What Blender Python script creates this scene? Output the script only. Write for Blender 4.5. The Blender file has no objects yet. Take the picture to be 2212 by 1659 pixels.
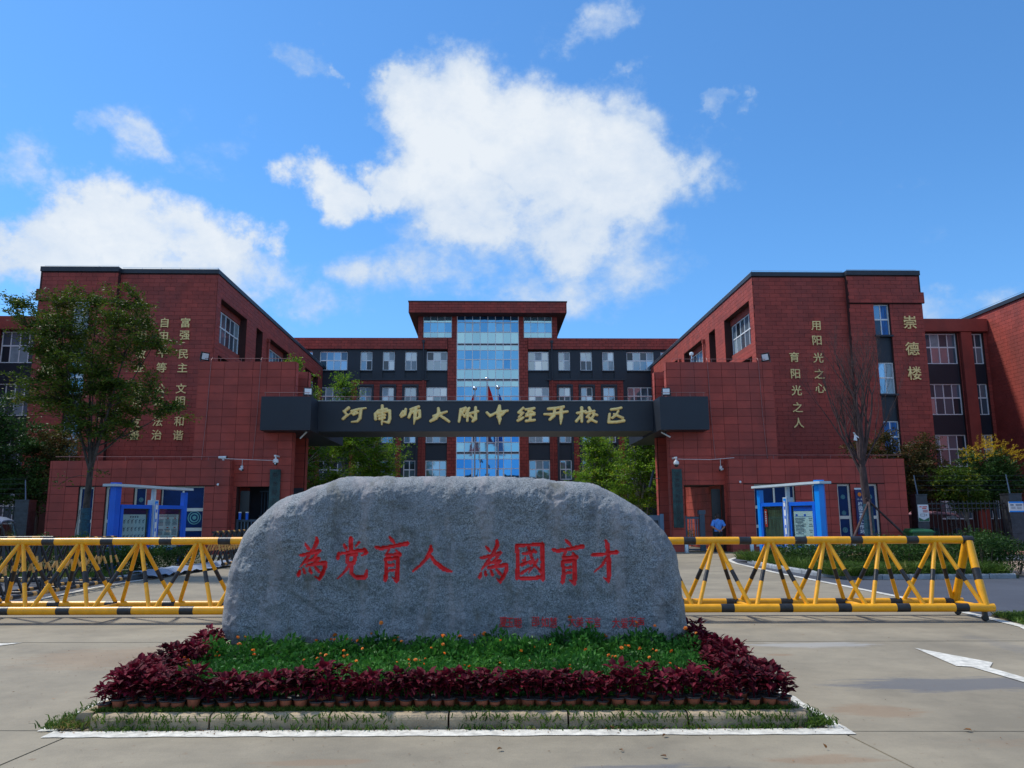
import bpy, math, random
import numpy as np
from mathutils import Vector, Matrix

random.seed(7)
RNG = np.random.default_rng(11)
scn = bpy.context.scene
COL = scn.collection
rad = math.radians

# ------------------------------------------------------------------ camera
EYE = 1.65
cam_d = bpy.data.cameras.new("camera")
cam_d.sensor_width = 36.0
cam_d.lens = 27.33
cam_d.clip_start = 0.1
cam_d.clip_end = 3000
cam = bpy.data.objects.new("camera", cam_d)
COL.objects.link(cam)
_p, _y, _r = rad(9.646), rad(1.806), rad(-0.285)
fw = Vector((math.sin(_y) * math.cos(_p), math.cos(_y) * math.cos(_p), math.sin(_p)))
rt = Vector((math.cos(_y), -math.sin(_y), 0))
up = rt.cross(fw)
rt2 = rt * math.cos(_r) + up * math.sin(_r)
up2 = -rt * math.sin(_r) + up * math.cos(_r)
m = Matrix((rt2, up2, -fw)).transposed().to_4x4()
m.translation = Vector((0, 0, EYE))
cam.matrix_world = m
scn.camera = cam

# ------------------------------------------------------------------ view, sun, sky
scn.view_settings.view_transform = 'Standard'
scn.view_settings.look = 'None'
scn.view_settings.exposure = 0.40
scn.view_settings.gamma = 1.0
scn.view_settings.use_curve_mapping = False
try:
    scn.cycles.use_denoising = True
    scn.cycles.max_bounces = 6
    scn.cycles.transparent_max_bounces = 8
    scn.cycles.sample_clamp_indirect = 6
except Exception:
    pass

SUN_AZ, SUN_EL = rad(-60), rad(57)          # azimuth clockwise from +Y
sd = Vector((math.sin(SUN_AZ) * math.cos(SUN_EL), math.cos(SUN_AZ) * math.cos(SUN_EL), math.sin(SUN_EL)))
sun_d = bpy.data.lights.new("sun", 'SUN')
sun_d.energy = 3.0
sun_d.angle = rad(5)
sun_d.color = (1.0, 0.95, 0.86)
sun = bpy.data.objects.new("sun", sun_d)
COL.objects.link(sun)
sun.rotation_euler = sd.to_track_quat('Z', 'Y').to_euler()
sun.location = (-30, 20, 60)

world = bpy.data.worlds.new("World")
scn.world = world
world.use_nodes = True
nt = world.node_tree
nt.nodes.clear()
N = nt.nodes.new
L = nt.links.new


def wmath(op, a, b=None, c=None, clamp=False):
    n = N('ShaderNodeMath'); n.operation = op; n.use_clamp = clamp
    for i, x in enumerate((a, b, c)):
        if x is None: continue
        if isinstance(x, (int, float)): n.inputs[i].default_value = x
        else: L(x, n.inputs[i])
    return n.outputs[0]


def wvec(op, a, b=None):
    n = N('ShaderNodeVectorMath'); n.operation = op
    for i, x in enumerate((a, b)):
        if x is None: continue
        if isinstance(x, (tuple, list, Vector)): n.inputs[i].default_value = x
        else: L(x, n.inputs[i])
    return n.outputs['Value' if op in ('LENGTH', 'DOT_PRODUCT') else 'Vector']


sky = N('ShaderNodeTexSky')
sky.sky_type = 'NISHITA'
sky.sun_disc = False
sky.sun_elevation = SUN_EL
sky.sun_rotation = SUN_AZ % (2 * math.pi)
sky.air_density = 1.0
sky.dust_density = 0.25
sky.ozone_density = 4.0
SKY_STR = 0.115
tint = N('ShaderNodeMix'); tint.data_type = 'RGBA'; tint.blend_type = 'MULTIPLY'
tint.inputs[0].default_value = 1.0
L(sky.outputs[0], tint.inputs[6])
tint.inputs[7].default_value = (0.51, 0.93, 1.22, 1)
tc = N('ShaderNodeTexCoord')
dirv = wvec('NORMALIZE', tc.outputs['Generated'])


def pixdir(u, v):
    """direction seen at a point of a 2212 x 1659 view of this camera"""
    return (fw * 1679.4 + rt2 * (u - 1106) - up2 * (v - 829.5)).normalized()


n1 = N('ShaderNodeTexNoise'); n1.inputs['Scale'].default_value = 8.0; n1.inputs['Detail'].default_value = 14
n1.inputs['Roughness'].default_value = 0.60; n1.inputs['Distortion'].default_value = 0.15
sc1 = wvec('MULTIPLY', dirv, (1, 1, 1.35))
L(sc1, n1.inputs['Vector'])
n2 = N('ShaderNodeTexNoise'); n2.inputs['Scale'].default_value = 2.1; n2.inputs['Detail'].default_value = 4
L(wvec('ADD', sc1, (3.1, 0.4, 7.7)), n2.inputs['Vector'])
# cumulus masses: view direction, width, height, strength
blobs = [((870, 175), .05, .05, .85), ((925, 255), .10, .09, 1.1), ((1020, 265), .12, .09, 1.15), ((950, 355), .13, .10, 1.15), ((1140, 295), .14, .11, 1.15), ((1250, 355), .14, .12, 1.15), ((1380, 395), .13, .11, 1.1),
         ((1420, 305), .10, .07, .75), ((800, 390), .075, .05, 1.0), ((690, 400), .07, .05, .95), ((1060, 445), .16, .09, 1.1), ((1240, 475), .16, .09, .95), ((990, 545), .2, .08, .66), ((1190, 585), .24, .08, .56), ((1390, 505), .1, .06, .55),
         ((150, 490), .08, .06, 1.1), ((90, 550), .10, .07, 1.0), ((240, 530), .11, .075, 1.05), ((380, 540), .10, .07, 1.0), ((490, 540), .06, .06, .85), ((330, 600), .2, .07, .8), ((520, 620), .08, .06, .5),
         ((75, 385), .075, .065, .66), ((130, 345), .03, .02, .45), ((325, 330), .05, .05, .44), ((240, 300), .04, .03, .40), ((660, 150), .065, .035, .52), ((720, 165), .03, .02, .6), ((1295, 45), .06, .04, .50),
         ((790, 570), .08, .05, .55), ((800, 275), .035, .03, .42), ((1430, 165), .045, .03, .52), ((1590, 220), .04, .03, .58), ((2040, 650), .12, .05, .62), ((700, 655), .10, .04, .45), ((735, 75), .03, .03, .38)]
best = None
# unseen clouds added beside and behind the view to brighten and whiten ambient light
fill_clouds = []
_rc = random.Random(12)
for _ in range(26):
    az_, el_ = _rc.uniform(72, 288), _rc.uniform(12, 70)
    fill_clouds.append((Vector((math.sin(rad(az_)) * math.cos(rad(el_)), math.cos(rad(az_)) * math.cos(rad(el_)), math.sin(rad(el_)))), _rc.uniform(.22, .45), _rc.uniform(.13, .24), _rc.uniform(.8, 1.1)))
blobs = [(pixdir(*uv), rx, rz, st) for uv, rx, rz, st in blobs] + fill_clouds
w1 = N('ShaderNodeTexNoise'); w1.inputs['Scale'].default_value = 5.0; w1.inputs['Detail'].default_value = 7; w1.inputs['Roughness'].default_value = 0.62; L(dirv, w1.inputs['Vector'])
dirw = wvec('ADD', dirv, wvec('MULTIPLY', wvec('SUBTRACT', w1.outputs['Color'], (.5, .5, .5)), (.26, .26, .17)))     # billows bend the outlines
for (uv, rx, rz, st) in blobs:
    d = uv
    ln = wvec('LENGTH', wvec('MULTIPLY', wvec('SUBTRACT', dirw, tuple(d)), (1.40 / rx, 1.40 / rx, 1.40 / rz)))
    b = wmath('MULTIPLY', wmath('MULTIPLY', wmath('SUBTRACT', 1.35, ln), 1.25, clamp=True), st)
    best = b if best is None else wmath('SMOOTH_MAX', best, b, 0.08)
n3 = N('ShaderNodeTexNoise'); n3.inputs['Scale'].default_value = 24; n3.inputs['Detail'].default_value = 10; n3.inputs['Roughness'].default_value = 0.65
L(sc1, n3.inputs['Vector'])
nz = wmath('SUBTRACT', n1.outputs[0], 0.5)
nz2 = wmath('SUBTRACT', n2.outputs[0], 0.5)
dens = wmath('ADD', wmath('MULTIPLY', best, 1.32), wmath('ADD', wmath('ADD', wmath('MULTIPLY', nz, 1.9), wmath('MULTIPLY', wmath('SUBTRACT', n3.outputs[0], 0.5), 0.9)), wmath('MULTIPLY', nz2, 0.5)))
ramp = N('ShaderNodeMapRange'); ramp.interpolation_type = 'SMOOTHSTEP'
L(dens, ramp.inputs[0]); ramp.inputs[1].default_value = 0.34; ramp.inputs[2].default_value = 1.25
alpha = ramp.outputs[0]
# no cloud below the horizon
sep = N('ShaderNodeSeparateXYZ'); L(dirv, sep.inputs[0])
hz = N('ShaderNodeMapRange'); L(sep.outputs[2], hz.inputs[0]); hz.inputs[1].default_value = 0.0; hz.inputs[2].default_value = 0.45
alpha = wmath('MULTIPLY', alpha, 0.96)
ccol = N('ShaderNodeMix'); ccol.data_type = 'RGBA'
cr = N('ShaderNodeMapRange'); L(wmath('ADD', dens, wmath('MULTIPLY', nz2, 2.0)), cr.inputs[0]); cr.inputs[1].default_value = 0.55; cr.inputs[2].default_value = 1.75
L(cr.outputs[0], ccol.inputs[0])
ccol.inputs[6].default_value = (0.36, 0.47, 0.63, 1)
ccol.inputs[7].default_value = (0.64, 0.68, 0.72, 1)
skyS = N('ShaderNodeVectorMath'); skyS.operation = 'SCALE'; L(tint.outputs[2], skyS.inputs[0]); skyS.inputs['Scale'].default_value = SKY_STR
# air lightens towards the horizon
hzm = N('ShaderNodeMix'); hzm.data_type = 'RGBA'
hf = wmath('POWER', wmath('SUBTRACT', 1.0, hz.outputs[0]), 2.0)
L(wmath('ADD', wmath('MULTIPLY', hf, 0.66), 0.10), hzm.inputs[0]); L(skyS.outputs[0], hzm.inputs[6]); hzm.inputs[7].default_value = (0.19, 0.40, 0.76, 1)
mixc = N('ShaderNodeMix'); mixc.data_type = 'RGBA'
L(alpha, mixc.inputs[0]); L(hzm.outputs[2], mixc.inputs[6]); L(ccol.outputs[2], mixc.inputs[7])
bg = N('ShaderNodeBackground'); L(mixc.outputs[2], bg.inputs[0]); bg.inputs[1].default_value = 1.0
wo = N('ShaderNodeOutputWorld'); L(bg.outputs[0], wo.inputs[0])

# ------------------------------------------------------------------ materials
MATS = {}


def pmat(name, col, rough=0.6, metal=0.0, var=0.12, vs=2.0, bump=0.0, bs=40.0, rnd=0.0, spec=0.5, stretch=(1, 1, 1), col2=None, dirt=0.0):
    if name in MATS: return MATS[name]
    mt = bpy.data.materials.new(name); mt.use_nodes = True
    t = mt.node_tree; nn = t.nodes.new; ll = t.links.new
    b = t.nodes['Principled BSDF']
    b.inputs['Roughness'].default_value = rough
    b.inputs['Metallic'].default_value = metal
    b.inputs['Specular IOR Level'].default_value = spec
    geo = nn('ShaderNodeNewGeometry')
    mp = nn('ShaderNodeMapping'); mp.inputs['Scale'].default_value = stretch
    ll(geo.outputs['Position'], mp.inputs[0])
    nz = nn('ShaderNodeTexNoise'); nz.inputs['Scale'].default_value = vs; nz.inputs['Detail'].default_value = 6
    nz.inputs['Roughness'].default_value = 0.6
    ll(mp.outputs[0], nz.inputs['Vector'])
    mx = nn('ShaderNodeMix'); mx.data_type = 'RGBA'
    c2 = col2 if col2 else tuple(c * (1 - 2 * var) for c in col)
    c1 = col if col2 else tuple(min(1, c * (1 + 2 * var)) for c in col)
    mx.inputs[6].default_value = (*c2, 1); mx.inputs[7].default_value = (*c1, 1)
    rp = nn('ShaderNodeMapRange'); ll(nz.outputs[0], rp.inputs[0]); rp.inputs[1].default_value = 0.3; rp.inputs[2].default_value = 0.7
    ll(rp.outputs[0], mx.inputs[0])
    out = mx.outputs[2]
    if rnd:
        oi = nn('ShaderNodeObjectInfo')
        hs = nn('ShaderNodeHueSaturation'); r2 = nn('ShaderNodeMapRange'); ll(oi.outputs['Random'], r2.inputs[0])
        r2.inputs[3].default_value = 1 - rnd; r2.inputs[4].default_value = 1 + rnd
        ll(r2.outputs[0], hs.inputs['Value']); ll(out, hs.inputs['Color']); out = hs.outputs[0]
    if dirt:
        n3 = nn('ShaderNodeTexNoise'); n3.inputs['Scale'].default_value = 0.7; n3.inputs['Detail'].default_value = 8
        ms = nn('ShaderNodeMapping'); ms.inputs['Scale'].default_value = (1, 1, 0.25); ll(geo.outputs['Position'], ms.inputs[0]); ll(ms.outputs[0], n3.inputs['Vector'])
        r3 = nn('ShaderNodeMapRange'); ll(n3.outputs[0], r3.inputs[0]); r3.inputs[1].default_value = 0.45; r3.inputs[2].default_value = 0.75
        r3.inputs[3].default_value = 0; r3.inputs[4].default_value = dirt
        m3 = nn('ShaderNodeMix'); m3.data_type = 'RGBA'; ll(r3.outputs[0], m3.inputs[0]); ll(out, m3.inputs[6]); m3.inputs[7].default_value = (0.06, 0.05, 0.05, 1)
        out = m3.outputs[2]
    ll(out, b.inputs['Base Color'])
    if bump:
        nb = nn('ShaderNodeTexNoise'); nb.inputs['Scale'].default_value = bs; nb.inputs['Detail'].default_value = 5
        ll(mp.outputs[0], nb.inputs['Vector'])
        bp = nn('ShaderNodeBump'); bp.inputs['Strength'].default_value = bump; bp.inputs['Distance'].default_value = 0.02
        ll(nb.outputs[0], bp.inputs['Height']); ll(bp.outputs[0], b.inputs['Normal'])
    MATS[name] = mt
    return mt


def leafmat(name, c1, c2, c3=None, trans=0.35, rough=0.5):
    """leaf colour differs from leaf to leaf and a little from clump to clump"""
    mt = bpy.data.materials.new(name); mt.use_nodes = True
    t = mt.node_tree; nn = t.nodes.new; ll = t.links.new
    b = t.nodes['Principled BSDF']; b.inputs['Roughness'].default_value = rough
    b.inputs['Specular IOR Level'].default_value = 0.18
    geo = nn('ShaderNodeNewGeometry')
    oi = nn('ShaderNodeObjectInfo')
    nz = nn('ShaderNodeTexNoise'); nz.inputs['Scale'].default_value = 1.3; ll(geo.outputs['Position'], nz.inputs['Vector'])
    a1 = nn('ShaderNodeMath'); a1.operation = 'MULTIPLY_ADD'; ll(geo.outputs['Random Per Island'], a1.inputs[0]); a1.inputs[1].default_value = 0.6
    s1 = nn('ShaderNodeMath'); s1.operation = 'MULTIPLY_ADD'; ll(nz.outputs[0], s1.inputs[0]); s1.inputs[1].default_value = 1.3; s1.inputs[2].default_value = -0.45
    ll(s1.outputs[0], a1.inputs[2])
    r = nn('ShaderNodeValToRGB'); ll(a1.outputs[0], r.inputs[0])
    r.color_ramp.elements[0].position = 0.1; r.color_ramp.elements[0].color = (*c1, 1)
    r.color_ramp.elements[1].position = 0.8; r.color_ramp.elements[1].color = (*c2, 1)
    if c3:
        e = r.color_ramp.elements.new(0.97); e.color = (*c3, 1)
    hs = nn('ShaderNodeHueSaturation'); r2 = nn('ShaderNodeMapRange'); ll(oi.outputs['Random'], r2.inputs[0])
    r2.inputs[3].default_value = 0.82; r2.inputs[4].default_value = 1.15
    ll(r2.outputs[0], hs.inputs['Value']); ll(r.outputs[0], hs.inputs['Color'])
    ll(hs.outputs[0], b.inputs['Base Color'])
    tr = nn('ShaderNodeBsdfTranslucent'); ll(hs.outputs[0], tr.inputs[0])
    mx = nn('ShaderNodeMixShader'); mx.inputs[0].default_value = trans
    ll(b.outputs[0], mx.inputs[1]); ll(tr.outputs[0], mx.inputs[2])
    ll(mx.outputs[0], t.nodes['Material Output'].inputs[0])
    MATS[name] = mt
    return mt


def glassmat(name, c1, c2, metal=0.55, rough=0.04, wav=0.02):
    mt = bpy.data.materials.new(name); mt.use_nodes = True
    t = mt.node_tree; nn = t.nodes.new; ll = t.links.new
    b = t.nodes['Principled BSDF']
    b.inputs['Roughness'].default_value = rough; b.inputs['Metallic'].default_value = metal
    oi = nn('ShaderNodeObjectInfo')
    mx = nn('ShaderNodeMix'); mx.data_type = 'RGBA'
    mx.inputs[6].default_value = (*c1, 1); mx.inputs[7].default_value = (*c2, 1)
    ll(oi.outputs['Random'], mx.inputs[0]); ll(mx.outputs[2], b.inputs['Base Color'])
    geo = nn('ShaderNodeNewGeometry')
    nb = nn('ShaderNodeTexNoise'); nb.inputs['Scale'].default_value = 0.8; nb.inputs['Detail'].default_value = 2
    ll(geo.outputs['Position'], nb.inputs['Vector'])
    bp = nn('ShaderNodeBump'); bp.inputs['Strength'].default_value = wav; bp.inputs['Distance'].default_value = 0.3
    ll(nb.outputs[0], bp.inputs['Height']); ll(bp.outputs[0], b.inputs['Normal'])
    MATS[name] = mt
    return mt


M_TILE = pmat('red_stone_tile', (0.355, 0.054, 0.037), 0.72, var=0.09, vs=1.2, bump=0.25, bs=60, rnd=0.12, dirt=0.28)
M_BRICK = pmat('red_block', (0.335, 0.051, 0.035), 0.75, var=0.09, vs=1.5, bump=0.3, bs=50, rnd=0.15, dirt=0.28)
M_REDWALL = pmat('red_render', (0.310, 0.053, 0.036), 0.8, var=0.1, vs=1.0, bump=0.2, bs=40, dirt=0.3)
M_JOINT = pmat('dark_joint', (0.060, 0.018, 0.015), 0.9, var=0.1)
M_DARK = pmat('charcoal_panel', (0.012, 0.018, 0.029), 0.5, var=0.08, vs=0.8, bump=0.08, bs=30)
M_DARKWALL = pmat('slate_render', (0.024, 0.030, 0.042), 0.6, var=0.12, vs=0.8)
M_COPING = pmat('dark_coping', (0.022, 0.026, 0.036), 0.5, var=0.1)
M_WHITEF = pmat('white_window_frame', (0.78, 0.80, 0.82), 0.4, var=0.03)
M_CREAMF = pmat('cream_window_frame', (0.62, 0.62, 0.55), 0.5, var=0.05)
M_GOLD = pmat('gold_letter', (1.0, 0.66, 0.25), 0.33, metal=0.15, var=0.08, vs=6)
M_GOLDP = pmat('gold_paint_letter', (1.0, 0.66, 0.26), 0.45, metal=0.0, var=0.1, vs=6)
M_GLASS = glassmat('window_glass', (0.15, 0.24, 0.31), (0.50, 0.60, 0.68), 0.7)
M_GLASSD = glassmat('dark_window_glass', (0.03, 0.045, 0.06), (0.20, 0.28, 0.36), 0.4)
M_CURT = glassmat('curtain_vision_glass', (0.06, 0.26, 0.58), (0.14, 0.42, 0.74), 0.85, 0.03, 0.05)
M_SPAN = glassmat('curtain_spandrel_glass', (0.26, 0.52, 0.66), (0.36, 0.64, 0.74), 0.75, 0.06, 0.03)
M_FILM = pmat('navy_window_film', (0.003, 0.020, 0.10), 0.2, var=0.15, vs=2, spec=0.15)
M_CURTAIN = pmat('blue_curtain', (0.03, 0.16, 0.45), 0.7, var=0.35, vs=4, stretch=(6, 6, 0.3))
M_EMBLEM = pmat('pale_emblem', (0.10, 0.30, 0.30), 0.5, var=0.1)
M_YEL = pmat('yellow_paint', (0.84, 0.375, 0.004), 0.36, var=0.07, vs=7, bump=0.08, bs=35, dirt=0.14)
M_YEL2 = pmat('faded_yellow_paint', (0.62, 0.32, 0.08), 0.5, var=0.15, vs=6)
M_BLK = pmat('black_paint', (0.014, 0.015, 0.018), 0.42, var=0.35, vs=12, bump=0.1, bs=35)
M_STEEL = pmat('brushed_steel', (0.55, 0.57, 0.60), 0.28, metal=0.9, var=0.05)
M_WHITEP = pmat('white_plastic', (0.72, 0.74, 0.76), 0.35, var=0.04)
M_BLKP = pmat('black_plastic', (0.02, 0.02, 0.022), 0.35, var=0.1)
M_GREY = pmat('blue_grey_gate_paint', (0.055, 0.085, 0.125), 0.4, var=0.08)
M_GREYL = pmat('light_grey_gate_paint', (0.11, 0.17, 0.25), 0.4, var=0.08)
M_BLUE = pmat('blue_sign_paint', (0.004, 0.115, 0.62), 0.35, var=0.05)
M_BLUEL = pmat('light_blue_sign_paint', (0.005, 0.24, 0.78), 0.3, var=0.05)
M_CANOPY = pmat('pale_grey_sheet', (0.50, 0.58, 0.62), 0.4, var=0.05)
M_BOARD = pmat('dark_green_nameplate', (0.018, 0.045, 0.043), 0.2, var=0.3, vs=3)
M_RAIL = pmat('dull_pink_rod', (0.30, 0.14, 0.13), 0.5, metal=0.2, var=0.1)
M_BARK = pmat('dark_bark', (0.055, 0.042, 0.034), 0.9, var=0.35, vs=10, bump=0.8, bs=18, stretch=(1, 1, 0.4))
M_BARKR = pmat('reddish_grey_bark', (0.065, 0.038, 0.036), 0.9, var=0.3, vs=10, bump=0.8, bs=18, stretch=(1, 1, 0.4))
M_BARKP = pmat('pale_bark', (0.26, 0.24, 0.21), 0.85, var=0.3, vs=8, bump=0.5, bs=18, stretch=(1, 1, 0.5))
M_WRAP = pmat('blue_green_trunk_wrap', (0.006, 0.055, 0.085), 0.6, var=0.3, vs=8, bump=0.6, bs=14, stretch=(1, 1, 3))
M_CONC = pmat('kerb_concrete', (0.40, 0.31, 0.20), 0.85, var=0.18, vs=5, bump=0.5, bs=60, dirt=0.55)
M_KERBG = pmat('grey_kerb_concrete', (0.30, 0.33, 0.36), 0.85, var=0.15, vs=3, bump=0.4, bs=50)
M_WLINE = pmat('worn_white_road_paint', (0.60, 0.575, 0.51), 0.75, var=0.17, vs=11, bump=0.3, bs=60, dirt=0.3)
M_SOIL = pmat('dark_soil', (0.035, 0.026, 0.018), 0.95, var=0.3, vs=12, bump=0.8, bs=40)
M_TERRA = pmat('terracotta_plastic', (0.42, 0.11, 0.05), 0.6, var=0.12, vs=12, rnd=0.25)
M_POTRIM = pmat('grey_pot_rim', (0.055, 0.045, 0.045), 0.6, var=0.2, vs=10, rnd=0.3)
M_ORANGE = pmat('orange_petal', (0.98, 0.21, 0.006), 0.6, var=0.2, vs=60, rnd=0.2)
M_SKIN = pmat('skin', (0.42, 0.20, 0.13), 0.5, var=0.05)
M_SHIRT = pmat('light_blue_shirt', (0.07, 0.26, 0.74), 0.7, var=0.12, vs=9, bump=0.6, bs=9)
M_TROUS = pmat('black_trousers', (0.010, 0.011, 0.015), 0.8, var=0.1)
M_HAIR = pmat('dark_brown_hair', (0.03, 0.018, 0.012), 0.6, var=0.2, vs=40)
M_RED = pmat('red_flag_cloth', (0.62, 0.012, 0.012), 0.7, var=0.15, vs=3)
M_BFLAG = pmat('blue_flag_cloth', (0.01, 0.10, 0.55), 0.7, var=0.15, vs=3)
M_CARVE = pmat('red_carved_paint', (0.80, 0.012, 0.014), 0.5, var=0.12, vs=10, bump=0.3, bs=70)
M_GREEN = pmat('green_plastic', (0.004, 0.10, 0.035), 0.4, var=0.08)
M_PAPER = pmat('white_paper', (0.62, 0.68, 0.70), 0.6, var=0.04)
M_INK = pmat('printed_ink', (0.05, 0.08, 0.14), 0.6, var=0.1)
M_INKR = pmat('red_ink', (0.55, 0.03, 0.02), 0.6, var=0.1)
M_CASE = pmat('dim_olive_case_back', (0.075, 0.095, 0.060), 0.3, var=0.3, vs=4, stretch=(3, 3, 0.5))
M_NAVY = pmat('navy_sign', (0.006, 0.012, 0.10), 0.35, var=0.1)
M_PILLAR = pmat('dark_granite', (0.030, 0.034, 0.042), 0.4, var=0.25, vs=6)
L_LOCUST = leafmat('locust_leaf', (0.018, 0.046, 0.006), (0.10, 0.145, 0.013), (0.17, 0.12, 0.018), 0.35)
L_GINKGO = leafmat('ginkgo_leaf', (0.045, 0.13, 0.012), (0.21, 0.36, 0.028), (0.40, 0.40, 0.03), 0.5)
L_HEDGE = leafmat('hedge_leaf', (0.018, 0.045, 0.010), (0.055, 0.12, 0.020), (0.12, 0.10, 0.03), 0.3)
L_RUST = leafmat('rusty_leaf', (0.030, 0.045, 0.012), (0.12, 0.085, 0.022), (0.26, 0.06, 0.02), 0.3)
L_DKGREEN = leafmat('deep_green_leaf', (0.012, 0.04, 0.010), (0.045, 0.10, 0.018), None, 0.3)
L_YGREEN = leafmat('yellow_green_leaf', (0.03, 0.075, 0.010), (0.11, 0.18, 0.015), (0.30, 0.27, 0.02), 0.35)
L_GOLD = leafmat('golden_panicle', (0.45, 0.28, 0.01), (0.75, 0.52, 0.03), None, 0.3)
L_COLEUS = leafmat('coleus_leaf', (0.030, 0.003, 0.008), (0.185, 0.009, 0.026), (0.26, 0.015, 0.06), 0.2, 0.7)
L_MARI = leafmat('marigold_leaf', (0.014, 0.070, 0.012), (0.060, 0.21, 0.030), (0.11, 0.28, 0.04), 0.3)
L_GRASS = leafmat('grass_blade', (0.03, 0.07, 0.012), (0.10, 0.17, 0.025), (0.24, 0.19, 0.06), 0.3)
L_LITTER = leafmat('fallen_leaf', (0.09, 0.035, 0.012), (0.24, 0.11, 0.03), (0.45, 0.16, 0.02), 0.1)

M_BLIND = pmat('pale_window_blind', (0.26, 0.33, 0.37), 0.25, var=0.1, vs=3, rnd=0.25, spec=0.8)

# ------------------------------------------------------------------ mesh helpers
class Geo:
    def __init__(s): s.v = []; s.f = []; s.m = []

    def add(s, vs, fs, mi=0):
        k = len(s.v); s.v += [tuple(x) for x in vs]; s.f += [tuple(i + k for i in f) for f in fs]
        s.m += [mi] * len(fs) if isinstance(mi, int) else list(mi)
        return s

    def box(s, x0, x1, y0, y1, z0, z1, mi=0):
        if x1 < x0: x0, x1 = x1, x0
        if y1 < y0: y0, y1 = y1, y0
        if z1 < z0: z0, z1 = z1, z0
        return s.add([(x0, y0, z0), (x1, y0, z0), (x1, y1, z0), (x0, y1, z0), (x0, y0, z1), (x1, y0, z1), (x1, y1, z1), (x0, y1, z1)],
                     [(0, 3, 2, 1), (4, 5, 6, 7), (0, 1, 5, 4), (1, 2, 6, 5), (2, 3, 7, 6), (3, 0, 4, 7)], mi)

    def hexa(s, b, t, mi=0):
        """b, t: four bottom and four top corners, counter-clockwise from above"""
        return s.add(list(b) + list(t), [(0, 3, 2, 1), (4, 5, 6, 7), (0, 1, 5, 4), (1, 2, 6, 5), (2, 3, 7, 6), (3, 0, 4, 7)], mi)

    def tube(s, p0, p1, r0, r1=None, seg=8, mi=0, cap=True):
        return s.path([p0, p1], [r0, r0 if r1 is None else r1], seg, mi, cap)

    def path(s, pts, rs, seg=8, mi=0, cap=True):
        pts = [Vector(p) for p in pts]
        if not hasattr(rs, '__len__'): rs = [rs] * len(pts)
        vs = []; fs = []
        ref = None
        for i, p in enumerate(pts):
            d = (pts[min(i + 1, len(pts) - 1)] - pts[max(i - 1, 0)])
            d = d.normalized() if d.length > 1e-9 else Vector((0, 0, 1))
            if ref is None:
                ref = d.orthogonal().normalized()
            ref = (ref - d * ref.dot(d))
            ref = ref.normalized() if ref.length > 1e-6 else d.orthogonal().normalized()
            q = d.cross(ref)
            for k in range(seg):
                a = 2 * math.pi * k / seg
                vs.append(p + (ref * math.cos(a) + q * math.sin(a)) * rs[i])
        for i in range(len(pts) - 1):
            for k in range(seg):
                k2 = (k + 1) % seg
                fs.append((i * seg + k, i * seg + k2, (i + 1) * seg + k2, (i + 1) * seg + k))
        if cap:
            fs.append(tuple(range(seg))[::-1]); fs.append(tuple((len(pts) - 1) * seg + k for k in range(seg)))
        return s.add(vs, fs, mi)

    def prism(s, poly, z0, z1, mi=0):
        n = len(poly)
        vs = [(x, y, z0) for x, y in poly] + [(x, y, z1) for x, y in poly]
        fs = [tuple(range(n))[::-1], tuple(range(n, 2 * n))] + [(i, (i + 1) % n, (i + 1) % n + n, i + n) for i in range(n)]
        return s.add(vs, fs, mi)

    def lathe(s, prof, c=(0, 0, 0), seg=16, mi=0):
        vs = []; fs = []
        for r, z in prof:
            for k in range(seg):
                a = 2 * math.pi * k / seg
                vs.append((c[0] + r * math.cos(a), c[1] + r * math.sin(a), c[2] + z))
        for i in range(len(prof) - 1):
            for k in range(seg):
                k2 = (k + 1) % seg
                fs.append((i * seg + k, i * seg + k2, (i + 1) * seg + k2, (i + 1) * seg + k))
        fs.append(tuple(range(seg))[::-1]); fs.append(tuple((len(prof) - 1) * seg + k for k in range(seg)))
        return s.add(vs, fs, mi)

    def ball(s, c, rx, ry=None, rz=None, seg=12, rings=8, mi=0):
        ry = rx if ry is None else ry; rz = rx if rz is None else rz
        vs = [(c[0], c[1], c[2] - rz)]; fs = []
        for i in range(1, rings):
            t = math.pi * i / rings
            for k in range(seg):
                a = 2 * math.pi * k / seg
                vs.append((c[0] + rx * math.sin(t) * math.cos(a), c[1] + ry * math.sin(t) * math.sin(a), c[2] - rz * math.cos(t)))
        vs.append((c[0], c[1], c[2] + rz)); e = len(vs) - 1
        for k in range(seg):
            k2 = (k + 1) % seg
            fs.append((0, 1 + k2, 1 + k)); fs.append((e, e - seg + k, e - seg + k2))
            for i in range(rings - 2):
                fs.append((1 + i * seg + k, 1 + i * seg + k2, 1 + (i + 1) * seg + k2, 1 + (i + 1) * seg + k))
        return s.add(vs, fs, mi)

    def loft(s, rings, seg=14, mi=0, cap=True):
        """rings: (cx, cy, cz, rx, ry[, tilt]) stacked"""
        vs = []; fs = []
        for r in rings:
            for k in range(seg):
                a = 2 * math.pi * k / seg
                vs.append((r[0] + r[3] * math.cos(a), r[1] + r[4] * math.sin(a), r[2]))
        for i in range(len(rings) - 1):
            for k in range(seg):
                k2 = (k + 1) % seg
                fs.append((i * seg + k, i * seg + k2, (i + 1) * seg + k2, (i + 1) * seg + k))
        if cap:
            fs.append(tuple(range(seg))[::-1]); fs.append(tuple((len(rings) - 1) * seg + k for k in range(seg)))
        return s.add(vs, fs, mi)

    def moved(s, M4):
        s.v = [tuple(M4 @ Vector(p)) for p in s.v]; return s


WL = {}     # world origin of every unrotated object


def tag(o, label=None, cat=None, group=None, kind=None):
    if label: o['label'] = label
    if cat: o['category'] = cat
    if group: o['group'] = group
    if kind: o['kind'] = kind
    return o


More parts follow.
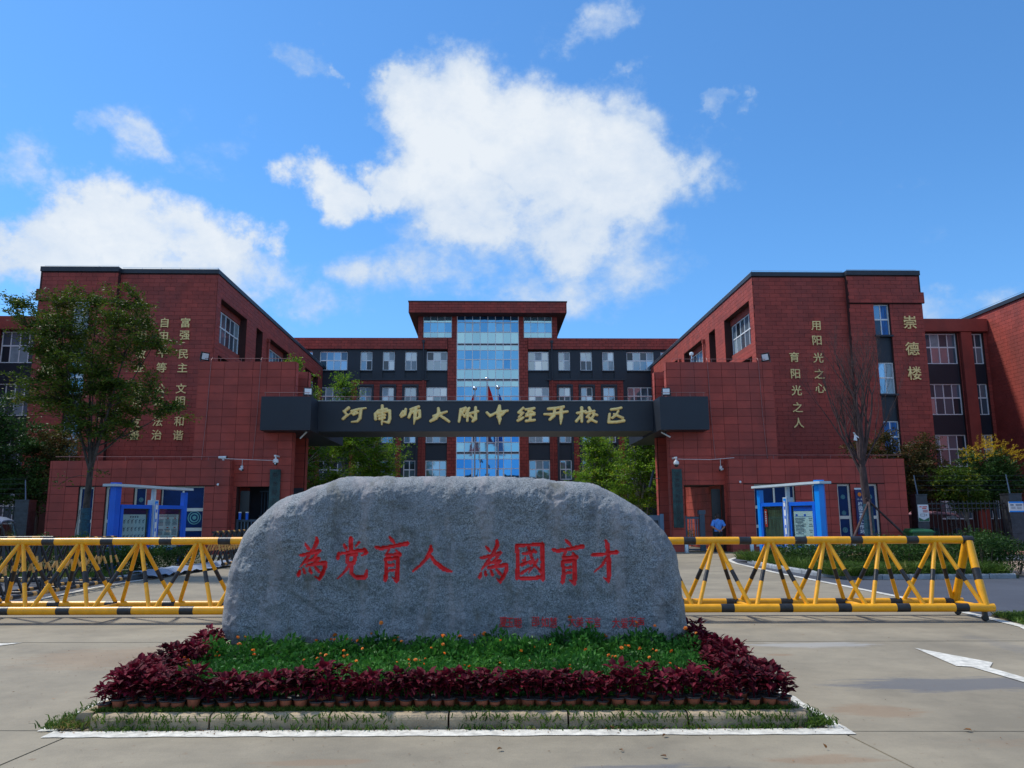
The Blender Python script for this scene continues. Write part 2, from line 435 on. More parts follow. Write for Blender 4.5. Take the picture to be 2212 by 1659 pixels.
def link(o, parent, wloc):
    COL.objects.link(o)
    wloc = Vector(wloc)
    if parent is not None:
        o.parent = parent; o.location = wloc - WL[parent.name]
    else:
        o.location = wloc
    WL[o.name] = wloc
    return o


def thing(name, label, cat, loc, group=None):
    o = bpy.data.objects.new(name, None); o.empty_display_size = 0.2
    link(o, None, loc)
    return tag(o, label, cat, group)


def mesh_of(name, g, mats, smooth=False, off=(0, 0, 0)):
    me = bpy.data.meshes.new(name)
    ox, oy, oz = off
    me.from_pydata([(x - ox, y - oy, z - oz) for x, y, z in g.v], [], g.f)
    mats = mats if isinstance(mats, (list, tuple)) else [mats]
    for mm in mats: me.materials.append(mm)
    if len(mats) > 1: me.polygons.foreach_set('material_index', g.m)
    if smooth:
        me.polygons.foreach_set('use_smooth', [True] * len(me.polygons))
    me.update()
    return me


def mk(name, g, mats, parent=None, smooth=False, label=None, cat=None, group=None, kind=None):
    """one mesh object from world-space geometry, its origin at its own base centre"""
    a = np.array(g.v)
    lo, hi = a.min(0), a.max(0)
    c = ((lo[0] + hi[0]) / 2, (lo[1] + hi[1]) / 2, lo[2] if parent is None else (lo[2] + hi[2]) / 2)
    o = bpy.data.objects.new(name, mesh_of(name, g, mats, smooth, c))
    link(o, parent, c)
    return tag(o, label, cat, group, kind)


def auto_smooth(o, ang=35):
    me = o.data
    me.polygons.foreach_set('use_smooth', [True] * len(me.polygons))
    try:
        me.set_sharp_from_angle(angle=rad(ang))
    except Exception:
        pass


def mesh_np(name, V, F, mat):
    """V (n,3), F (m,k)"""
    me = bpy.data.meshes.new(name)
    k = F.shape[1]
    me.vertices.add(len(V)); me.vertices.foreach_set('co', np.ascontiguousarray(V, dtype=np.float32).ravel())
    me.loops.add(F.size); me.loops.foreach_set('vertex_index', np.ascontiguousarray(F, dtype=np.int32).ravel())
    me.polygons.add(len(F)); me.polygons.foreach_set('loop_start', np.arange(0, F.size, k, dtype=np.int32))
    me.polygons.foreach_set('loop_total', np.full(len(F), k, dtype=np.int32))
    me.materials.append(mat)
    me.update(calc_edges=True); me.validate()
    return me


def obj_np(name, V, F, mat, parent=None, **kw):
    lo, hi = V.min(0), V.max(0)
    c = np.array([(lo[0] + hi[0]) / 2, (lo[1] + hi[1]) / 2, lo[2]])
    o = bpy.data.objects.new(name, mesh_np(name, V - c, F, mat))
    link(o, parent, c)
    return tag(o, kw.get('label'), kw.get('cat'), kw.get('group'), kw.get('kind'))


def leaves(P, ln, wd, rng, updir=0.3, D=None, droop=0.0):
    """rhombus leaves at points P; ln, wd length and width; D optional axis directions"""
    n = len(P)
    if D is None:
        D = rng.normal(size=(n, 3)); D[:, 2] = D[:, 2] * 0.6 + updir
    D = D / (np.linalg.norm(D, axis=1, keepdims=True) + 1e-9)
    D[:, 2] -= droop
    S = np.cross(D, rng.normal(size=(n, 3))); S /= (np.linalg.norm(S, axis=1, keepdims=True) + 1e-9)
    l = ln * rng.uniform(0.7, 1.25, (n, 1)); w = wd * rng.uniform(0.7, 1.25, (n, 1))
    V = np.stack([P, P + D * l * 0.45 + S * w * 0.5, P + D * l, P + D * l * 0.45 - S * w * 0.5], 1).reshape(-1, 3)
    F = np.arange(4 * n).reshape(-1, 4)
    return V, F


def copy_tree(o, loc, rz=0.0, sc=None):
    c = o.copy(); COL.objects.link(c); c.location = loc; c.rotation_euler = (0, 0, rz)
    if sc is not None: c.scale = (sc, sc, sc)
    for ch in o.children:
        d = ch.copy(); COL.objects.link(d); d.parent = c
        for g in ch.children:
            e = g.copy(); COL.objects.link(e); e.parent = d
    return c


# ---- rectangles
def rect_minus(r, holes):
    out = [r]
    for h in holes:
        nx = []
        for (a0, a1, b0, b1) in out:
            c0, c1, d0, d1 = max(a0, h[0]), min(a1, h[1]), max(b0, h[2]), min(b1, h[3])
            if c0 >= c1 or d0 >= d1: nx.append((a0, a1, b0, b1)); continue
            if b0 < d0: nx.append((a0, a1, b0, d0))
            if d1 < b1: nx.append((a0, a1, d1, b1))
            if a0 < c0: nx.append((a0, c0, d0, d1))
            if c1 < a1: nx.append((c1, a1, d0, d1))
        out = nx
    return out


# a wall plane: axis 'X' (faces -Y, at y=p) or 'S' (side, at x=p, facing sign n)
def plane_box(g, pl, a0, a1, z0, z1, d0, d1, mi=0):
    """box over a0..a1, z0..z1; d0..d1 is depth inward from the plane (negative = proud)"""
    ax, p, n = pl
    if ax == 'X': g.box(a0, a1, p + d0, p + d1, z0, z1, mi)
    else: g.box(p - n * d0, p - n * d1, a0, a1, z0, z1, mi)


def wall(name, pl, rect, holes, mat, parent, thick=0.35, **kw):
    g = Geo()
    for r in rect_minus(rect, holes): plane_box(g, pl, *r, 0.0, thick)
    return mk(name, g, mat, parent, **kw)


TILE_MESH = {}


def clad(pl, rect, tw, th, parent, mat, holes=(), bond=0.0, gap=0.012, t=0.03, name='tile', maxn=300, anchor=None, prio=None, wob=0.0, rests=True):
    """separate cladding pieces on a wall, joints left open between them"""
    a0, a1, z0, z1 = rect
    an = a0 if anchor is None else anchor[0]; zn = z0 if anchor is None else anchor[1]
    pcs = []
    r0 = int(math.floor((z0 - zn) / th))
    while zn + r0 * th < z1 - 1e-4:
        zz0, zz1 = zn + r0 * th, zn + (r0 + 1) * th
        off = bond * tw * (r0 % 2) + (wob * tw * (((r0 * 7919) % 13) / 13.0) if wob else 0)
        c = int(math.floor((a0 - an - off) / tw))
        while an + off + c * tw < a1 - 1e-4:
            x0, x1 = an + off + c * tw, an + off + (c + 1) * tw
            q = (max(x0, a0), min(x1, a1), max(zz0, z0), min(zz1, z1))
            if q[1] - q[0] > 0.04 and q[3] - q[2] > 0.04:
                for r in rect_minus(q, holes):
                    if r[1] - r[0] > 0.05 and r[3] - r[2] > 0.05: pcs.append(r)
            c += 1
        r0 += 1
    pr = prio if prio else (lambda r: (r[1] - r[0]) * (r[3] - r[2]))
    pcs.sort(key=pr, reverse=True)
    ax, p, n = pl
    for r in pcs[:maxn]:
        w = round(r[1] - r[0] - gap, 3); h = round(r[3] - r[2] - gap, 3)
        key = (w, h, t, mat.name, name)
        if key not in TILE_MESH:
            g = Geo(); g.box(-w / 2, w / 2, -t / 2, t / 2, -h / 2, h / 2)
            TILE_MESH[key] = mesh_of(name, g, mat)
        o = bpy.data.objects.new(name, TILE_MESH[key])
        am, zm = (r[0] + r[1]) / 2, (r[2] + r[3]) / 2
        j = -t / 2 - random.uniform(0.001, 0.004)
        if ax == 'X': link(o, parent, (am, p + j, zm))
        else:
            link(o, parent, (p - n * j, am, zm)); o.rotation_euler = (0, 0, math.pi / 2)
    if rests and len(pcs) > maxn:
        g = Geo()
        for r in pcs[maxn:]:
            plane_box(g, pl, r[0] + gap / 2, r[1] - gap / 2, r[2] + gap / 2, r[3] - gap / 2, -t - 0.002, 0.001)
        mk(name + '_field', g, mat, parent, kind='stuff')


PANE_MESH = {}


def window(pl, a0, a1, z0, z1, parent, cols, rows, fmat, gmat, rec=0.18, fw=0.06, bar=0.04, name='window', sill=None, panes=True, hb=None, pane_name='pane', gm2=None):
    """frame mesh with one pane mesh per light; cols, rows: counts or lists of fractions"""
    g = Geo()
    cs = [i / cols for i in range(cols + 1)] if isinstance(cols, int) else cols
    rs = [i / rows for i in range(rows + 1)] if isinstance(rows, int) else rows
    W, H = a1 - a0, z1 - z0
    plane_box(g, pl, a0, a0 + fw, z0, z1, rec - 0.03, rec + 0.05)
    plane_box(g, pl, a1 - fw, a1, z0, z1, rec - 0.03, rec + 0.05)
    plane_box(g, pl, a0 + fw, a1 - fw, z0, z0 + fw, rec - 0.03, rec + 0.05)
    plane_box(g, pl, a0 + fw, a1 - fw, z1 - fw, z1, rec - 0.03, rec + 0.05)
    for c in cs[1:-1]: plane_box(g, pl, a0 + W * c - bar / 2, a0 + W * c + bar / 2, z0 + fw, z1 - fw, rec - 0.022, rec + 0.04)
    for i, r in enumerate(rs[1:-1]):
        b = (hb or bar) / 2
        plane_box(g, pl, a0 + fw, a1 - fw, z0 + H * r - b, z0 + H * r + b, rec - 0.026, rec + 0.045)
    f = mk(name, g, fmat, parent)
    if panes:
        for i in range(len(cs) - 1):
            for j in range(len(rs) - 1):
                x0, x1 = a0 + W * cs[i] + 0.01, a0 + W * cs[i + 1] - 0.01
                y0, y1 = z0 + H * rs[j] + 0.01, z0 + H * rs[j + 1] - 0.01
                gm = gm2 if (gm2 and j % 2) else gmat
                if gmat is M_GLASS or gmat is M_GLASSD:
                    q_ = random.random()
                    if q_ < 0.16: gm = M_BLIND
                    elif q_ < 0.32: gm = M_GLASSD if gmat is M_GLASS else M_GLASS
                key = (round(x1 - x0, 3), round(y1 - y0, 3), gm.name)
                if key not in PANE_MESH:
                    q = Geo(); q.box(-(x1 - x0) / 2, (x1 - x0) / 2, -0.008, 0.008, -(y1 - y0) / 2, (y1 - y0) / 2)
                    PANE_MESH[key] = mesh_of(pane_name, q, gm)
                o = bpy.data.objects.new(pane_name, PANE_MESH[key])
                am, zm = (x0 + x1) / 2, (y0 + y1) / 2
                ax, p, n = pl
                tilt = random.uniform(-0.004, 0.004)
                if ax == 'X':
                    link(o, f, (am, p + rec + 0.015, zm)); o.rotation_euler = (tilt, 0, random.uniform(-0.004, 0.004))
                else:
                    link(o, f, (p - n * (rec + 0.015), am, zm)); o.rotation_euler = (0, 0, math.pi / 2)
    if sill:
        g = Geo(); plane_box(g, pl, a0 - 0.05, a1 + 0.05, z0 - 0.08, z0 - 0.002, -0.06, rec - 0.02)
        mk('window_sill', g, sill, parent)
    return f


def text_mesh(s, size, depth, mat, weight=0.0, shear=0.0, bevel=0.0, name='character'):
    cu = bpy.data.curves.new(name, 'FONT')
    cu.body = s; cu.size = size; cu.extrude = depth; cu.offset = weight; cu.shear = shear
    cu.bevel_depth = bevel; cu.resolution_u = 3
    cu.align_x = 'CENTER'; cu.align_y = 'CENTER'
    tmp = bpy.data.objects.new('tmp', cu)
    COL.objects.link(tmp)
    dg = bpy.context.evaluated_depsgraph_get()
    me = bpy.data.meshes.new_from_object(tmp.evaluated_get(dg))
    bpy.data.objects.remove(tmp); bpy.data.curves.remove(cu)
    me.name = name
    me.materials.clear(); me.materials.append(mat)
    if len(me.vertices):
        co = np.zeros(len(me.vertices) * 3); me.vertices.foreach_get('co', co); co = co.reshape(-1, 3)
        co -= (co.min(0) + co.max(0)) / 2
        me.vertices.foreach_set('co', co.ravel()); me.update()
    return me


def put_text(s, loc, size, depth, mat, parent=None, weight=0.0, rotz=0.0, name='character', shear=0.0, sx=1.0, **kw):
    """upright lettering facing -Y (before rotz)"""
    me = text_mesh(s, size, depth, mat, weight, shear, name=name)
    o = bpy.data.objects.new(name, me)
    link(o, parent, loc)
    o.rotation_euler = (math.pi / 2, 0, rotz)
    o.scale = (sx, 1, 1)
    return tag(o, kw.get('label'), kw.get('cat'), kw.get('group'))


# ---- brush strokes -> solid letters
def seg_sdf(X, Y, strokes):
    D = np.full(X.shape, 1e9)
    for st in strokes:
        for (x0, y0, w0), (x1, y1, w1) in zip(st[:-1], st[1:]):
            dx, dy = x1 - x0, y1 - y0
            tt = np.clip(((X - x0) * dx + (Y - y0) * dy) / (dx * dx + dy * dy + 1e-9), 0, 1)
            d = np.hypot(X - (x0 + tt * dx), Y - (y0 + tt * dy)) - (w0 + (w1 - w0) * tt)
            D = np.minimum(D, d)
    return D


def brush_letter(name, strokes, s, cx, cz, y, mat, parent, n=64, base=0.05, puff=0.05):
    """strokes in drawing units (y down); s metres per unit; centre cx,cz; standing proud of the plane y"""
    P = np.array([p for st in strokes for p in st])
    x0, x1 = (P[:, 0] - P[:, 2]).min() - 2, (P[:, 0] + P[:, 2]).max() + 2
    y0, y1 = (P[:, 1] - P[:, 2]).min() - 2, (P[:, 1] + P[:, 2]).max() + 2
    h = max(x1 - x0, y1 - y0) / n
    gx = np.arange(x0, x1 + h, h); gy = np.arange(y0, y1 + h, h)
    X, Y = np.meshgrid(gx, gy)
    D = seg_sdf(X, Y, strokes)
    gyy, gxx = np.gradient(D, h)
    ins = D < 0
    cell = (ins[:-1, :-1] | ins[1:, :-1] | ins[:-1, 1:] | ins[1:, 1:])
    used = np.zeros_like(ins); used[:-1, :-1] |= cell; used[1:, :-1] |= cell; used[:-1, 1:] |= cell; used[1:, 1:] |= cell
    out = used & ~ins
    X = X - np.where(out, D * gxx, 0); Y = Y - np.where(out, D * gyy, 0)
    Hh = np.where(ins, base + puff * np.sqrt(np.clip(-D / 9.0, 0, 1)), base)
    idx = -np.ones(ins.shape, int); idx[used] = np.arange(used.sum())
    mx, my = (x0 + x1) / 2, (y0 + y1) / 2
    V = np.stack([cx + (X[used] - mx) * s, y - Hh[used], cz - (Y[used] - my) * s], 1)
    r, c = np.nonzero(cell)
    F = np.stack([idx[r, c], idx[r + 1, c], idx[r + 1, c + 1], idx[r, c + 1]], 1)
    ec = {}
    for f in F:
        for a, b in ((f[0], f[1]), (f[1], f[2]), (f[2], f[3]), (f[3], f[0])):
            k = (min(a, b), max(a, b)); ec[k] = None if k in ec else (a, b)
    n0 = len(V)
    Vb = V.copy(); Vb[:, 1] = y + 0.002
    V = np.concatenate([V, Vb])
    S = np.array([(b, a, a + n0, b + n0) for e in ec.values() if e for a, b in (e,)])
    o = obj_np(name, V, np.concatenate([F, S]), mat, parent)
    auto_smooth(o, 50)
    return o
# ------------------------------------------------------------------ ground
def ground_mat(name, c_hi, c_lo, stains, dark=(0.085, 0.09, 0.10), brown=(0.20, 0.13, 0.075)):
    mt = bpy.data.materials.new(name); mt.use_nodes = True
    t = mt.node_tree; nn = t.nodes.new; ll = t.links.new
    b = t.nodes['Principled BSDF']; b.inputs['Roughness'].default_value = 0.82
    geo = nn('ShaderNodeNewGeometry')

    def noise(scale, det=6, st=(1, 1, 1), ro=0.6):
        mp = nn('ShaderNodeMapping'); mp.inputs['Scale'].default_value = st; ll(geo.outputs['Position'], mp.inputs[0])
        z = nn('ShaderNodeTexNoise'); z.inputs['Scale'].default_value = scale; z.inputs['Detail'].default_value = det; z.inputs['Roughness'].default_value = ro
        ll(mp.outputs[0], z.inputs['Vector']); return z.outputs[0]

    def mr(x, a, bb, c=0, d=1):
        q = nn('ShaderNodeMapRange'); ll(x, q.inputs[0]); q.inputs[1].default_value = a; q.inputs[2].default_value = bb
        q.inputs[3].default_value = c; q.inputs[4].default_value = d; return q.outputs[0]

    def mix(f, a, bb, mode='MIX'):
        q = nn('ShaderNodeMix'); q.data_type = 'RGBA'; q.blend_type = mode
        if isinstance(f, float): q.inputs[0].default_value = f
        else: ll(f, q.inputs[0])
        for i, x in ((6, a), (7, bb)):
            if isinstance(x, tuple): q.inputs[i].default_value = (*x, 1)
            else: ll(x, q.inputs[i])
        return q.outputs[2]

    def mul(a, bb):
        q = nn('ShaderNodeMath'); q.operation = 'MULTIPLY'; ll(a, q.inputs[0])
        if isinstance(bb, (int, float)): q.inputs[1].default_value = bb
        else: ll(bb, q.inputs[1])
        return q.outputs[0]
    c = mix(mr(noise(0.55, 10, (1, 1, 1), 0.7), 0.38, 0.62), c_lo, c_hi)
    c = mix(mr(noise(1.6, 8, (0.5, 2.2, 1)), 0.5, 0.8, 0, 0.30), c, tuple(x * 0.55 for x in c_hi))      # brushed streaks across
    c = mix(mr(noise(28, 4), 0.55, 0.8, 0, 0.30), c, tuple(x * 0.5 for x in c_hi))        # fine grit
    c = mix(mr(noise(9, 5), 0.66, 0.72, 0, 0.8), c, brown)
    c = mix(mr(noise(5, 10, (1, 1, 1), 0.8), 0.60, 0.70, 0, 0.35), c, tuple(x * 0.62 for x in c_lo))        # dry mud specks
    for (sx, sy, rx, ry, k, colr) in stains:
        mp = nn('ShaderNodeMapping'); mp.vector_type = 'TEXTURE'
        mp.inputs['Location'].default_value = (sx, sy, 0); mp.inputs['Scale'].default_value = (rx, ry, 1000)
        ll(geo.outputs['Position'], mp.inputs[0])
        ln = nn('ShaderNodeVectorMath'); ln.operation = 'LENGTH'; ll(mp.outputs[0], ln.inputs[0])
        ad = nn('ShaderNodeMath'); ad.operation = 'MULTIPLY_ADD'; ll(noise(3.0, 8, (0.6, 2.5, 1), 0.7), ad.inputs[0]); ad.inputs[1].default_value = 1.8
        sb = nn('ShaderNodeMath'); sb.operation = 'SUBTRACT'; sb.inputs[0].default_value = 0.0; ll(ln.outputs['Value'], sb.inputs[1])
        ll(sb.outputs[0], ad.inputs[2])
        c = mix(mr(ad.outputs[0], 0.05, 0.35, 0, k), c, colr)
    ll(c, b.inputs['Base Color'])
    bp = nn('ShaderNodeBump'); bp.inputs['Strength'].default_value = 0.35; bp.inputs['Distance'].default_value = 0.01
    ll(noise(55, 5), bp.inputs['Height']); ll(bp.outputs[0], b.inputs['Normal'])
    MATS[name] = mt
    return mt


DS = (0.10, 0.105, 0.12); BS = (0.24, 0.15, 0.085)
M_SLAB = ground_mat('worn_concrete', (0.295, 0.252, 0.18), (0.195, 0.168, 0.122),
                    [(4.6, 7.9, 1.6, 0.42, 0.75, DS), (1.0, 5.35, 1.0, 0.25, 0.65, DS), (3.6, 4.9, 1.5, 0.2, 0.5, DS), (-4.4, 9.9, 1.5, 1.0, 0.40, BS),
                     (-2.4, 5.3, 1.5, 0.35, 0.35, DS), (4.2, 10.3, 1.1, 0.25, 0.3, (0.45, 0.47, 0.5)), (-0.6, 4.9, 1.8, 0.3, 0.35, BS), (5.2, 5.9, 2, 0.3, 0.3, BS), (-5.6, 7.2, 0.35, 2.4, 0.25, DS), (6.6, 9.0, 0.3, 2.6, 0.28, DS), (3.3, 6.9, .5, .3, .5, BS), (-4.6, 6.0, 1.1, .25, .35, DS), (0.3, 4.6, 2.6, .16, .5, DS), (2.3, 5.6, .5, .12, .5, BS), (-1.2, 5.7, .5, .1, .45, BS), (3.5, 9.6, .25, .1, .6, BS)])
M_ASPH = ground_mat('blue_grey_asphalt', (0.062, 0.072, 0.095), (0.045, 0.052, 0.070), [], brown=(0.05, 0.05, 0.05))
M_FAR = ground_mat('campus_paving', (0.24, 0.22, 0.19), (0.19, 0.175, 0.155), [])
M_EARTH = ground_mat('grassy_earth', (0.05, 0.065, 0.025), (0.055, 0.045, 0.025), [], brown=(0.09, 0.07, 0.03))
M_PAVER = pmat('tan_paver', (0.30, 0.22, 0.16), 0.85, var=0.15, vs=4, rnd=0.15, bump=0.3)
M_PINK = pmat('pink_paver', (0.34, 0.15, 0.12), 0.85, var=0.12, vs=3, rnd=0.1)

g = Geo(); g.box(-700, 700, -60, 1200, -0.6, -0.012)
mk('ground', g, M_FAR, kind='structure')

SL = -0.052        # the forecourt's cross joints run slightly askew to the gate


def jl(y0, x): return y0 + SL * x


road = thing('forecourt', None, None, (0, 0, 0)); tag(road, kind='structure')
ys = [-7.0, -2.0, 2.05, 6.43, 10.8, 15.2, 19.6, 24.0, 28.4, 32.8, 36.6]
xs = [-21.0, -15.1, -9.15, -3.2, 2.72, 8.6, 14.5, 20.4]
for i in range(len(ys) - 1):
    for j in range(len(xs) - 1):
        ga = 0.011
        x0, x1 = xs[j] + ga, xs[j + 1] - ga
        # the two front joints beside the bed have wandered
        a0 = a1 = 0
        g = Geo()
        dz = random.uniform(-0.0015, 0.0015)
        b4 = [(x0, jl(ys[i], x0) + ga), (x1, jl(ys[i], x1) + ga), (x1, jl(ys[i + 1], x1) - ga), (x0, jl(ys[i + 1], x0) - ga)]
        if i == 2:   # row nearest the bed: edges run obliquely
            def sh(px, col):
                return px + ({3: -0.55, 4: 0.42}.get(col, 0))
            b4[0] = (sh(x0, j), b4[0][1]); b4[1] = (sh(x1, j + 1), b4[1][1])
        g.prism(b4, -0.10, dz)
        mk('slab', g, M_SLAB, road)


def sheet(name, poly, z, mat, **kw):
    g = Geo(); n = len(poly); g.add([(x, y, z) for x, y in poly], [tuple(range(n))])
    return mk(name, g, mat, kind='structure', **kw)


LR = [(7.4, 10.4), (7.9, 11.65), (8.3, 15.5), (8.32, 18.8), (8.30, 22.7), (8.47, 25.6), (8.56, 27.3), (8.94, 29.3), (9.63, 30.7), (10.8, 31.35)]
LLn = [(-9.0, 11.0), (-9.21, 16.5), (-9.33, 18.15), (-9.45, 19.4), (-9.37, 21.05), (-9.13, 23.4), (-9.45, 28.2), (-9.51, 31.0)]
sheet('asphalt_lane', [(8.0, 12.9)] + LR[2:] + [(14, 31.3), (14, 24), (60, 24), (60, 12.9)], 0.006, M_ASPH)
sheet('asphalt_lane', [(-9.02, 12.0), (-60, 12.0), (-60, 24), (-12, 24), (-12, 31)] + LLn[::-1][:-1], 0.006, M_ASPH)


def line_strip(name, pts, w, z, mat, parent=None, **kw):
    g = Geo(); n = len(pts); A = []; B = []
    for i, p in enumerate(pts):
        q0 = pts[max(i - 1, 0)]; q1 = pts[min(i + 1, n - 1)]
        dx, dy = q1[0] - q0[0], q1[1] - q0[1]; l = math.hypot(dx, dy); nx, ny = -dy / l * w / 2, dx / l * w / 2
        A.append((p[0] + nx, p[1] + ny, z)); B.append((p[0] - nx, p[1] - ny, z))
    g.add(A + B, [(i, i + 1, i + 1 + n, i + n) for i in range(n - 1)])
    return mk(name, g, mat, parent, kind='structure', **kw)


line_strip('painted_line', LR, 0.16, 0.010, M_WLINE)
line_strip('painted_line', LLn, 0.16, 0.010, M_WLINE)

def crack(pts, w=0.012, name='crack'):
    g = Geo(); A = []; B = []; P = []
    for p, q in zip(pts[:-1], pts[1:]):
        n = max(2, int(math.hypot(q[0] - p[0], q[1] - p[1]) / 0.05))
        P += [(p[0] + (q[0] - p[0]) * i / n + random.uniform(-.010, .010), p[1] + (q[1] - p[1]) * i / n + random.uniform(-.010, .010)) for i in range(n)]
    for i, p in enumerate(P):
        k = w * random.uniform(0.25, 1.0); A.append((p[0] - k / 2, p[1] - k / 3, 0.0035)); B.append((p[0] + k / 2, p[1] + k / 3, 0.0035))
    n = len(P); g.add(A + B, [(i, i + 1, i + 1 + n, i + n) for i in range(n - 1)])
    mk(name, g, M_JOINT2, kind='structure')


M_JOINT2 = pmat('dark_crack', (0.05, 0.042, 0.032), 0.95, var=0.2)
crack([(5.2, 10.4), (4.4, 9.9), (3.9, 9.5)], 0.006)

# painted border round the flower bed, worn at the edges
def by(x, y): return y - 0.034 * x    # the bed sits askew by two degrees


def worn_strip(a, b, w, z=0.007, n=60):
    """a strip of road paint with a ragged edge"""
    g = Geo(); A = []; B = []
    dx, dy = b[0] - a[0], b[1] - a[1]; l = math.hypot(dx, dy); nx, ny = -dy / l, dx / l
    for i in range(n + 1):
        t = i / n; k = random.uniform(-0.012, 0.012)
        A.append((a[0] + dx * t + nx * (w / 2 + k), a[1] + dy * t + ny * (w / 2 + k), z)); k = random.uniform(-0.012, 0.012)
        B.append((a[0] + dx * t - nx * (w / 2 + k), a[1] + dy * t - ny * (w / 2 + k), z))
    m_ = n + 1
    g.add(A + B, [(i, i + 1, i + 1 + m_, i + m_) for i in range(n)])
    return mk('painted_line', g, M_WLINE, kind='structure')


worn_strip((-3.40, by(-3.40, 6.36)), (2.80, by(2.80, 6.36)), 0.165)
worn_strip((-3.46, by(-3.46, 6.45)), (-3.46, 9.9), 0.14)
worn_strip((2.73, by(2.73, 6.45)), (2.76, 9.9), 0.14)
# lane arrow, right, its paint partly gone; the tip of another at far left
g = Geo()
g.add([(x, y, 0.007) for x, y in ((5.32, 9.95), (5.14, 8.78), (5.27, 8.72), (5.30, 8.0), (5.30, 7.0), (5.46, 7.0), (5.46, 8.2), (5.44, 8.66), (5.66, 8.95))],
      [(0, 1, 2, 7, 8), (2, 3, 6, 7), (3, 4, 5, 6)])
mk('painted_arrow', g, M_WLINE, kind='structure')
g = Geo(); g.add([(x, y, 0.007) for x, y in ((-6.95, 10.55), (-6.45, 10.78), (-6.25, 11.08), (-6.62, 11.02), (-7.4, 10.8))], [(0, 1, 2, 3, 4)])
mk('painted_arrow', g, M_WLINE, kind='structure')
# yellow marks by the gate
for (x, y) in ((9.6, 36.15), (11.1, 36.1)):
    line_strip('painted_line', [(x - 0.2, y + 0.1), (x + 0.25, y - 0.25)], 0.14, 0.009, pmat('yellow_road_paint', (0.55, 0.36, 0.03), 0.7))

# paved verge strips on the right
sheet('asphalt_path', [(14.2, 27.0), (60, 27.0), (60, 31.6), (14.2, 31.6)], 0.012, M_ASPH)
pv = thing('brick_pavement', None, None, (14.2, 20.9, 0)); tag(pv, kind='structure')
g = Geo(); g.box(14.2, 40, 20.9, 26.9, -0.05, 0.015); mk('bedding', g, M_SOIL, pv)
k = 0; gs = Geo()
for j in range(20):
    for i in range(36):
        x0 = 14.22 + i * 0.42 + (j % 2) * 0.21; y0 = 20.93 + j * 0.298
        if k < 300 and x0 < 21.5:
            key = 'paver'
            if key not in TILE_MESH:
                q = Geo(); q.box(-0.2, 0.2, -0.141, 0.141, -0.03, 0.03); TILE_MESH[key] = mesh_of('paver', q, M_PAVER)
            o = bpy.data.objects.new('paver', TILE_MESH[key]); link(o, pv, (x0 + 0.2, y0 + 0.141, 0.012 + random.uniform(0, 0.004))); k += 1
        else: gs.box(x0, x0 + 0.4, y0, y0 + 0.282, -0.02, 0.043)
mk('paver_field', gs, M_PAVER, pv, kind='stuff')
sheet('pink_pavement', [(14.2, 31.75), (60, 31.75), (60, 35.7), (14.2, 35.7)], 0.014, M_PINK)

# kerbs: thing per run, a part per stone
def kerb_run(name, pts, w, h, ln, mat, parent=None):
    """stones along a polyline"""
    r = thing(name, None, None, (pts[0][0], pts[0][1], 0)); tag(r, kind='structure')
    for a, b in zip(pts[:-1], pts[1:]):
        dx, dy = b[0] - a[0], b[1] - a[1]; L_ = math.hypot(dx, dy); n = max(1, round(L_ / ln)); ux, uy = dx / L_, dy / L_; nx, ny = -uy, ux
        for i in range(n):
            s0, s1 = L_ * i / n + 0.008, L_ * (i + 1) / n - 0.008
            g = Geo(); dz = random.uniform(-0.004, 0.004)
            jj = random.uniform(-0.006, 0.006)
            P = lambda s, t: (a[0] + ux * s + nx * (t + jj), a[1] + uy * s + ny * (t + jj))
            q_ = math.copysign(1, w); prof = [(0, -0.1), (0, h - 0.04), (0.008 * q_, h - 0.022), (0.022 * q_, h - 0.008), (0.045 * q_, h), (w, h), (w, -0.1)]
            vs = [(*P(s0, t), z + (dz if z > 0 else 0)) for t, z in prof] + [(*P(s1, t), z + (dz if z > 0 else 0)) for t, z in prof]
            m_ = len(prof)
            fs = [(k_, (k_ + 1) % m_, (k_ + 1) % m_ + m_, k_ + m_)[::-1] for k_ in range(m_)] + [tuple(range(m_)), tuple(range(m_, 2 * m_))[::-1]]
            g.add(vs, fs)
            mk('kerb_stone', g, mat, r)
    return r


kerb_run('bed_kerb', [(-3.15, by(-3.15, 6.505)), (2.53, by(2.53, 6.505))], 0.12, 0.105, 0.98, M_CONC)
kerb_run('bed_kerb', [(2.58, by(2.58, 6.55)), (2.60, 10.4)], 0.13, 0.115, 1.0, M_CONC)
kerb_run('bed_kerb', [(-3.32, 10.4), (-3.30, by(-3.2, 6.57))], 0.13, 0.115, 1.0, M_CONC)
g = Geo(); g.prism([(-3.17, by(-3.17, 6.615)), (2.45, by(2.45, 6.615)), (2.47, 10.4), (-3.19, 10.4)], -0.05, 0.085)
mk('bed_soil', g, M_SOIL, kind='structure')

KR = [(60, 20.15), (13.6, 20.15), (10.1, 20.15), (9.25, 20.55), (8.9, 21.6), (8.82, 24.5), (8.98, 27.3), (9.6, 29.3), (10.9, 30.6)]
KL = [(-10.9, 32.5), (-9.85, 31.0), (-9.75, 28.2), (-9.42, 25.0), (-9.55, 22.4), (-10.1, 21.35), (-11.5, 21.15), (-30, 21.15)]
kerb_run('island_kerb', KR[1:], -0.12, 0.13, 0.75, M_KERBG)
kerb_run('island_kerb', KL, -0.12, 0.13, 0.8, M_KERBG)
g = Geo(); g.prism([(p[0] + 0.08, p[1] + 0.02) for p in KR[1:]] + [(13.6, 30.6)], -0.02, 0.09)
mk('island_soil', g, M_EARTH, kind='structure')
g = Geo(); g.prism([(p[0] - 0.08, p[1] + 0.02) for p in KL] + [(-30, 34.5), (-10.9, 34.5)], -0.02, 0.09)
mk('island_soil', g, M_EARTH, kind='structure')
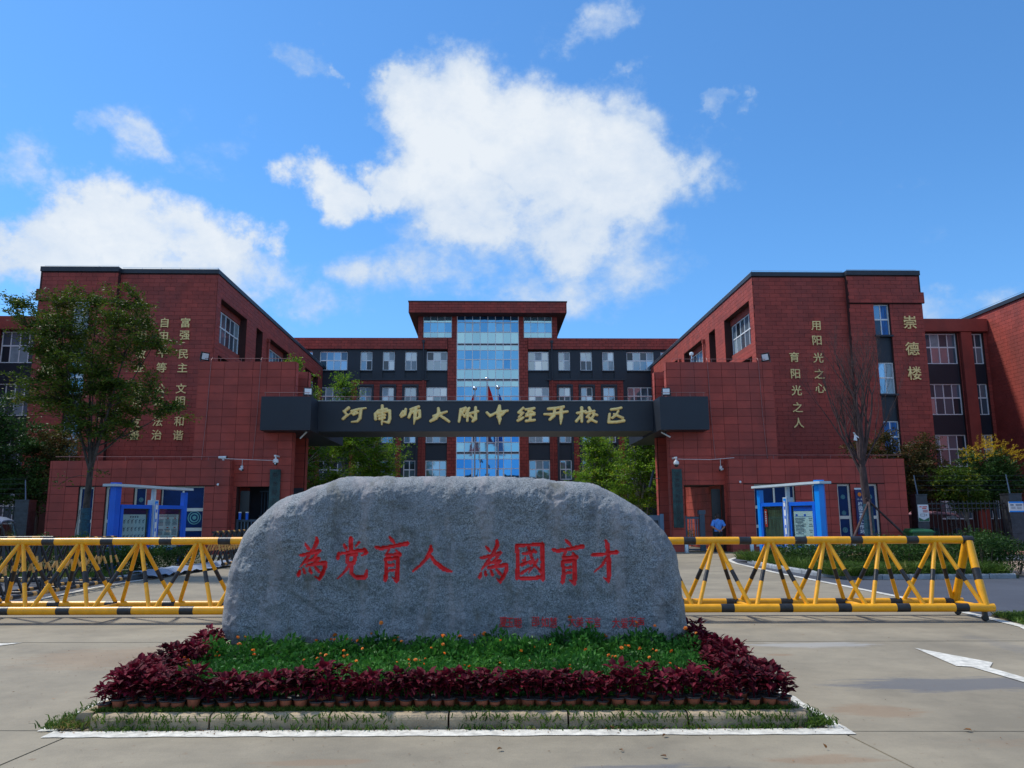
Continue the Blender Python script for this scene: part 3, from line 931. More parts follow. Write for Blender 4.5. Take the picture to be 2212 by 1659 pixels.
g = Geo(); g.prism([(7.55, 8.2), (7.55, 10.4), (8.05, 11.7), (8.22, 12.9), (60, 12.9), (60, 8.2)], -0.02, 0.03)
mk('verge_soil', g, M_EARTH, kind='structure')

# ------------------------------------------------------------------ teaching wings
F1 = [(12.0, 13.87), (8.52, 10.38), (5.07, 6.94), (1.6, 3.45)]


def wing(s, label):
    X = lambda x: s * x
    W = thing('teaching_building', label, 'school building', (X(20.6), 44, 0))

    def seg(a, b): return (min(X(a), X(b)), max(X(a), X(b)))
    pl = ('X', 44.0, 1)
    # main front face
    a0, a1 = seg(15.68, 21.25)
    wall('wall', pl, (a0, a1, 0, 15.62), [], M_JOINT, W, 0.3)
    clad(pl, (a0, a1, 4.3, 15.6), 0.64, 0.243, W, M_BRICK, bond=0.5, wob=0.12, name='block', gap=0.013, t=0.022, prio=lambda r: r[3] + (2 if r[1] - r[0] > 0.5 else 0), anchor=(a0, 0))
    # outer bay, slightly proud
    pb = ('X', 43.7, 1)
    b0, b1 = seg(21.23, 25.62)
    wn = [(*seg(22.69, 23.65), z0, z1) for z0, z1 in F1]
    hole = [(*seg(22.69, 23.65), 1.6, 13.87)]
    wall('wall', pb, (b0, b1, 0, 15.62), hole, M_JOINT, W, 0.6)
    hb = hole + [(*seg(25.5, 25.7), 14.55, 16)]
    clad(pb, (b0, b1, 4.3, 13.90), 0.64, 0.243, W, M_BRICK, holes=hole, bond=0.5, wob=0.12, name='bay_block', gap=0.013, t=0.022, prio=lambda r: r[3] + (2 if r[1] - r[0] > 0.5 else 0), anchor=(b0, 0))
    clad(pb, (*seg(21.23, 25.50), 14.56, 15.6), 0.64, 0.243, W, M_BRICK, bond=0.5, wob=0.12, name='top_block', gap=0.013, t=0.022, anchor=(b0, 0))
    g = Geo(); c0, c1 = seg(21.19, 25.72); g.box(c0, c1, 43.58, 43.72, 13.90, 14.56)
    mk('band_course', g, M_JOINT, W)
    clad(('X', 43.58, 1), (c0, c1, 13.92, 14.56), 0.64, 0.213, W, M_BRICK, bond=0.5, name='band_block', t=0.012, anchor=(b0, 13.92))
    for i, w in enumerate(wn):
        window(pb, *w, W, 2, [0, 0.52, 1], M_WHITEF, M_GLASSD if i != 1 else M_GLASS, rec=0.22, fw=0.055, bar=0.05, hb=0.09)
        if s > 0 and i in (0, 2):
            gq = Geo()
            for k in range(6):
                x = w[0] + 0.10 + 0.13 * k
                if i == 0 and k < 3: continue
                gq.box(x, x + 0.11, 43.905, 43.925, w[2] + 0.06, w[3] - 0.06)
            mk('curtain', gq, M_CURTAIN, W)
    for z0, z1 in ((10.38, 12.0), (6.94, 8.52), (3.45, 5.07)):
        g = Geo(); w0, w1 = seg(22.69, 23.65); g.box(w0 + 0.01, w1 - 0.01, 43.86, 44.2, z0 + 0.002, z1 - 0.12); mk('spandrel', g, M_DARK, W)
        g = Geo(); g.box(w0 - 0.06, w1 + 0.06, 43.60, 44.0, z1 - 0.11, z1 - 0.004); mk('window_sill', g, M_DARK, W)
    g = Geo(); w0, w1 = seg(22.6, 23.75); g.box(w0, w1, 44.2, 44.35, 0, 14.2); mk('inner_wall', g, M_DARKWALL, W)
    # side facing the forecourt axis
    ps = ('S', X(15.68), -s)
    niches = [(44.72, 49.7), (51.8, 53.3), (55.1, 60.4), (62.5, 64.0), (66.0, 71.2)]
    hs = []
    for (n0, n1) in niches:
        for k in range(4):
            hs.append((n0, n1, 11.45 - 3.4 * k, 14.35 - 3.4 * k))
    wall('side_wall', ps, (44.3, 73, 0, 15.62), hs, M_JOINT, W, 0.75)
    clad(ps, (44.0, 73, 3, 15.6), 0.64, 0.243, W, M_BRICK, holes=hs, bond=0.5, name='side_block', gap=0.013, t=0.02, maxn=260, prio=lambda r: r[3] - 0.12 * r[0] + (r[1] - r[0]))
    g = Geo()
    for (n0, n1) in niches:
        for k in range(4):
            z = 11.45 - 3.4 * k
            plane_box(g, ps, n0 + 0.01, n1 - 0.01, z + 0.002, z + 0.50, 0.35, 0.62)
            plane_box(g, ps, n0 + 0.01, n1 - 0.01, z + 2.50, z + 2.898, 0.40, 0.62)
    mk('niche_panel', g, M_REDWALL, W)
    for q, (n0, n1) in enumerate(niches):
        for k in range(2 if q < 3 else 1):
            z = 11.45 - 3.4 * k
            window(ps, n0 + 0.02, n1 - 0.02, z + 0.51, z + 2.49, W, 6 if n1 - n0 > 3 else 2, [0, 0.52, 1], M_WHITEF, M_GLASSD, rec=0.50, fw=0.06, bar=0.05, hb=0.08)
    g = Geo(); c = sorted((X(16.5), X(25.6))); g.box(c[0], c[1], 44.4, 90, 0.0, 15.5); mk('core', g, M_REDWALL, W)
    # roof coping
    g = Geo()
    a, b = seg(15.60, 21.2); g.box(a, b, 43.90, 44.45, 15.62, 15.87)
    a, b = seg(21.2, 25.62); g.box(a, b, 43.60, 44.45, 15.625, 15.90)
    a, b = seg(15.60, 16.1); g.box(a, b, 44.45, 88, 15.62, 15.87)
    mk('roof_coping', g, M_COPING, W)
    g = Geo()
    for (xa, xb, y) in ((15.7, 21.2, 44.1), (21.3, 25.5, 43.8)):
        g.tube((X(xa), y, 16.0), (X(xb), y, 16.0), 0.012, seg=5)
        x = xa
        while x <= xb: g.tube((X(x), y, 15.88), (X(x), y, 16.0), 0.01, seg=5); x += 1.1
    g.tube((X(15.75), 44.1, 16.0), (X(15.75), 73, 16.0), 0.012, seg=5)
    mk('lightning_wire', g, M_STEEL, W)
    # rain pipes on the side
    g = Geo()
    for y in (54.4, 61.4):
        g.tube((X(15.56), y, 2), (X(15.56), y, 13.9), 0.06, seg=8); g.box(X(15.56) - 0.1, X(15.56) + 0.1, y - 0.1, y + 0.1, 13.9, 14.15)
    mk('downpipe', g, M_REDWALL, W)
    return W


def wall_text(W, items, y, size, mat=M_GOLDP, weight=0.008, depth=0.03, sx=1.0, name='character'):
    for ch, x, z in items:
        o = put_text(ch, (x, y, z), size, depth, mat, W, weight=weight * size, name=name, shear=-0.04 * 0, sx=sx)


WR = wing(1, 'right red block school wing with gold characters on its front, behind the bare tree')
WLf = wing(-1, 'left red block school wing with three columns of gold characters behind the leafy tree')
wall_text(WR, [(c, 19.28, z) for c, z in zip('用阳光之心', (12.6, 11.72, 10.68, 9.72, 8.88))] + [(c, 17.87, z) for c, z in zip('育阳光之人', (10.72, 9.73, 8.75, 7.76, 6.86))], 43.93, 0.63)
wall_text(WR, [(c, 24.74, z) for c, z in zip('崇德楼', (12.75, 11.16, 9.71))], 43.62, 0.84)
wall_text(WLf, [(c, -17.33, z) for c, z in zip('富强民主文明和谐', (12.68, 11.94, 10.84, 10.06, 8.85, 8.13, 6.99, 6.21))] +
          [(c, -18.51, z) for c, z in zip('自由平等公正法治', (12.68, 11.95, 10.90, 10.06, 8.85, 8.13, 6.99, 6.23))] +
          [(c, -19.74, z) for c, z in zip('爱国敬业诚信友善', (12.62, 11.88, 10.85, 10.07, 8.82, 8.10, 6.92, 6.23))], 43.93, 0.60)
wall_text(WLf, [(c, -24.64, z) for c, z in zip('至善楼', (12.75, 11.30, 9.85))], 43.62, 0.84)


def link_block(s, label):
    X = lambda x: s * x
    B = thing('link_building', label, 'school building', (X(29.9), 51, 0))
    def seg(a, b): return (min(X(a), X(b)), max(X(a), X(b)))
    pl = ('X', 51.0, 1)
    rows = [(11.74, 13.87), (8.24, 10.37), (4.75, 6.9), (1.3, 3.4)]
    cols = [(29.75, 32.12, 4), (32.99, 33.95, 2), (26.6, 28.9, 4)]
    hs = [(*seg(a, b), 1.3, 13.87) for a, b, _ in cols]
    wall('wall', pl, (*seg(25.6, 34.2), 0, 13.9), hs, M_JOINT, B, 0.5)
    clad(pl, (*seg(25.6, 34.2), 4, 13.9), 0.64, 0.243, B, M_BRICK, holes=hs + [(*seg(32.2, 32.97), 0, 14)], bond=0.5, name='block', gap=0.018, t=0.02, prio=lambda r: r[3])
    for a, b, n in cols:
        for z0, z1 in rows:
            window(pl, *seg(a, b), z0, z1, B, n, [0, 0.55, 1], M_WHITEF, M_GLASSD, rec=0.25, fw=0.07, bar=0.06, hb=0.09)
        for z0, z1 in ((10.37, 11.74), (6.9, 8.24), (3.4, 4.75)):
            g = Geo(); w0, w1 = seg(a, b); g.box(w0 + 0.01, w1 - 0.01, 51.12, 51.45, z0 + 0.003, z1 - 0.003)
            mk('spandrel', g, M_DARK, B)
    g = Geo(); a, b = seg(32.23, 32.97); g.box(a, b, 50.72, 51.0, 0, 13.9); mk('pier', g, M_REDWALL, B)
    g = Geo(); a, b = seg(25.6, 34.12); g.box(a, b, 50.66, 51.2, 13.93, 14.8); mk('parapet', g, M_REDWALL, B)
    g = Geo(); a, b = seg(25.6, 34.19); g.box(a, b, 51.5, 60, 0, 13.9); mk('core', g, M_DARKWALL, B)
    return B


link_block(1, 'lower red building with white gridded windows right of the right school wing')
link_block(-1, 'lower red building with white gridded windows far left, seen past the leafy tree')


def end_wing(s, label):
    X = lambda x: s * x
    B = thing('end_building', label, 'school building', (X(38), 45, 0))
    ps = ('S', X(34.2), -s)
    g = Geo(); a, b = sorted((X(34.2), X(46))); g.box(a, b, 34, 62, 0, 15.28); mk('wall', g, M_REDWALL, B)
    clad(ps, (40, 62, 4.3, 15.2), 0.64, 0.243, B, M_BRICK, bond=0.5, name='block', gap=0.013, t=0.02, prio=lambda r: r[3])
    g = Geo(); a, b = sorted((X(34.08), X(46))); g.box(a, b, 33.9, 62, 15.28, 15.52); mk('roof_coping', g, M_COPING, B)
    g = Geo(); g.tube((X(34.2), 38, 15.66), (X(34.2), 62, 15.66), 0.012, seg=5); mk('lightning_wire', g, M_STEEL, B)
    return B


end_wing(1, 'plain red block wing at the right edge, its roof edge rising to the right')
end_wing(-1, 'plain red block wing at the left edge of the photo, behind the leafy tree')

# ------------------------------------------------------------------ central building
CB = thing('main_building', 'central red and charcoal school building with a tall blue glass curtain wall', 'school building', (0, 73, 0))
CX = 0.0
pl = ('X', 73.0, 1)
rowsC = [(15.38, 17.23), (11.93, 13.78), (8.45, 10.28), (4.99, 6.83), (1.5, 3.4)]
for s in (1, -1):
    X = lambda x: s * x
    def seg(a, b): return (min(X(a), X(b)), max(X(a), X(b)))
    wide = (3.86, 5.84); nar = [(6.76, 7.90), (8.87, 10.02), (11.0, 12.15)]; big = (13.35, 16.0); nxt = (16.65, 19.3)
    holes = [(*seg(*wide), 1.5, 17.23)] + [(*seg(*n), 14.62, 17.23) for n in nar] + [(*seg(*n), 1.5, 13.78) for n in nar] + [(*seg(*big), 1.5, 17.23), (*seg(*nxt), 1.5, 17.23)]
    # charcoal upper storey, red below
    wall('upper_wall', pl, (*seg(5.84, 21), 14.42, 17.40), holes, M_DARK, CB, 0.5)
    wall('upper_wall', pl, (*seg(12.95, 21), 0, 14.42), holes, M_DARK, CB, 0.5)
    lowred = (*seg(5.84, 12.95), 0, 14.40)
    wall('wall', pl, lowred, holes, M_JOINT, CB, 0.5)
    surround = [(seg(*n)[0] - 0.2, seg(*n)[1] + 0.2, 0, 14.0) for n in nar]
    clad(pl, lowred, 0.62, 0.30, CB, M_BRICK, holes=holes + surround, bond=0.5, name='block', gap=0.03, t=0.03, maxn=290, prio=lambda r: r[3])
    g = Geo(); a, b = seg(5.6, 13.1); g.box(a, b, 72.84, 72.999, 14.40, 14.52); mk('ledge', g, M_COPING, CB)
    # red pier beside the curtain wall
    wall('pier', pl, (*seg(2.95, 3.86), 0, 18.5), [], M_JOINT, CB, 0.5)
    clad(('X', 72.98, 1), (*seg(2.95, 3.84), 2, 18.5), 0.445, 0.30, CB, M_BRICK, bond=0.5, name='pier_block', gap=0.03, t=0.03, maxn=150)
    # parapet
    g = Geo(); a, b = seg(3.86, 22); g.box(a, b, 72.80, 73.4, 17.40, 18.50); mk('parapet', g, M_JOINT, CB)
    clad(('X', 72.80, 1), (*seg(3.86, 22), 17.42, 18.50), 0.62, 0.27, CB, M_BRICK, bond=0.5, name='parapet_block', gap=0.025, t=0.03, maxn=130)
    # dark window surrounds
    for n in nar:
        g = Geo(); a, b = seg(*n)
        g.box(a - 0.2, a - 0.002, 72.90, 72.998, 0, 14.0); g.box(b + 0.002, b + 0.2, 72.90, 72.998, 0, 14.0); g.box(a - 0.2, b + 0.2, 72.88, 72.996, 13.80, 14.02)
        mk('window_surround', g, M_DARKWALL, CB)
    allc = [(wide, 3)] + [(n, 2) for n in nar] + [(big, 4), (nxt, 3)]
    for (c, k) in allc:
        for r, (z0, z1) in enumerate(rowsC[:4]):
            if c is nxt and r > 0: continue
            open_low = [0, 0.53, 1]
            window(pl, *seg(*c), z0, z1, CB, k, open_low, M_WHITEF, M_GLASS if r < 3 or c == wide else M_GLASSD, rec=0.24, fw=0.09, bar=0.075, hb=0.10, sill=None)
        a, b = seg(*c)
        for z0, z1 in ((13.78, 15.38), (10.28, 11.93), (6.83, 8.45), (3.4, 4.99)):
            g = Geo(); g.box(a, b, 73.13, 73.4, 14.62 if z0 == 13.78 and c in nar else z0, z1); mk('spandrel', g, M_DARK, CB)
            g = Geo(); g.box(a - 0.03, b + 0.03, 72.93, 73.12, z1 - 0.10, z1 - 0.004); mk('window_sill', g, M_DARKWALL, CB)
    # rain pipe
    g = Geo(); x = X(6.13)
    g.tube((x, 72.72, 14.5), (x, 72.72, 18.0), 0.07, seg=8); g.box(x - 0.13, x + 0.13, 72.6, 72.79, 18.0, 18.25)
    mk('downpipe', g, M_COPING, CB)
    g = Geo(); g.tube((x, 72.72, 0), (x, 72.72, 14.38), 0.07, seg=8); mk('downpipe', g, M_REDWALL, CB)
g = Geo(); g.box(-22, 22, 73.55, 88, 0, 17.4); mk('core', g, M_DARKWALL, CB)
# curtain wall: one frame, a pane in every light
fr = Geo(); cw0, cw1 = -2.94, 2.94
segs = [[20.79, 20.08, 19.1, 18.01], [17.82, 17.33, 16.45, 15.46, 14.55], [14.35, 13.80, 12.91, 11.95, 11.08], [10.88, 10.38, 9.45, 8.49, 7.61], [7.40, 6.93, 6.04, 5.10, 4.15]]
nc = 8
for i in range(nc + 1):
    x = cw0 + (cw1 - cw0) * i / nc
    fr.box(x - 0.03, x + 0.03, 72.93, 73.06, 4.1, 20.82)
for sg in segs:
    for z in sg: fr.box(cw0, cw1, 72.945, 73.05, z - 0.028, z + 0.028)
    for (c0, c1, r) in ((1, 3, 1), (5, 7, 1)):
        x0 = cw0 + (cw1 - cw0) * c0 / nc; x1 = cw0 + (cw1 - cw0) * c1 / nc
        z1, z0 = (sg[1], sg[2]) if len(sg) == 4 else (sg[2], sg[3])
        for (a, b) in ((x0, (x0 + x1) / 2), ((x0 + x1) / 2, x1)):
            fr.box(a + 0.03, a + 0.07, 72.92, 73.0, z0 + 0.03, z1 - 0.03); fr.box(b - 0.07, b - 0.03, 72.92, 73.0, z0 + 0.03, z1 - 0.03)
            fr.box(a + 0.07, b - 0.07, 72.92, 73.0, z0 + 0.03, z0 + 0.07); fr.box(a + 0.07, b - 0.07, 72.92, 73.0, z1 - 0.07, z1 - 0.03)
frame = mk('curtain_wall', fr, M_WHITEF, CB)
for sg in segs:
    for j in range(len(sg) - 1):
        gm = M_SPAN if (len(sg) - 2 == j or (len(sg) == 5 and j == 0)) else M_CURT
        for i in range(nc):
            x0 = cw0 + (cw1 - cw0) * i / nc + 0.01; x1 = cw0 + (cw1 - cw0) * (i + 1) / nc - 0.01
            key = (round(x1 - x0, 3), round(sg[j] - sg[j + 1], 3), gm.name)
            if key not in PANE_MESH:
                q = Geo(); hh = (sg[j] - sg[j + 1]) / 2 - 0.01; q.box(-(x1 - x0) / 2, (x1 - x0) / 2, -0.008, 0.008, -hh, hh); PANE_MESH[key] = mesh_of('glass_pane', q, gm)
            o = bpy.data.objects.new('glass_pane', PANE_MESH[key]); link(o, frame, ((x0 + x1) / 2, 73.0, (sg[j] + sg[j + 1]) / 2))
            o.rotation_euler = (random.uniform(-0.012, 0.012), 0, random.uniform(-0.010, 0.010))
for za, zb in ((17.82, 18.01), (14.35, 14.55), (10.88, 11.08), (7.40, 7.61), (0, 4.15)):
    g = Geo(); g.box(cw0, cw1, 72.99, 73.2, za + 0.03, zb - 0.03); mk('floor_band', g, M_COPING, CB)
g = Geo(); g.box(cw0, cw1, 73.3, 73.5, 0, 20.8); mk('curtain_backing', g, M_DARKWALL, CB)
# tower top
hs = [(3.46, 6.2, 18.58, 20.79), (-6.2, -3.46, 18.58, 20.79), (-2.95, 2.95, 0, 20.8)]
wall('tower_wall', ('X', 73.0, 1), (-6.7, 6.7, 18.50, 20.80), hs, M_JOINT, CB, 0.5)
clad(('X', 73.0, 1), (-6.7, 6.7, 18.5, 20.8), 0.45, 0.30, CB, M_BRICK, holes=hs, bond=0.5, name='tower_block', gap=0.03, t=0.03)
for a, b in ((3.46, 6.2), (-6.2, -3.46)):
    window(('X', 73.0, 1), a, b, 18.58, 20.79, CB, 4, [0, 0.24, 0.68, 1], M_WHITEF, M_SPAN, rec=0.10, fw=0.05, bar=0.05, gm2=M_CURT)
g = Geo(); g.box(-6.7, 6.7, 73.5, 82, 17.4, 20.8); mk('tower_core', g, M_REDWALL, CB)
g = Geo(); g.box(-7.47, 7.47, 71.6, 83, 20.66, 21.72); mk('roof_slab', g, M_JOINT, CB)
clad(('X', 71.6, 1), (-7.47, 7.47, 20.68, 21.72), 0.62, 0.26, CB, M_BRICK, bond=0.5, name='roof_block', gap=0.025, t=0.03)
clad(('S', -7.47, -1), (71.6, 83, 20.68, 21.72), 0.62, 0.26, CB, M_BRICK, bond=0.5, name='roof_side_block', gap=0.025, t=0.03, maxn=40)
clad(('S', 7.47, 1), (71.6, 83, 20.68, 21.72), 0.62, 0.26, CB, M_BRICK, bond=0.5, name='roof_side_block', gap=0.025, t=0.03, maxn=40)
g = Geo(); g.box(-7.55, 7.55, 71.5, 83.1, 21.722, 21.82); mk('roof_coping', g, M_COPING, CB)

# ------------------------------------------------------------------ gatehouses
def gatehouse(s, label, inner, lowx, lowo, tallo, wins, door):
    """s side; inner: gate edge of the tall slab; lowx/lowo: inner and outer edge of the low block"""
    X = lambda x: s * x
    def seg(a, b): return (min(X(a), X(b)), max(X(a), X(b)))
    B = thing('gatehouse', label, 'gatehouse', (X((lowx + lowo) / 2), 35.5, 0))
    TW, TH = 0.655, 0.372
    # low block
    pf = ('X', 35.5, 1)
    hs = [(*seg(a, b), 0.33, 3.03) for a, b, _ in wins]
    wall('low_wall', pf, (*seg(lowx, lowo), 0, 4.19), hs, M_JOINT, B, 0.35)
    clad(pf, (*seg(lowx, lowo), 0.0, 4.19), TW, TH, B, M_TILE, holes=hs, gap=0.015, t=0.03, name='tile', anchor=(X(lowx), 4.19 - TH * 12))
    for sd, xx, nn_, nm in ((-s, lowx, -s, 'inner'), (s, lowo, s, 'outer')):
        psd = ('S', X(xx), nn_)
        g = Geo(); plane_box(g, psd, 35.85, 43.9, 0, 4.19, 0, 0.3); mk(nm + '_side_wall', g, M_JOINT, B)
        clad(psd, (35.5, 43.9, 0, 4.19), TW, TH, B, M_TILE, gap=0.015, t=0.03, name='side_tile', maxn=120, anchor=(35.5, 4.19 - TH * 12))
    g = Geo(); a, b = seg(lowx + 0.3, lowo - 0.3); g.box(a, b, 35.85, 43.9, 3.95, 4.05); mk('low_roof', g, M_DARKWALL, B)
    g = Geo(); g.box(a, b, 36.2, 36.3, 0, 3.95); mk('inner_wall', g, M_FILM, B)
    for a, b, kind in wins:
        cols_, rows_ = (([0, 0.5, 1], [0, 0.16, 0.31, 0.56, 1]) if kind == 'big' else (1, [0, 0.44, 1]))
        window(pf, *seg(a, b), 0.33, 3.03, B, cols_ if kind != 'big' else 1, rows_ if kind != 'big' else [0, 0.30, 0.62, 1], M_CREAMF, M_FILM, rec=0.14, fw=0.085 if kind != 'big' else 0.05, bar=0.07, hb=0.14, sill=M_CREAMF)
        if kind == 'big':
            c0, c1 = seg(a, b); g = Geo(); g.box((c0 + c1) / 2 - 0.04, (c0 + c1) / 2 + 0.04, 35.60, 35.63, 2.02, 2.98); mk('mullion', g, M_CREAMF, B)
        # round pale emblems on the film
        g = Geo(); c0, c1 = seg(a, b)
        for (cz, rr) in (((2.45, 0.10), (1.72, 0.10), (0.95, 0.12)) if kind != 'big' else ((1.65, 0.30),)):
            cx = (c0 + c1) / 2 if kind != 'big' else c0 + (c1 - c0) * (0.78 if s < 0 else 0.3)
            for (r0, r1) in ((rr, rr * 0.86), (rr * 0.7, rr * 0.5), (rr * 0.3, 0.001)):
                n = 20; vs = []
                for k in range(n):
                    t = 2 * math.pi * k / n; vs += [(cx + r0 * math.cos(t), 35.643, cz + r0 * math.sin(t)), (cx + r1 * math.cos(t), 35.643, cz + r1 * math.sin(t))]
                g.add(vs, [(2 * k, 2 * k + 1, (2 * k + 3) % (2 * n), (2 * k + 2) % (2 * n)) for k in range(n)])
        mk('window_emblem', g, M_EMBLEM, B)
    # tall front slab with doorway
    pt = ('X', 36.0, 1)
    dh = [(*seg(*door), 0, 3.03)]
    hid = [(*seg(lowx, lowo), 0, 4.15)]
    wall('tall_wall', pt, (*seg(inner, tallo), 0, 8.83), dh, M_JOINT, B, 0.45)
    clad(pt, (*seg(inner, tallo), 0, 8.83), TW, TH, B, M_TILE, holes=dh + hid, gap=0.015, t=0.03, name='upper_tile', anchor=(X(inner), 8.83 - TH * 30))
    # rear slab
    pr = ('X', 38.6, 1)
    wall('rear_wall', pr, (*seg(inner + 0.02, tallo), 0, 8.83), [(*seg(door[0] + .2, door[1] + 0.6), 0, 3.03)], M_JOINT, B, 0.45)
    clad(pr, (*seg(inner + 0.02, inner + 0.75), 0, 8.83), TW, TH, B, M_TILE, gap=0.015, t=0.03, name='rear_tile', anchor=(X(inner), 8.83 - TH * 30))
    for (y0, y1) in ((36.0, 36.45), (38.6, 39.05)):
        clad(('S', X(inner), -s), (y0, y1, 0, 8.83), TW, TH, B, M_TILE, gap=0.015, t=0.03, name='edge_tile', anchor=(y0, 8.83 - TH * 30))
    g = Geo(); plane_box(g, ('S', X(inner + 0.5), -s), 36.45, 38.6, 3.05, 8.7, 0, 0.3); mk('return_wall', g, M_REDWALL, B)
    g = Geo(); a, b = seg(tallo - 0.35, tallo); g.box(a, b, 36.45, 43.9, 0, 8.83); g2 = a, b
    mk('outer_return_wall', g, M_REDWALL, B)
    clad(('S', X(tallo), s), (36.0, 43.9, 4.2, 8.83), TW, TH, B, M_TILE, gap=0.015, t=0.03, name='return_tile', maxn=60)
    g = Geo(); a, b = seg(inner + 0.5, tallo - 0.35); g.box(a, b, 36.45, 39, 3.06, 3.16); mk('passage_ceiling', g, M_DARKWALL, B)
    # metal door leaf standing in the doorway
    g = Geo(); a, b = seg(door[1] - 0.5, door[1] - 0.08); g.box(a, b, 36.3, 36.38, 0.05, 2.85); mk('door_leaf', g, M_BLKP, B)
    # rod along the top
    g = Geo(); a, b = seg(inner + 0.3, tallo)
    g.tube((a, 36.1, 9.0), (b, 36.1, 9.0), 0.012, seg=5)
    x = a
    while x < b: g.tube((x, 36.1, 8.83), (x, 36.1, 9.0), 0.010, seg=5); x += 0.95
    for xx in (inner + 1.95, inner + 4.4) if s > 0 else (inner + 1.6, inner + 3.9):
        g.path([(X(xx), 36.1, 9.05), (X(xx), 35.93, 8.9), (X(xx + 0.05), 35.93, 6.4), (X(xx + 0.16), 35.93, 4.25)], 0.013, seg=5)
    mk('lightning_rod', g, M_RAIL, B)
    return B


GR = gatehouse(1, 'right red tiled gatehouse with navy windows, beside the person in blue', 8.47, 11.03, 19.22, 13.53,
               [(12.17, 14.05, 'big'), (14.85, 15.40, 'n'), (16.02, 16.63, 'n'), (17.28, 17.90, 'n')], (9.07, 10.92))
GL = gatehouse(-1, 'left red tiled gatehouse with navy windows, behind the left notice board', 8.98, 11.58, 19.53, 13.45,
               [(12.68, 14.58, 'big'), (15.22, 15.78, 'n'), (16.35, 17.02, 'n'), (17.53, 18.2, 'n')], (9.75, 11.40))

# ------------------------------------------------------------------ gate beam with gold lettering
BM = thing('gate_beam', 'dark slate beam across the gateway with gold calligraphy and a box at each end', 'gate beam', (0, 36.5, 0))
g = Geo(); g.box(-7.97, 7.86, 36.5, 39.2, 5.60, 7.02); mk('beam', g, M_DARK, BM)
g = Geo(); g.box(-7.97, 7.86, 36.44, 39.26, 7.022, 7.06); mk('beam_cap', g, M_KERBG, BM)
for s, nm in ((-1, 'l'), (1, 'r')):
    x0, x1 = sorted((s * 7.92 - 0.05, s * 10.16 - 0.05))
    g = Geo(); g.box(x0, x1, 35.0, 43.0, 5.50, 7.03)
    o = mk('end_box', g, M_DARK, BM)
    g = Geo(); 
    for (ya) in (35.08,): g.tube((x0 + 0.1, ya, 7.22), (x1 - 0.1, ya, 7.22), 0.012, seg=5)
    for k in range(4): g.tube((x0 + 0.15 + k * 0.64, 35.08, 7.03), (x0 + 0.15 + k * 0.64, 35.08, 7.22), 0.01, seg=5)
    mk('rod_rail', g, M_RAIL, BM)
g = Geo(); g.tube((-7.9, 36.6, 7.26), (7.8, 36.6, 7.26), 0.010, seg=5)
for k in range(16): g.tube((-7.8 + k * 1.04, 36.6, 7.06), (-7.8 + k * 1.04, 36.6, 7.26), 0.01, seg=5)
mk('rod_rail', g, M_RAIL, BM)

A0 = 2.0109
he = [[(948, 212, 10), (920, 236, 9)], [(908, 238, 6), (938, 268, 8), (906, 300, 9)], [(906, 300, 8), (978, 245, 3)], [(972, 238, 8), (1030, 222, 8), (1085, 213, 5)],
      [(982, 262, 6), (1002, 244, 6), (1020, 252, 5)], [(988, 270, 5), (1016, 256, 5)], [(1046, 225, 10), (1040, 295, 10), (1020, 320, 8), (975, 325, 5)]]
nan = [[(1215, 195, 9), (1218, 245, 11)], [(1183, 235, 8), (1250, 222, 9)], [(1178, 242, 8), (1160, 262, 9), (1165, 303, 9)], [(1178, 258, 8), (1275, 234, 9), (1277, 300, 10), (1268, 330, 9), (1225, 322, 5)],
       [(1217, 245, 10), (1215, 345, 5)], [(1190, 281, 8), (1240, 270, 7)], [(1195, 302, 8), (1237, 292, 7)]]
shi = [[(1380, 240, 8), (1362, 272, 8)], [(1402, 222, 8), (1396, 265, 9), (1368, 286, 6)], [(1440, 224, 8), (1505, 202, 9)], [(1445, 240, 9), (1428, 288, 9)], [(1445, 250, 8), (1512, 234, 9), (1514, 285, 9), (1493, 300, 6)],
       [(1480, 215, 12), (1476, 290, 11), (1469, 342, 3)]]
da = [[(1660, 218, 9), (1664, 255, 12), (1640, 295, 13), (1600, 318, 9)], [(1623, 278, 8), (1680, 258, 9), (1727, 243, 7)], [(1683, 280, 8), (1716, 300, 9), (1746, 322, 8)]]
fu = [[(1838, 225, 9), (1833, 270, 9), (1825, 322, 8)], [(1838, 225, 8), (1876, 214, 9), (1860, 242, 8), (1848, 252, 6)], [(1848, 255, 6), (1868, 282, 7)], [(1905, 215, 8), (1880, 265, 8)], [(1895, 250, 8), (1890, 316, 8)],
      [(1908, 258, 8), (1975, 240, 8)], [(1956, 210, 9), (1955, 300, 11), (1933, 320, 8)], [(1918, 278, 7), (1932, 293, 7)]]
zh = [[(35, 250, 8), (60, 276, 9), (85, 268, 5)], [(60, 272, 6), (110, 250, 8), (198, 235, 8)], [(135, 197, 9), (130, 235, 16), (128, 265, 9), (135, 300, 13), (134, 340, 4)], [(108, 252, 7), (122, 268, 7)], [(182, 240, 7), (158, 265, 8), (120, 285, 8)]]
jing = [[(322, 214, 8), (285, 250, 8), (322, 252, 7), (288, 287, 7)], [(280, 314, 9), (302, 305, 8), (322, 290, 7)], [(342, 226, 7), (410, 216, 8)], [(398, 222, 7), (348, 262, 7)], [(360, 238, 6), (412, 252, 6)],
        [(345, 277, 8), (410, 266, 8)], [(380, 264, 9), (375, 312, 9)], [(345, 318, 9), (412, 310, 8)]]
kai = [[(522, 220, 9), (590, 214, 9), (642, 204, 9)], [(490, 262, 7), (550, 264, 9), (612, 250, 9), (672, 242, 8)], [(572, 225, 8), (565, 275, 10), (533, 304, 9)], [(624, 216, 10), (622, 290, 12), (618, 342, 4)]]
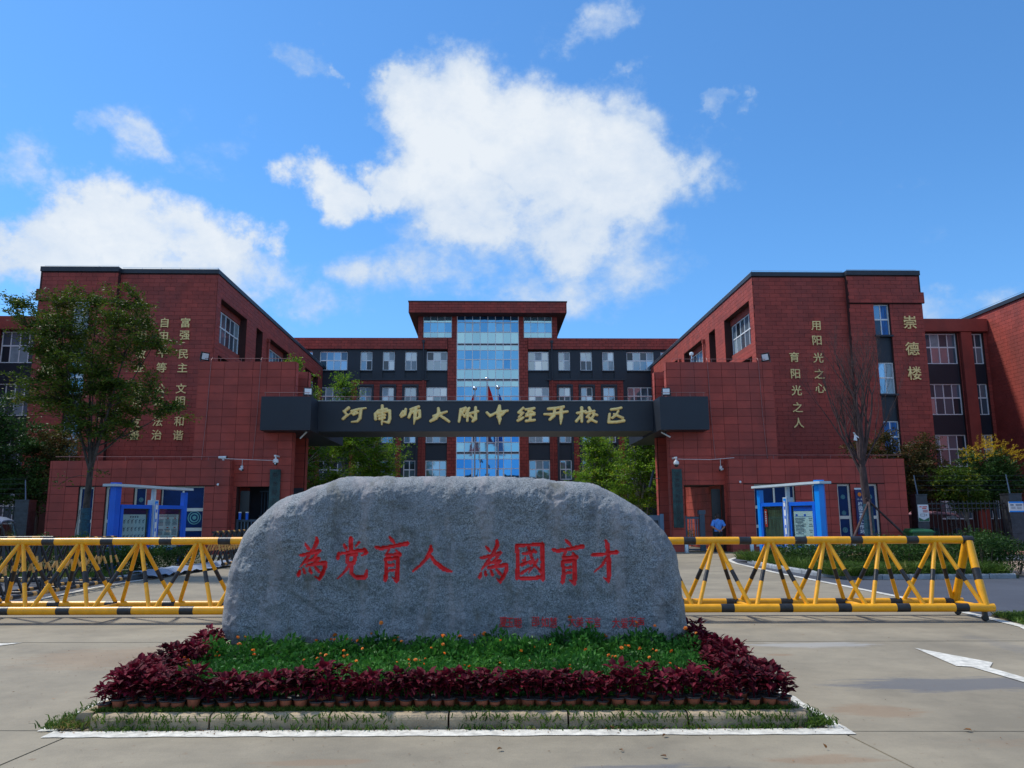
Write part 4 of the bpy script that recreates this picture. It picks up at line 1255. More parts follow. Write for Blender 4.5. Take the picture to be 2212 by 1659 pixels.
xiao = [[(786, 212, 10), (785, 322, 8)], [(750, 254, 8), (815, 240, 8)], [(784, 265, 7), (742, 318, 9)], [(845, 212, 9), (855, 234, 9)], [(818, 252, 8), (885, 238, 8)], [(850, 262, 7), (824, 286, 7)], [(872, 256, 6), (906, 270, 8)],
        [(880, 272, 8), (862, 300, 8), (835, 322, 9)], [(835, 285, 7), (862, 308, 8), (900, 325, 8)]]
qu = [[(1020, 226, 8), (1060, 222, 8), (1100, 213, 8)], [(1006, 262, 8), (998, 325, 9)], [(998, 327, 9), (1060, 326, 9), (1120, 316, 9)], [(1076, 240, 7), (1055, 272, 8), (1028, 292, 8)], [(1040, 262, 6), (1075, 278, 8), (1110, 293, 8)]]


def pix_plane(u, v, Y):
    """metres on the vertical plane at distance Y, from a measured view point"""
    d = fw * 1679.4 + rt2 * (u - 1106) - up2 * (v - 829.5)
    t = Y / d.y
    return d.x * t, EYE + d.z * t


for i, (st, off) in enumerate([(he, 900), (nan, 900), (shi, 900), (da, 900), (fu, 900), (zh, 1900), (jing, 1900), (kai, 1900), (xiao, 1900), (qu, 1900)]):
    P = [p for q in st for p in q]
    mx = (min(p[0] - p[2] for p in P) + max(p[0] + p[2] for p in P)) / 2
    my = (min(p[1] - p[2] for p in P) + max(p[1] + p[2] for p in P)) / 2
    u, v = (off + mx / A0) / 1.8228, (1500 + my / A0) / 1.8228
    cx, cz = pix_plane(u, v, 36.45)
    s1 = (pix_plane(u + 5, v, 36.45)[0] - pix_plane(u - 5, v, 36.45)[0]) / 10 / 1.8228 / A0
    st = [[(x, y, w * 1.28 + 0.6) for x, y, w in q] for q in st]
    brush_letter('gold_character', st, s1, cx, cz, 36.5, M_GOLD, BM, n=56, base=0.07, puff=0.045)
# ------------------------------------------------------------------ inscribed stone
def poly_sdf(X, Z, poly):
    P = np.array(poly); D = np.full(X.shape, 1e9); ins = np.zeros(X.shape, bool)
    for i in range(len(P)):
        a = P[i]; b = P[(i + 1) % len(P)]; dx, dz = b - a
        t = np.clip(((X - a[0]) * dx + (Z - a[1]) * dz) / (dx * dx + dz * dz + 1e-12), 0, 1)
        D = np.minimum(D, np.hypot(X - (a[0] + t * dx), Z - (a[1] + t * dz)))
        c = ((a[1] > Z) != (b[1] > Z)) & (X < (b[0] - a[0]) * (Z - a[1]) / (b[1] - a[1] + 1e-12) + a[0]); ins ^= c
    return np.where(ins, -D, D)


def vnoise(X, Z, sc, seed):
    """smooth lattice noise in -1..1"""
    r = np.random.default_rng(seed); T = r.uniform(-1, 1, (256, 256))
    x = X * sc + 57.3; z = Z * sc + 91.7; xi = np.floor(x).astype(int); zi = np.floor(z).astype(int)
    fx = x - xi; fz = z - zi; fx = fx * fx * (3 - 2 * fx); fz = fz * fz * (3 - 2 * fz)
    g_ = lambda i, j: T[i % 256, j % 256]
    return (g_(xi, zi) * (1 - fx) + g_(xi + 1, zi) * fx) * (1 - fz) + (g_(xi, zi + 1) * (1 - fx) + g_(xi + 1, zi + 1) * fx) * fz


YS, YF = 9.25, 8.86        # depth of the silhouette edge and of the front face


def c1(x, y): return (850 + x / 2.0737) / 1.8228, (1800 + y / 2.0737) / 1.8228


outl = [(78, 1400), (74, 1330), (82, 1240), (90, 1150), (118, 960), (158, 830), (198, 722), (245, 622), (292, 558), (340, 505), (385, 465), (425, 425), (480, 380), (520, 350), (570, 328), (640, 305), (705, 288), (770, 260), (832, 236),
        (880, 222), (925, 203), (965, 184), (1005, 170), (1080, 157), (1190, 156), (1300, 160), (1340, 152), (1400, 150), (1450, 156), (1500, 165), (1600, 158), (1700, 154), (1830, 157), (1970, 158), (2170, 157), (2320, 151), (2420, 158),
        (2570, 165), (2720, 184), (2850, 196), (2980, 205), (3060, 214), (3120, 232), (3180, 262), (3240, 290), (3290, 316), (3380, 368), (3470, 430), (3540, 485), (3600, 545), (3660, 612), (3712, 690), (3748, 760), (3768, 850), (3784, 990),
        (3800, 1150), (3815, 1270), (3832, 1370), (3830, 1430), (3808, 1475), (3770, 1520), (3700, 1600), (3500, 1640), (2000, 1660), (400, 1640), (180, 1560), (110, 1470)]
OUT = [pix_plane(*c1(*p), YS) for p in outl]
OUT = [(x, max(z, 0.02)) for x, z in OUT]
HS = 0.0105
ox0 = min(p[0] for p in OUT) - 0.02; ox1 = max(p[0] for p in OUT) + 0.02; oz0 = -0.02; oz1 = max(p[1] for p in OUT) + 0.02
gx = np.arange(ox0, ox1, HS); gz = np.arange(oz0, oz1, HS)
XX, ZZ = np.meshgrid(gx, gz)
# ragged edge
SD = poly_sdf(XX, ZZ, OUT) + 0.008 * vnoise(XX, ZZ, 7, 1) + 0.004 * vnoise(XX, ZZ, 22, 2)
gz_, gx_ = np.gradient(SD, HS)
INS = SD < 0
cell = INS[:-1, :-1] | INS[1:, :-1] | INS[:-1, 1:] | INS[1:, 1:]
used = np.zeros_like(INS); used[:-1, :-1] |= cell; used[1:, :-1] |= cell; used[:-1, 1:] |= cell; used[1:, 1:] |= cell
outm = used & ~INS
SX = XX - np.where(outm, SD * gx_, 0); SZ = ZZ - np.where(outm, SD * gz_, 0)
dd = np.clip(-SD, 0, None)
prof = np.sqrt(1 - (1 - np.clip(dd / 0.30, 0, 1)) ** 2)
bell = 0.06 * vnoise(XX, ZZ, 0.8, 3) + 0.055 * vnoise(XX + 0.3 * ZZ, ZZ * 0.55, 2.6, 4) + 0.022 * vnoise(XX, ZZ, 6, 5) + 0.010 * vnoise(XX, ZZ, 17, 6) + 0.0055 * vnoise(XX, ZZ, 36, 7)
bell += 0.0045 * vnoise(XX, ZZ, 70, 8)
# oblique grooves low on the left and fluting running down the face
gro = np.exp(-((XX + 1.9) ** 2 / 0.5 + (ZZ - 0.9) ** 2 / 0.35)); bell += 0.018 * gro * vnoise(XX + ZZ * 1.6, (XX * 1.6 - ZZ) * 0.25, 7, 9)
gro = np.exp(-((XX - 1.9) ** 2 / 0.2 + (ZZ - 0.7) ** 2 / 0.4)); bell += 0.022 * gro * vnoise(XX * 1.3 - ZZ * 0.8, (XX + ZZ) * 0.3, 6, 14)
flut = 0.022 * vnoise(XX, ZZ * 0.22, 2.8, 10) * np.clip((ZZ - 0.6) / 1.2, 0, 1)
front = YS - (YS - YF) * prof - bell * np.clip(dd / 0.15, 0, 1) - flut * np.clip(dd / 0.3, 0, 1) + 0.05 * (ZZ - 1.0)
back = YS + 0.42 * prof + bell[::-1, :] * np.clip(dd / 0.15, 0, 1)


def shift(st, dx, dy): return [[(x + dx, y + dy, w) for x, y, w in q] for q in st]


wei = [[(728, 705, 4), (745, 728, 11), (760, 750, 9)], [(820, 655, 8), (824, 698, 14), (798, 750, 12), (752, 820, 11), (716, 870, 8), (690, 905, 3)], [(688, 803, 7), (740, 793, 10), (800, 778, 10), (848, 762, 12)],
       [(845, 765, 11), (806, 822, 9), (742, 862, 6)], [(765, 845, 8), (848, 828, 11)], [(848, 828, 11), (800, 872, 9), (742, 888, 5)], [(745, 886, 8), (830, 868, 10), (902, 862, 11)],
       [(900, 862, 11), (896, 910, 12), (872, 960, 14), (848, 1002, 10), (815, 972, 3)], [(690, 925, 7), (678, 962, 14)], [(722, 912, 6), (730, 945, 10)], [(770, 905, 6), (784, 945, 11)], [(815, 892, 7), (838, 925, 12), (850, 940, 8)]]
dang = [[(1042, 712, 7), (1058, 745, 11)], [(1098, 660, 12), (1100, 770, 12)], [(1165, 695, 9), (1140, 732, 5)], [(1002, 775, 5), (994, 824, 13)], [(1008, 790, 7), (1110, 772, 10), (1212, 758, 12)], [(1212, 758, 13), (1228, 780, 13), (1185, 806, 4)],
        [(1068, 803, 9), (1076, 872, 9)], [(1070, 803, 8), (1142, 790, 11), (1128, 866, 10)], [(1075, 864, 7), (1128, 858, 8)], [(1092, 868, 9), (1070, 925, 10), (1005, 990, 4)], [(1108, 866, 9), (1114, 950, 10), (1150, 982, 12), (1222, 984, 13), (1232, 925, 6)]]
yu = [[(1410, 650, 5), (1430, 672, 13), (1448, 698, 9)], [(1302, 735, 8), (1345, 745, 12), (1430, 730, 10), (1555, 705, 15)], [(1418, 735, 9), (1388, 800, 8)], [(1385, 802, 8), (1440, 798, 9), (1498, 790, 11)], [(1468, 758, 6), (1500, 800, 14)],
      [(1384, 830, 9), (1392, 930, 11), (1382, 1003, 14)], [(1390, 836, 8), (1482, 824, 12)], [(1484, 828, 13), (1482, 930, 13), (1476, 1012, 14), (1440, 985, 4)], [(1395, 886, 6), (1452, 880, 8)], [(1395, 932, 6), (1452, 922, 8)]]
ren = [[(1750, 728, 8), (1752, 760, 15), (1722, 820, 13), (1672, 880, 11), (1602, 938, 4)], [(1748, 805, 9), (1790, 862, 14), (1850, 908, 16), (1900, 928, 11), (1935, 936, 3)]]
guo = [[(490, 720, 12), (498, 850, 10), (492, 992, 14)], [(488, 724, 7), (600, 718, 9), (702, 712, 12)], [(704, 712, 14), (706, 860, 13), (704, 1002, 13)], [(498, 990, 9), (600, 994, 10), (700, 984, 12)], [(540, 792, 8), (590, 783, 8), (640, 770, 9)],
       [(588, 730, 9), (604, 800, 10), (636, 880, 10), (692, 950, 8)], [(632, 752, 6), (652, 778, 9)], [(524, 884, 9), (548, 862, 6), (562, 820, 5)], [(536, 845, 5), (560, 838, 5)], [(530, 885, 9), (600, 852, 7), (600, 875, 7)], [(526, 950, 11), (570, 925, 8), (602, 905, 5)], [(662, 838, 8), (636, 890, 9), (588, 945, 4)]]
cai = [[(1118, 802, 10), (1220, 794, 9), (1322, 775, 13)], [(1232, 680, 7), (1246, 705, 13), (1252, 850, 12), (1254, 960, 15), (1242, 1018, 11), (1205, 988, 4)], [(1246, 812, 10), (1205, 880, 10), (1130, 942, 4)]]
chars = [('為', wei), ('党', dang), ('育', yu), ('人', ren), ('為', shift(wei, 1475, 22)), ('國', shift(guo, 1970, 0)), ('育', shift(yu, 1455, 23)), ('才', shift(cai, 1970, 0))]
ax, az = pix_plane(*c1(1300, 800), YF - 0.02); bx, bz = pix_plane(*c1(2300, 800), YF - 0.02); cx_, cz_ = pix_plane(*c1(1300, 1000), YF - 0.02)
U1 = (bx - ax) / 1000.0; V1 = (az - cz_) / 200.0
regions = []
for ch, st in chars:
    regions.append([[(ax + (x - 1300) * U1, az - (y - 800) * V1 + (bz - az) * (x - 1300) / 1000, w * U1 * 1.02) for x, y, w in q] for q in st])
RID = np.zeros(XX.shape, int)
for i, st in enumerate(regions):
    P = np.array([p for q in st for p in q])
    m_ = (XX > P[:, 0].min() - .06) & (XX < P[:, 0].max() + .06) & (ZZ > P[:, 1].min() - .06) & (ZZ < P[:, 1].max() + .06)
    d = seg_sdf(XX[m_], ZZ[m_], st)
    cur = front[m_]; cut = np.clip(-d, 0, 0.03)
    front[m_] = cur + np.where(d < 0, 0.006 + cut * 1.1, 0)
    r_ = RID[m_]; r_[d < 0.002] = i + 1; RID[m_] = r_

idx = -np.ones(INS.shape, int); idx[used] = np.arange(used.sum()); n0 = int(used.sum())
Vf = np.stack([SX[used], front[used], SZ[used]], 1); Vb = np.stack([SX[used], back[used], SZ[used]], 1)
# the rim is shared: bring front and back together there
rim = outm[used]; Vf[rim, 1] = YS; Vb[rim, 1] = YS
r, c = np.nonzero(cell)
F = np.stack([idx[r, c], idx[r, c + 1], idx[r + 1, c + 1], idx[r + 1, c]], 1)
fr_id = np.max(np.stack([RID[r, c], RID[r, c + 1], RID[r + 1, c + 1], RID[r + 1, c]]), 0)
cnt = np.sum(np.stack([RID[r, c], RID[r, c + 1], RID[r + 1, c + 1], RID[r + 1, c]]) > 0, 0)
fr_id = np.where(cnt >= 2, fr_id, 0)

M_STONE = bpy.data.materials.new('speckled_granite'); M_STONE.use_nodes = True
t = M_STONE.node_tree; nn = t.nodes.new; ll = t.links.new; b = t.nodes['Principled BSDF']; b.inputs['Roughness'].default_value = 0.85
geo_ = nn('ShaderNodeNewGeometry')


def _noise(scale, det, st=(1, 1, 1), ro=0.65):
    mp = nn('ShaderNodeMapping'); mp.inputs['Scale'].default_value = st; ll(geo_.outputs['Position'], mp.inputs[0])
    z = nn('ShaderNodeTexNoise'); z.inputs['Scale'].default_value = scale; z.inputs['Detail'].default_value = det; z.inputs['Roughness'].default_value = ro
    ll(mp.outputs[0], z.inputs['Vector']); return z.outputs[0]


def _mix(f, lo, hi, a, bb, k=1.0):
    q = nn('ShaderNodeMapRange'); ll(f, q.inputs[0]); q.inputs[1].default_value = lo; q.inputs[2].default_value = hi; q.inputs[4].default_value = k
    x = nn('ShaderNodeMix'); x.data_type = 'RGBA'; ll(q.outputs[0], x.inputs[0])
    for i, y in ((6, a), (7, bb)):
        if isinstance(y, tuple): x.inputs[i].default_value = (*y, 1)
        else: ll(y, x.inputs[i])
    return x.outputs[2]


cst = _mix(_noise(68, 4), 0.38, 0.62, (0.10, 0.115, 0.130), (0.42, 0.445, 0.455))
cst = _mix(_noise(1.3, 6), 0.40, 0.70, cst, (0.20, 0.215, 0.23), 0.55)
cst = _mix(_noise(2.2, 7, (2.4, 1, 0.30)), 0.50, 0.66, cst, (0.44, 0.39, 0.385), 0.55)          # pale pinkish veins running down
cst = _mix(_noise(1.9, 7, (1.6, 1, 0.7)), 0.56, 0.70, cst, (0.13, 0.12, 0.08), 0.75)
cst = _mix(_noise(1.7, 8, (1.6, 1, 0.5)), 0.54, 0.68, cst, (0.085, 0.092, 0.10), 0.55)     # olive weathering
ll(cst, b.inputs['Base Color'])
bp = nn('ShaderNodeBump'); bp.inputs['Strength'].default_value = 0.9; bp.inputs['Distance'].default_value = 0.02; ll(_noise(90, 5), bp.inputs['Height']); ll(bp.outputs[0], b.inputs['Normal'])

STONE = thing('inscribed_stone', 'big grey granite boulder with red carved Chinese characters standing in the flower bed', 'stone', (-0.35, YS, 0))
sel = fr_id == 0
Fall = np.concatenate([F[sel], (F + n0)[:, ::-1]])
ob = obj_np('boulder', np.concatenate([Vf, Vb]), Fall, M_STONE, STONE)
auto_smooth(ob, 180)
for i in range(len(regions)):
    fs = F[fr_id == i + 1]
    u_, inv = np.unique(fs, return_inverse=True)
    o = obj_np('carved_character', Vf[u_], inv.reshape(-1, 4), M_CARVE, STONE)


def front_y(x, z):
    i = int(np.clip((x - gx[0]) / HS, 0, len(gx) - 1)); j = int(np.clip((z - gz[0]) / HS, 0, len(gz) - 1))
    return float(front[j, i])


# small dedication lines, low on the right of the face
small = [('夏', 1075 + 12), ('玉', 1101), ('聪', 1122 - 3), ('邵', 1157), ('如', 1177), ('慧', 1196), ('大', 1236), ('美', 1253), ('无', 1272), ('言', 1289), ('大', 1329), ('爱', 1347), ('无', 1366), ('声', 1383)]
for i, (ch, u) in enumerate(small):
    v = 1343 + (i % 3) * 1.0
    x, z = pix_plane(u, v, YF)
    ys_ = [front_y(x + a, z + b_) for a in (-.04, 0, .04) for b_ in (-.04, 0, .04)]
    put_text(ch, (x, min(ys_) + 0.002, z), 0.120, 0.006, M_CARVE, STONE, weight=-0.0006, name='small_character', sx=0.78)

# ------------------------------------------------------------------ flower bed
def leaf_shape(g, p, ax_, ln, wd, fold, rng_, mi=0):
    """a six-point ovate leaf folded along its rib"""
    ax_ = Vector(ax_).normalized(); sd_ = ax_.cross(Vector((0, 0, 1)));
    if sd_.length < 1e-3: sd_ = Vector((1, 0, 0))
    sd_.normalize(); nr = sd_.cross(ax_)
    p = Vector(p)
    b0 = p; b1 = p + ax_ * ln * 0.4 - nr * fold * 0.2; tip = p + ax_ * ln - nr * ln * 0.18
    l1 = p + ax_ * ln * 0.25 + sd_ * wd * 0.5 + nr * fold; l2 = p + ax_ * ln * 0.65 + sd_ * wd * 0.38 + nr * fold * 0.6
    r1 = p + ax_ * ln * 0.25 - sd_ * wd * 0.5 + nr * fold; r2 = p + ax_ * ln * 0.65 - sd_ * wd * 0.38 + nr * fold * 0.6
    g.add([b0, l1, l2, tip, b1], [(0, 1, 2, 4), (4, 2, 3)], mi)
    g.add([b0, r1, r2, tip, b1], [(0, 4, 2, 1), (4, 3, 2)], mi)


pot_g = Geo()
pot_g.lathe([(0.036, 0.0), (0.050, 0.075), (0.050, 0.078)], seg=14, mi=0)
pot_me = mesh_of('pot', pot_g, [M_TERRA], True)
rim_g = Geo(); rim_g.lathe([(0.050, 0.076), (0.060, 0.080), (0.061, 0.088), (0.050, 0.090), (0.046, 0.082), (0.001, 0.080)], seg=14); rim_me = mesh_of('pot_rim', rim_g, [M_POTRIM], True)
col_me = []
for q in range(6):
    rg = random.Random(q); g = Geo()
    for k in range(46):
        z = 0.135 + 0.125 * rg.random() ** 0.8; a = rg.uniform(0, 6.283); r_ = rg.uniform(0.005, 0.07) * (1.15 - abs(z - 0.20) * 2)
        el = rg.uniform(-0.5, 0.7) + (0.4 if z > 0.24 else 0)
        leaf_shape(g, (r_ * math.cos(a), r_ * math.sin(a), z), (math.cos(a) * math.cos(el), math.sin(a) * math.cos(el), math.sin(el)), rg.uniform(0.048, 0.078), rg.uniform(0.042, 0.066), rg.uniform(0.002, 0.012), rg)
    for k in range(4):
        a = rg.uniform(0, 6.283); g.tube((0, 0, 0.08), (0.05 * math.cos(a), 0.05 * math.sin(a), 0.26), 0.004, 0.003, 5)
    col_me.append(mesh_of('foliage', g, [L_COLEUS]))


def potted(x, y, z, label, group, k):
    o = bpy.data.objects.new('potted_coleus', None); o.empty_display_size = 0.05
    link(o, None, (x, y, z)); tag(o, label, 'potted plant', group)
    o.rotation_euler = (random.uniform(-.05, .05), random.uniform(-.05, .05), random.uniform(0, 6.28))
    s = random.uniform(0.84, 1.12); o.scale = (s, s, s * random.choice((0.85, 0.95, 1.0, 1.0, 1.08, 1.2)))
    a = bpy.data.objects.new('pot', pot_me); COL.objects.link(a); a.parent = o
    c = bpy.data.objects.new('pot_rim', rim_me); COL.objects.link(c); c.parent = a
    f = bpy.data.objects.new('foliage', col_me[k % 6]); COL.objects.link(f); f.parent = o


GZ = 0.085


def nth(i, n, a, b_):
    def o(k_): return '%d%s' % (k_, 'th' if 10 < k_ % 100 < 14 else {1: 'st', 2: 'nd', 3: 'rd'}.get(k_ % 10, 'th'))
    return (o(i + 1) + ' from the ' + a) if i < n / 2 else (o(n - i) + ' from the ' + b_)


k = 0
for row in range(2):
    n = 46
    for i in range(n):
        x = -3.15 + (i + 0.5 * (row % 2)) * 0.1238 + random.uniform(-.014, .014); y = by(x, 6.725 + row * 0.118 + random.uniform(-.014, .014))
        if row == 2 and (i * 7) % 3 == 0 and 3 < i < 42: continue
        if row == 0 and i in (19, 27): y += 0.03
        lab = 'dark red coleus in a terracotta pot, %s in the %s row' % (nth(i, n, 'left', 'right'), ['front', 'second'][row])
        potted(x, y, GZ, lab, ['front row of potted coleus', 'second row of potted coleus', 'inner row of potted coleus'][row], k); k += 1
for side in (-1, 1):
    for i in range(19):
        for cc in range(3):
            y = 6.90 + i * 0.135 + random.uniform(-.02, .02)
            if (side < 0 and y > 8.75 and cc > 1) or (cc == 2 and i % 2): continue
            x = (-3.12 + cc * 0.125 if side < 0 else 2.43 - cc * 0.125) + random.uniform(-.015, .015)
            potted(x, y, GZ, 'dark red coleus, %s in the %s file along the %s bed edge' % (nth(i, 19, 'front', 'back'), ['outer', 'middle', 'inner'][cc], 'left' if side < 0 else 'right'),
                   'column of potted coleus on the %s' % ('left' if side < 0 else 'right'), k); k += 1

# marigolds: feathery leaves in clumps, orange heads on some
mar_me = []
for q in range(5):
    rg = np.random.default_rng(50 + q)
    n = 300
    a = rg.uniform(0, 2 * math.pi, n); r_ = 0.115 * np.sqrt(rg.uniform(0, 1, n)); z = 0.05 + 0.20 * rg.uniform(0.1, 1, n) * (1 - (r_ / 0.17) ** 2)
    P = np.stack([r_ * np.cos(a), r_ * np.sin(a), z], 1)
    D = np.stack([np.cos(a) * 0.8, np.sin(a) * 0.8, rg.uniform(0.0, 1.3, n)], 1) + rg.normal(size=(n, 3)) * 0.45
    V, Fm = leaves(P, 0.044, 0.024, rg, D=D)
    mar_me.append(mesh_np('foliage', V, Fm, L_MARI))
fl_me = []
for q in range(3):
    rg = random.Random(90 + q); g = Geo()
    for ring, (rr, zz, n) in enumerate(((0.022, 0.0, 11), (0.017, 0.008, 9), (0.010, 0.014, 7))):
        for i in range(n):
            a = 6.283 * i / n + ring * 0.3; w = 0.009
            ca, sa = math.cos(a), math.sin(a)
            g.add([(0.004 * ca, 0.004 * sa, zz), (rr * ca - w * sa, rr * sa + w * ca, zz + 0.004), (rr * 1.25 * ca, rr * 1.25 * sa, zz + rg.uniform(-.004, .006)), (rr * ca + w * sa, rr * sa - w * ca, zz + 0.004)], [(0, 1, 2, 3)])
    g.ball((0, 0, 0.004), 0.015, 0.015, 0.012, 8, 5)
    fl_me.append(mesh_of('flower_head', g, [M_ORANGE]))
stalk_g = Geo(); stalk_g.tube((0, 0, -0.14), (0, 0, 0.0), 0.0025, 0.0035, 5); stalk_me = mesh_of('stalk', stalk_g, [L_MARI])
nm = 0
spots = []
for i in range(33):
    for j in range(12):
        x = -2.72 + i * 0.152 + random.uniform(-.04, .04) + (0.07 if j % 2 else 0); y = 6.98 + j * 0.158 + random.uniform(-.04, .04)
        if x > 1.98: continue
        y2 = by(x, y)
        z_ok = y2 < front_y(np.clip(x, gx[1], gx[-2]), 0.3) - 0.10 or x < -2.75 or x > 2.2
        if not z_ok: continue
        spots.append((x, y2))
for (x, y) in [(2.02 + 0.02 * q, 7.95 + q * 0.12) for q in range(9)] + [(-2.78, 8.0), (-2.80, 8.2), (-2.82, 8.4), (-2.84, 8.6)]: spots.append((x, y))
random.shuffle(spots)
for q, (x, y) in enumerate(spots[:300]):
    bloom = random.random() < 0.20
    back_row = y > 8.2
    o = bpy.data.objects.new('marigold_plant', None); o.empty_display_size = 0.05
    link(o, None, (x, y, GZ - 0.02))
    tag(o, 'feathery green marigold plant with open orange flowers before the boulder' if bloom else 'feathery green marigold plant without open flowers before the boulder', 'flower', 'marigold plants in bloom' if bloom else 'marigold plants out of bloom')
    s = random.uniform(0.88, 1.2) * (1.08 if back_row else 0.92); o.scale = (s, s, s * (1.25 if back_row and random.random() < .5 else 1)); o.rotation_euler = (0, 0, random.uniform(0, 6.28))
    f = bpy.data.objects.new('foliage', mar_me[q % 5]); COL.objects.link(f); f.parent = o
    if bloom:
        for w in range(random.choice((1, 1, 1, 2, 3))):
            h = bpy.data.objects.new('flower_head', fl_me[w % 3]); COL.objects.link(h); h.parent = o
            h.location = (random.uniform(-.08, .08), random.uniform(-.08, .08), random.uniform(0.24, 0.32)); h.rotation_euler = (random.uniform(0.2, 0.9), random.uniform(-.4, .4), 0)
            k_ = random.uniform(0.45, 0.85); h.scale = (k_, k_, k_)
            st = bpy.data.objects.new('stalk', stalk_me); COL.objects.link(st); st.parent = h; st.rotation_euler = (-h.rotation_euler[0], 0, 0)
if len(spots) > 300:
    Vs = []; Fs = []; base = 0
    for (x, y) in spots[300:]:
        me = mar_me[random.randrange(5)]; co = np.zeros(len(me.vertices) * 3); me.vertices.foreach_get('co', co); co = co.reshape(-1, 3)
        Vs.append(co + np.array([x, y, GZ - 0.02])); Fs.append(np.arange(len(co)).reshape(-1, 4) + base); base += len(co)
    obj_np('marigold_field', np.concatenate(Vs), np.concatenate(Fs), L_MARI, None, label='remaining feathery green marigold foliage filling gaps in the bed', cat='ground cover', kind='stuff')


# ------------------------------------------------------------------ grass
def grass(name, pts, h, rng_, label, mat=L_GRASS, lean=0.5, w=0.006):
    P = np.array(pts); n = len(P)
    D = rng_.normal(size=(n, 3)) * lean; D[:, 2] = 1.0
    D /= np.linalg.norm(D, axis=1, keepdims=True)
    S = np.cross(D, rng_.normal(size=(n, 3))); S /= np.linalg.norm(S, axis=1, keepdims=True) + 1e-9
    l = h * rng_.uniform(0.4, 1.2, (n, 1))
    bend = rng_.normal(size=(n, 3)) * 0.5 * l; bend[:, 2] = -0.25 * l[:, 0]
    V = np.stack([P - S * w, P + S * w, P + D * l * 0.6 + S * w * 0.7, P + D * l + bend * 0.7, P + D * l * 0.6 - S * w * 0.7], 1).reshape(-1, 3)
    k_ = np.arange(n)[:, None] * 5
    F4 = np.concatenate([k_ + np.array([[0, 1, 2, 4]]), k_ + np.array([[4, 2, 3, 3]])]);
    F3 = np.concatenate([k_ + np.array([[0, 1, 2]]), k_ + np.array([[0, 2, 4]]), k_ + np.array([[4, 2, 3]])])
    return obj_np(name, V, F3, mat, None, label=label, cat='grass', kind='stuff')


rg = np.random.default_rng(5)
pts = []
for _ in range(9000):
    x = rg.uniform(-3.2, 2.5); pts.append((x, by(x, 6.62 + abs(rg.normal()) * 0.05), 0.085))
for _ in range(1500):      # tufts hanging over the kerb and at its foot
    c = [-2.9, -2.6, -1.9, -1.3, -0.9, 0.0, 0.45, 0.9, 1.15, 1.6, 2.05, 2.3][rg.integers(12)]; x = c + rg.normal() * 0.16
    if rg.random() < 0.45: pts.append((x, by(x, 6.50 + rg.uniform(-0.02, 0.0)), rg.uniform(0.04, 0.10)))
    else: pts.append((x, by(x, 6.46 + rg.normal() * 0.025), 0.0))
for _ in range(1900):
    sgn = 1 if rg.random() < 0.5 else -1
    if sgn > 0: pts.append((2.58 + rg.normal() * 0.07, by(2.6, 6.46) + abs(rg.normal()) * 0.3, 0.02))
    else: pts.append((-3.34 + rg.normal() * 0.09, by(-3.3, 6.46) + abs(rg.normal()) * 0.4, 0.02))
grass('bed_grass', pts, 0.07, rg, 'short grass creeping over the kerb in front of the pots')
pts = [(rg.uniform(9.0, 13.5), rg.uniform(20.2, 21.2), 0.09) for _ in range(9000)] + [(8.95 + abs(rg.normal()) * 0.5, rg.uniform(20.6, 28.5), 0.09) for _ in range(6000)] + [(rg.uniform(9.3, 14.3), rg.uniform(22.8, 26), 0.09) for _ in range(6000)]
grass('island_grass', pts, 0.42, rg, 'long unmown grass along the kerb of the right hand island', w=0.010)
pts = [(7.75 + abs(rg.normal()) * 1.2 + (0.35 if q_ % 2 else 0.1), rg.uniform(10.2, 12.85), 0.03) for q_ in range(9000)]
pts = [p for p in pts if p[0] > 7.75 + max(0, p[1] - 11.0) * 0.25]
grass('verge_grass', pts, 0.10, rg, 'patchy grass on the verge at the right edge beyond the barrier end', w=0.008)
pts = [(rg.uniform(-20, -9.9), rg.uniform(21.2, 22.2), 0.09) for _ in range(7000)]
grass('left_island_grass', pts, 0.25, rg, 'grass at the foot of the hedge on the left island', w=0.010)

# fallen leaves and crumbs of dry mud
P = []
for _ in range(260):
    P.append((rg.uniform(-7, 7), rg.uniform(4.4, 12.5), 0.006))
for _ in range(150): P.append((rg.normal() * 0.9 - 4.0, 9.9 + rg.normal() * 0.45, 0.006))
for _ in range(220):
    x = rg.uniform(-3.4, 2.8); P.append((x, by(x, 6.43) + rg.normal() * 0.05, 0.012))
P = np.array(P); P = np.concatenate([P, np.stack([rg.uniform(-7.5, 8, 900), rg.uniform(4.3, 12.4, 900), np.full(900, .006)], 1), np.stack([-3.9 + rg.normal(size=260) * 0.7, 9.6 + rg.normal(size=260) * 0.4, np.full(260, .006)], 1)])
n = len(P)
D = rg.normal(size=(n, 3)); D[:, 2] *= 0.15
V, Fm = leaves(P, 0.018 * rg.choice([0.5, 0.7, 1.0, 1.6], (n, 1)), 0.011, rg, D=D)
V[:, 2] = np.clip(V[:, 2], 0.009, 0.03)
obj_np('leaf_litter', V, Fm, L_LITTER, None, label='small dry leaves and crumbs scattered on the concrete', cat='leaf litter', kind='stuff')
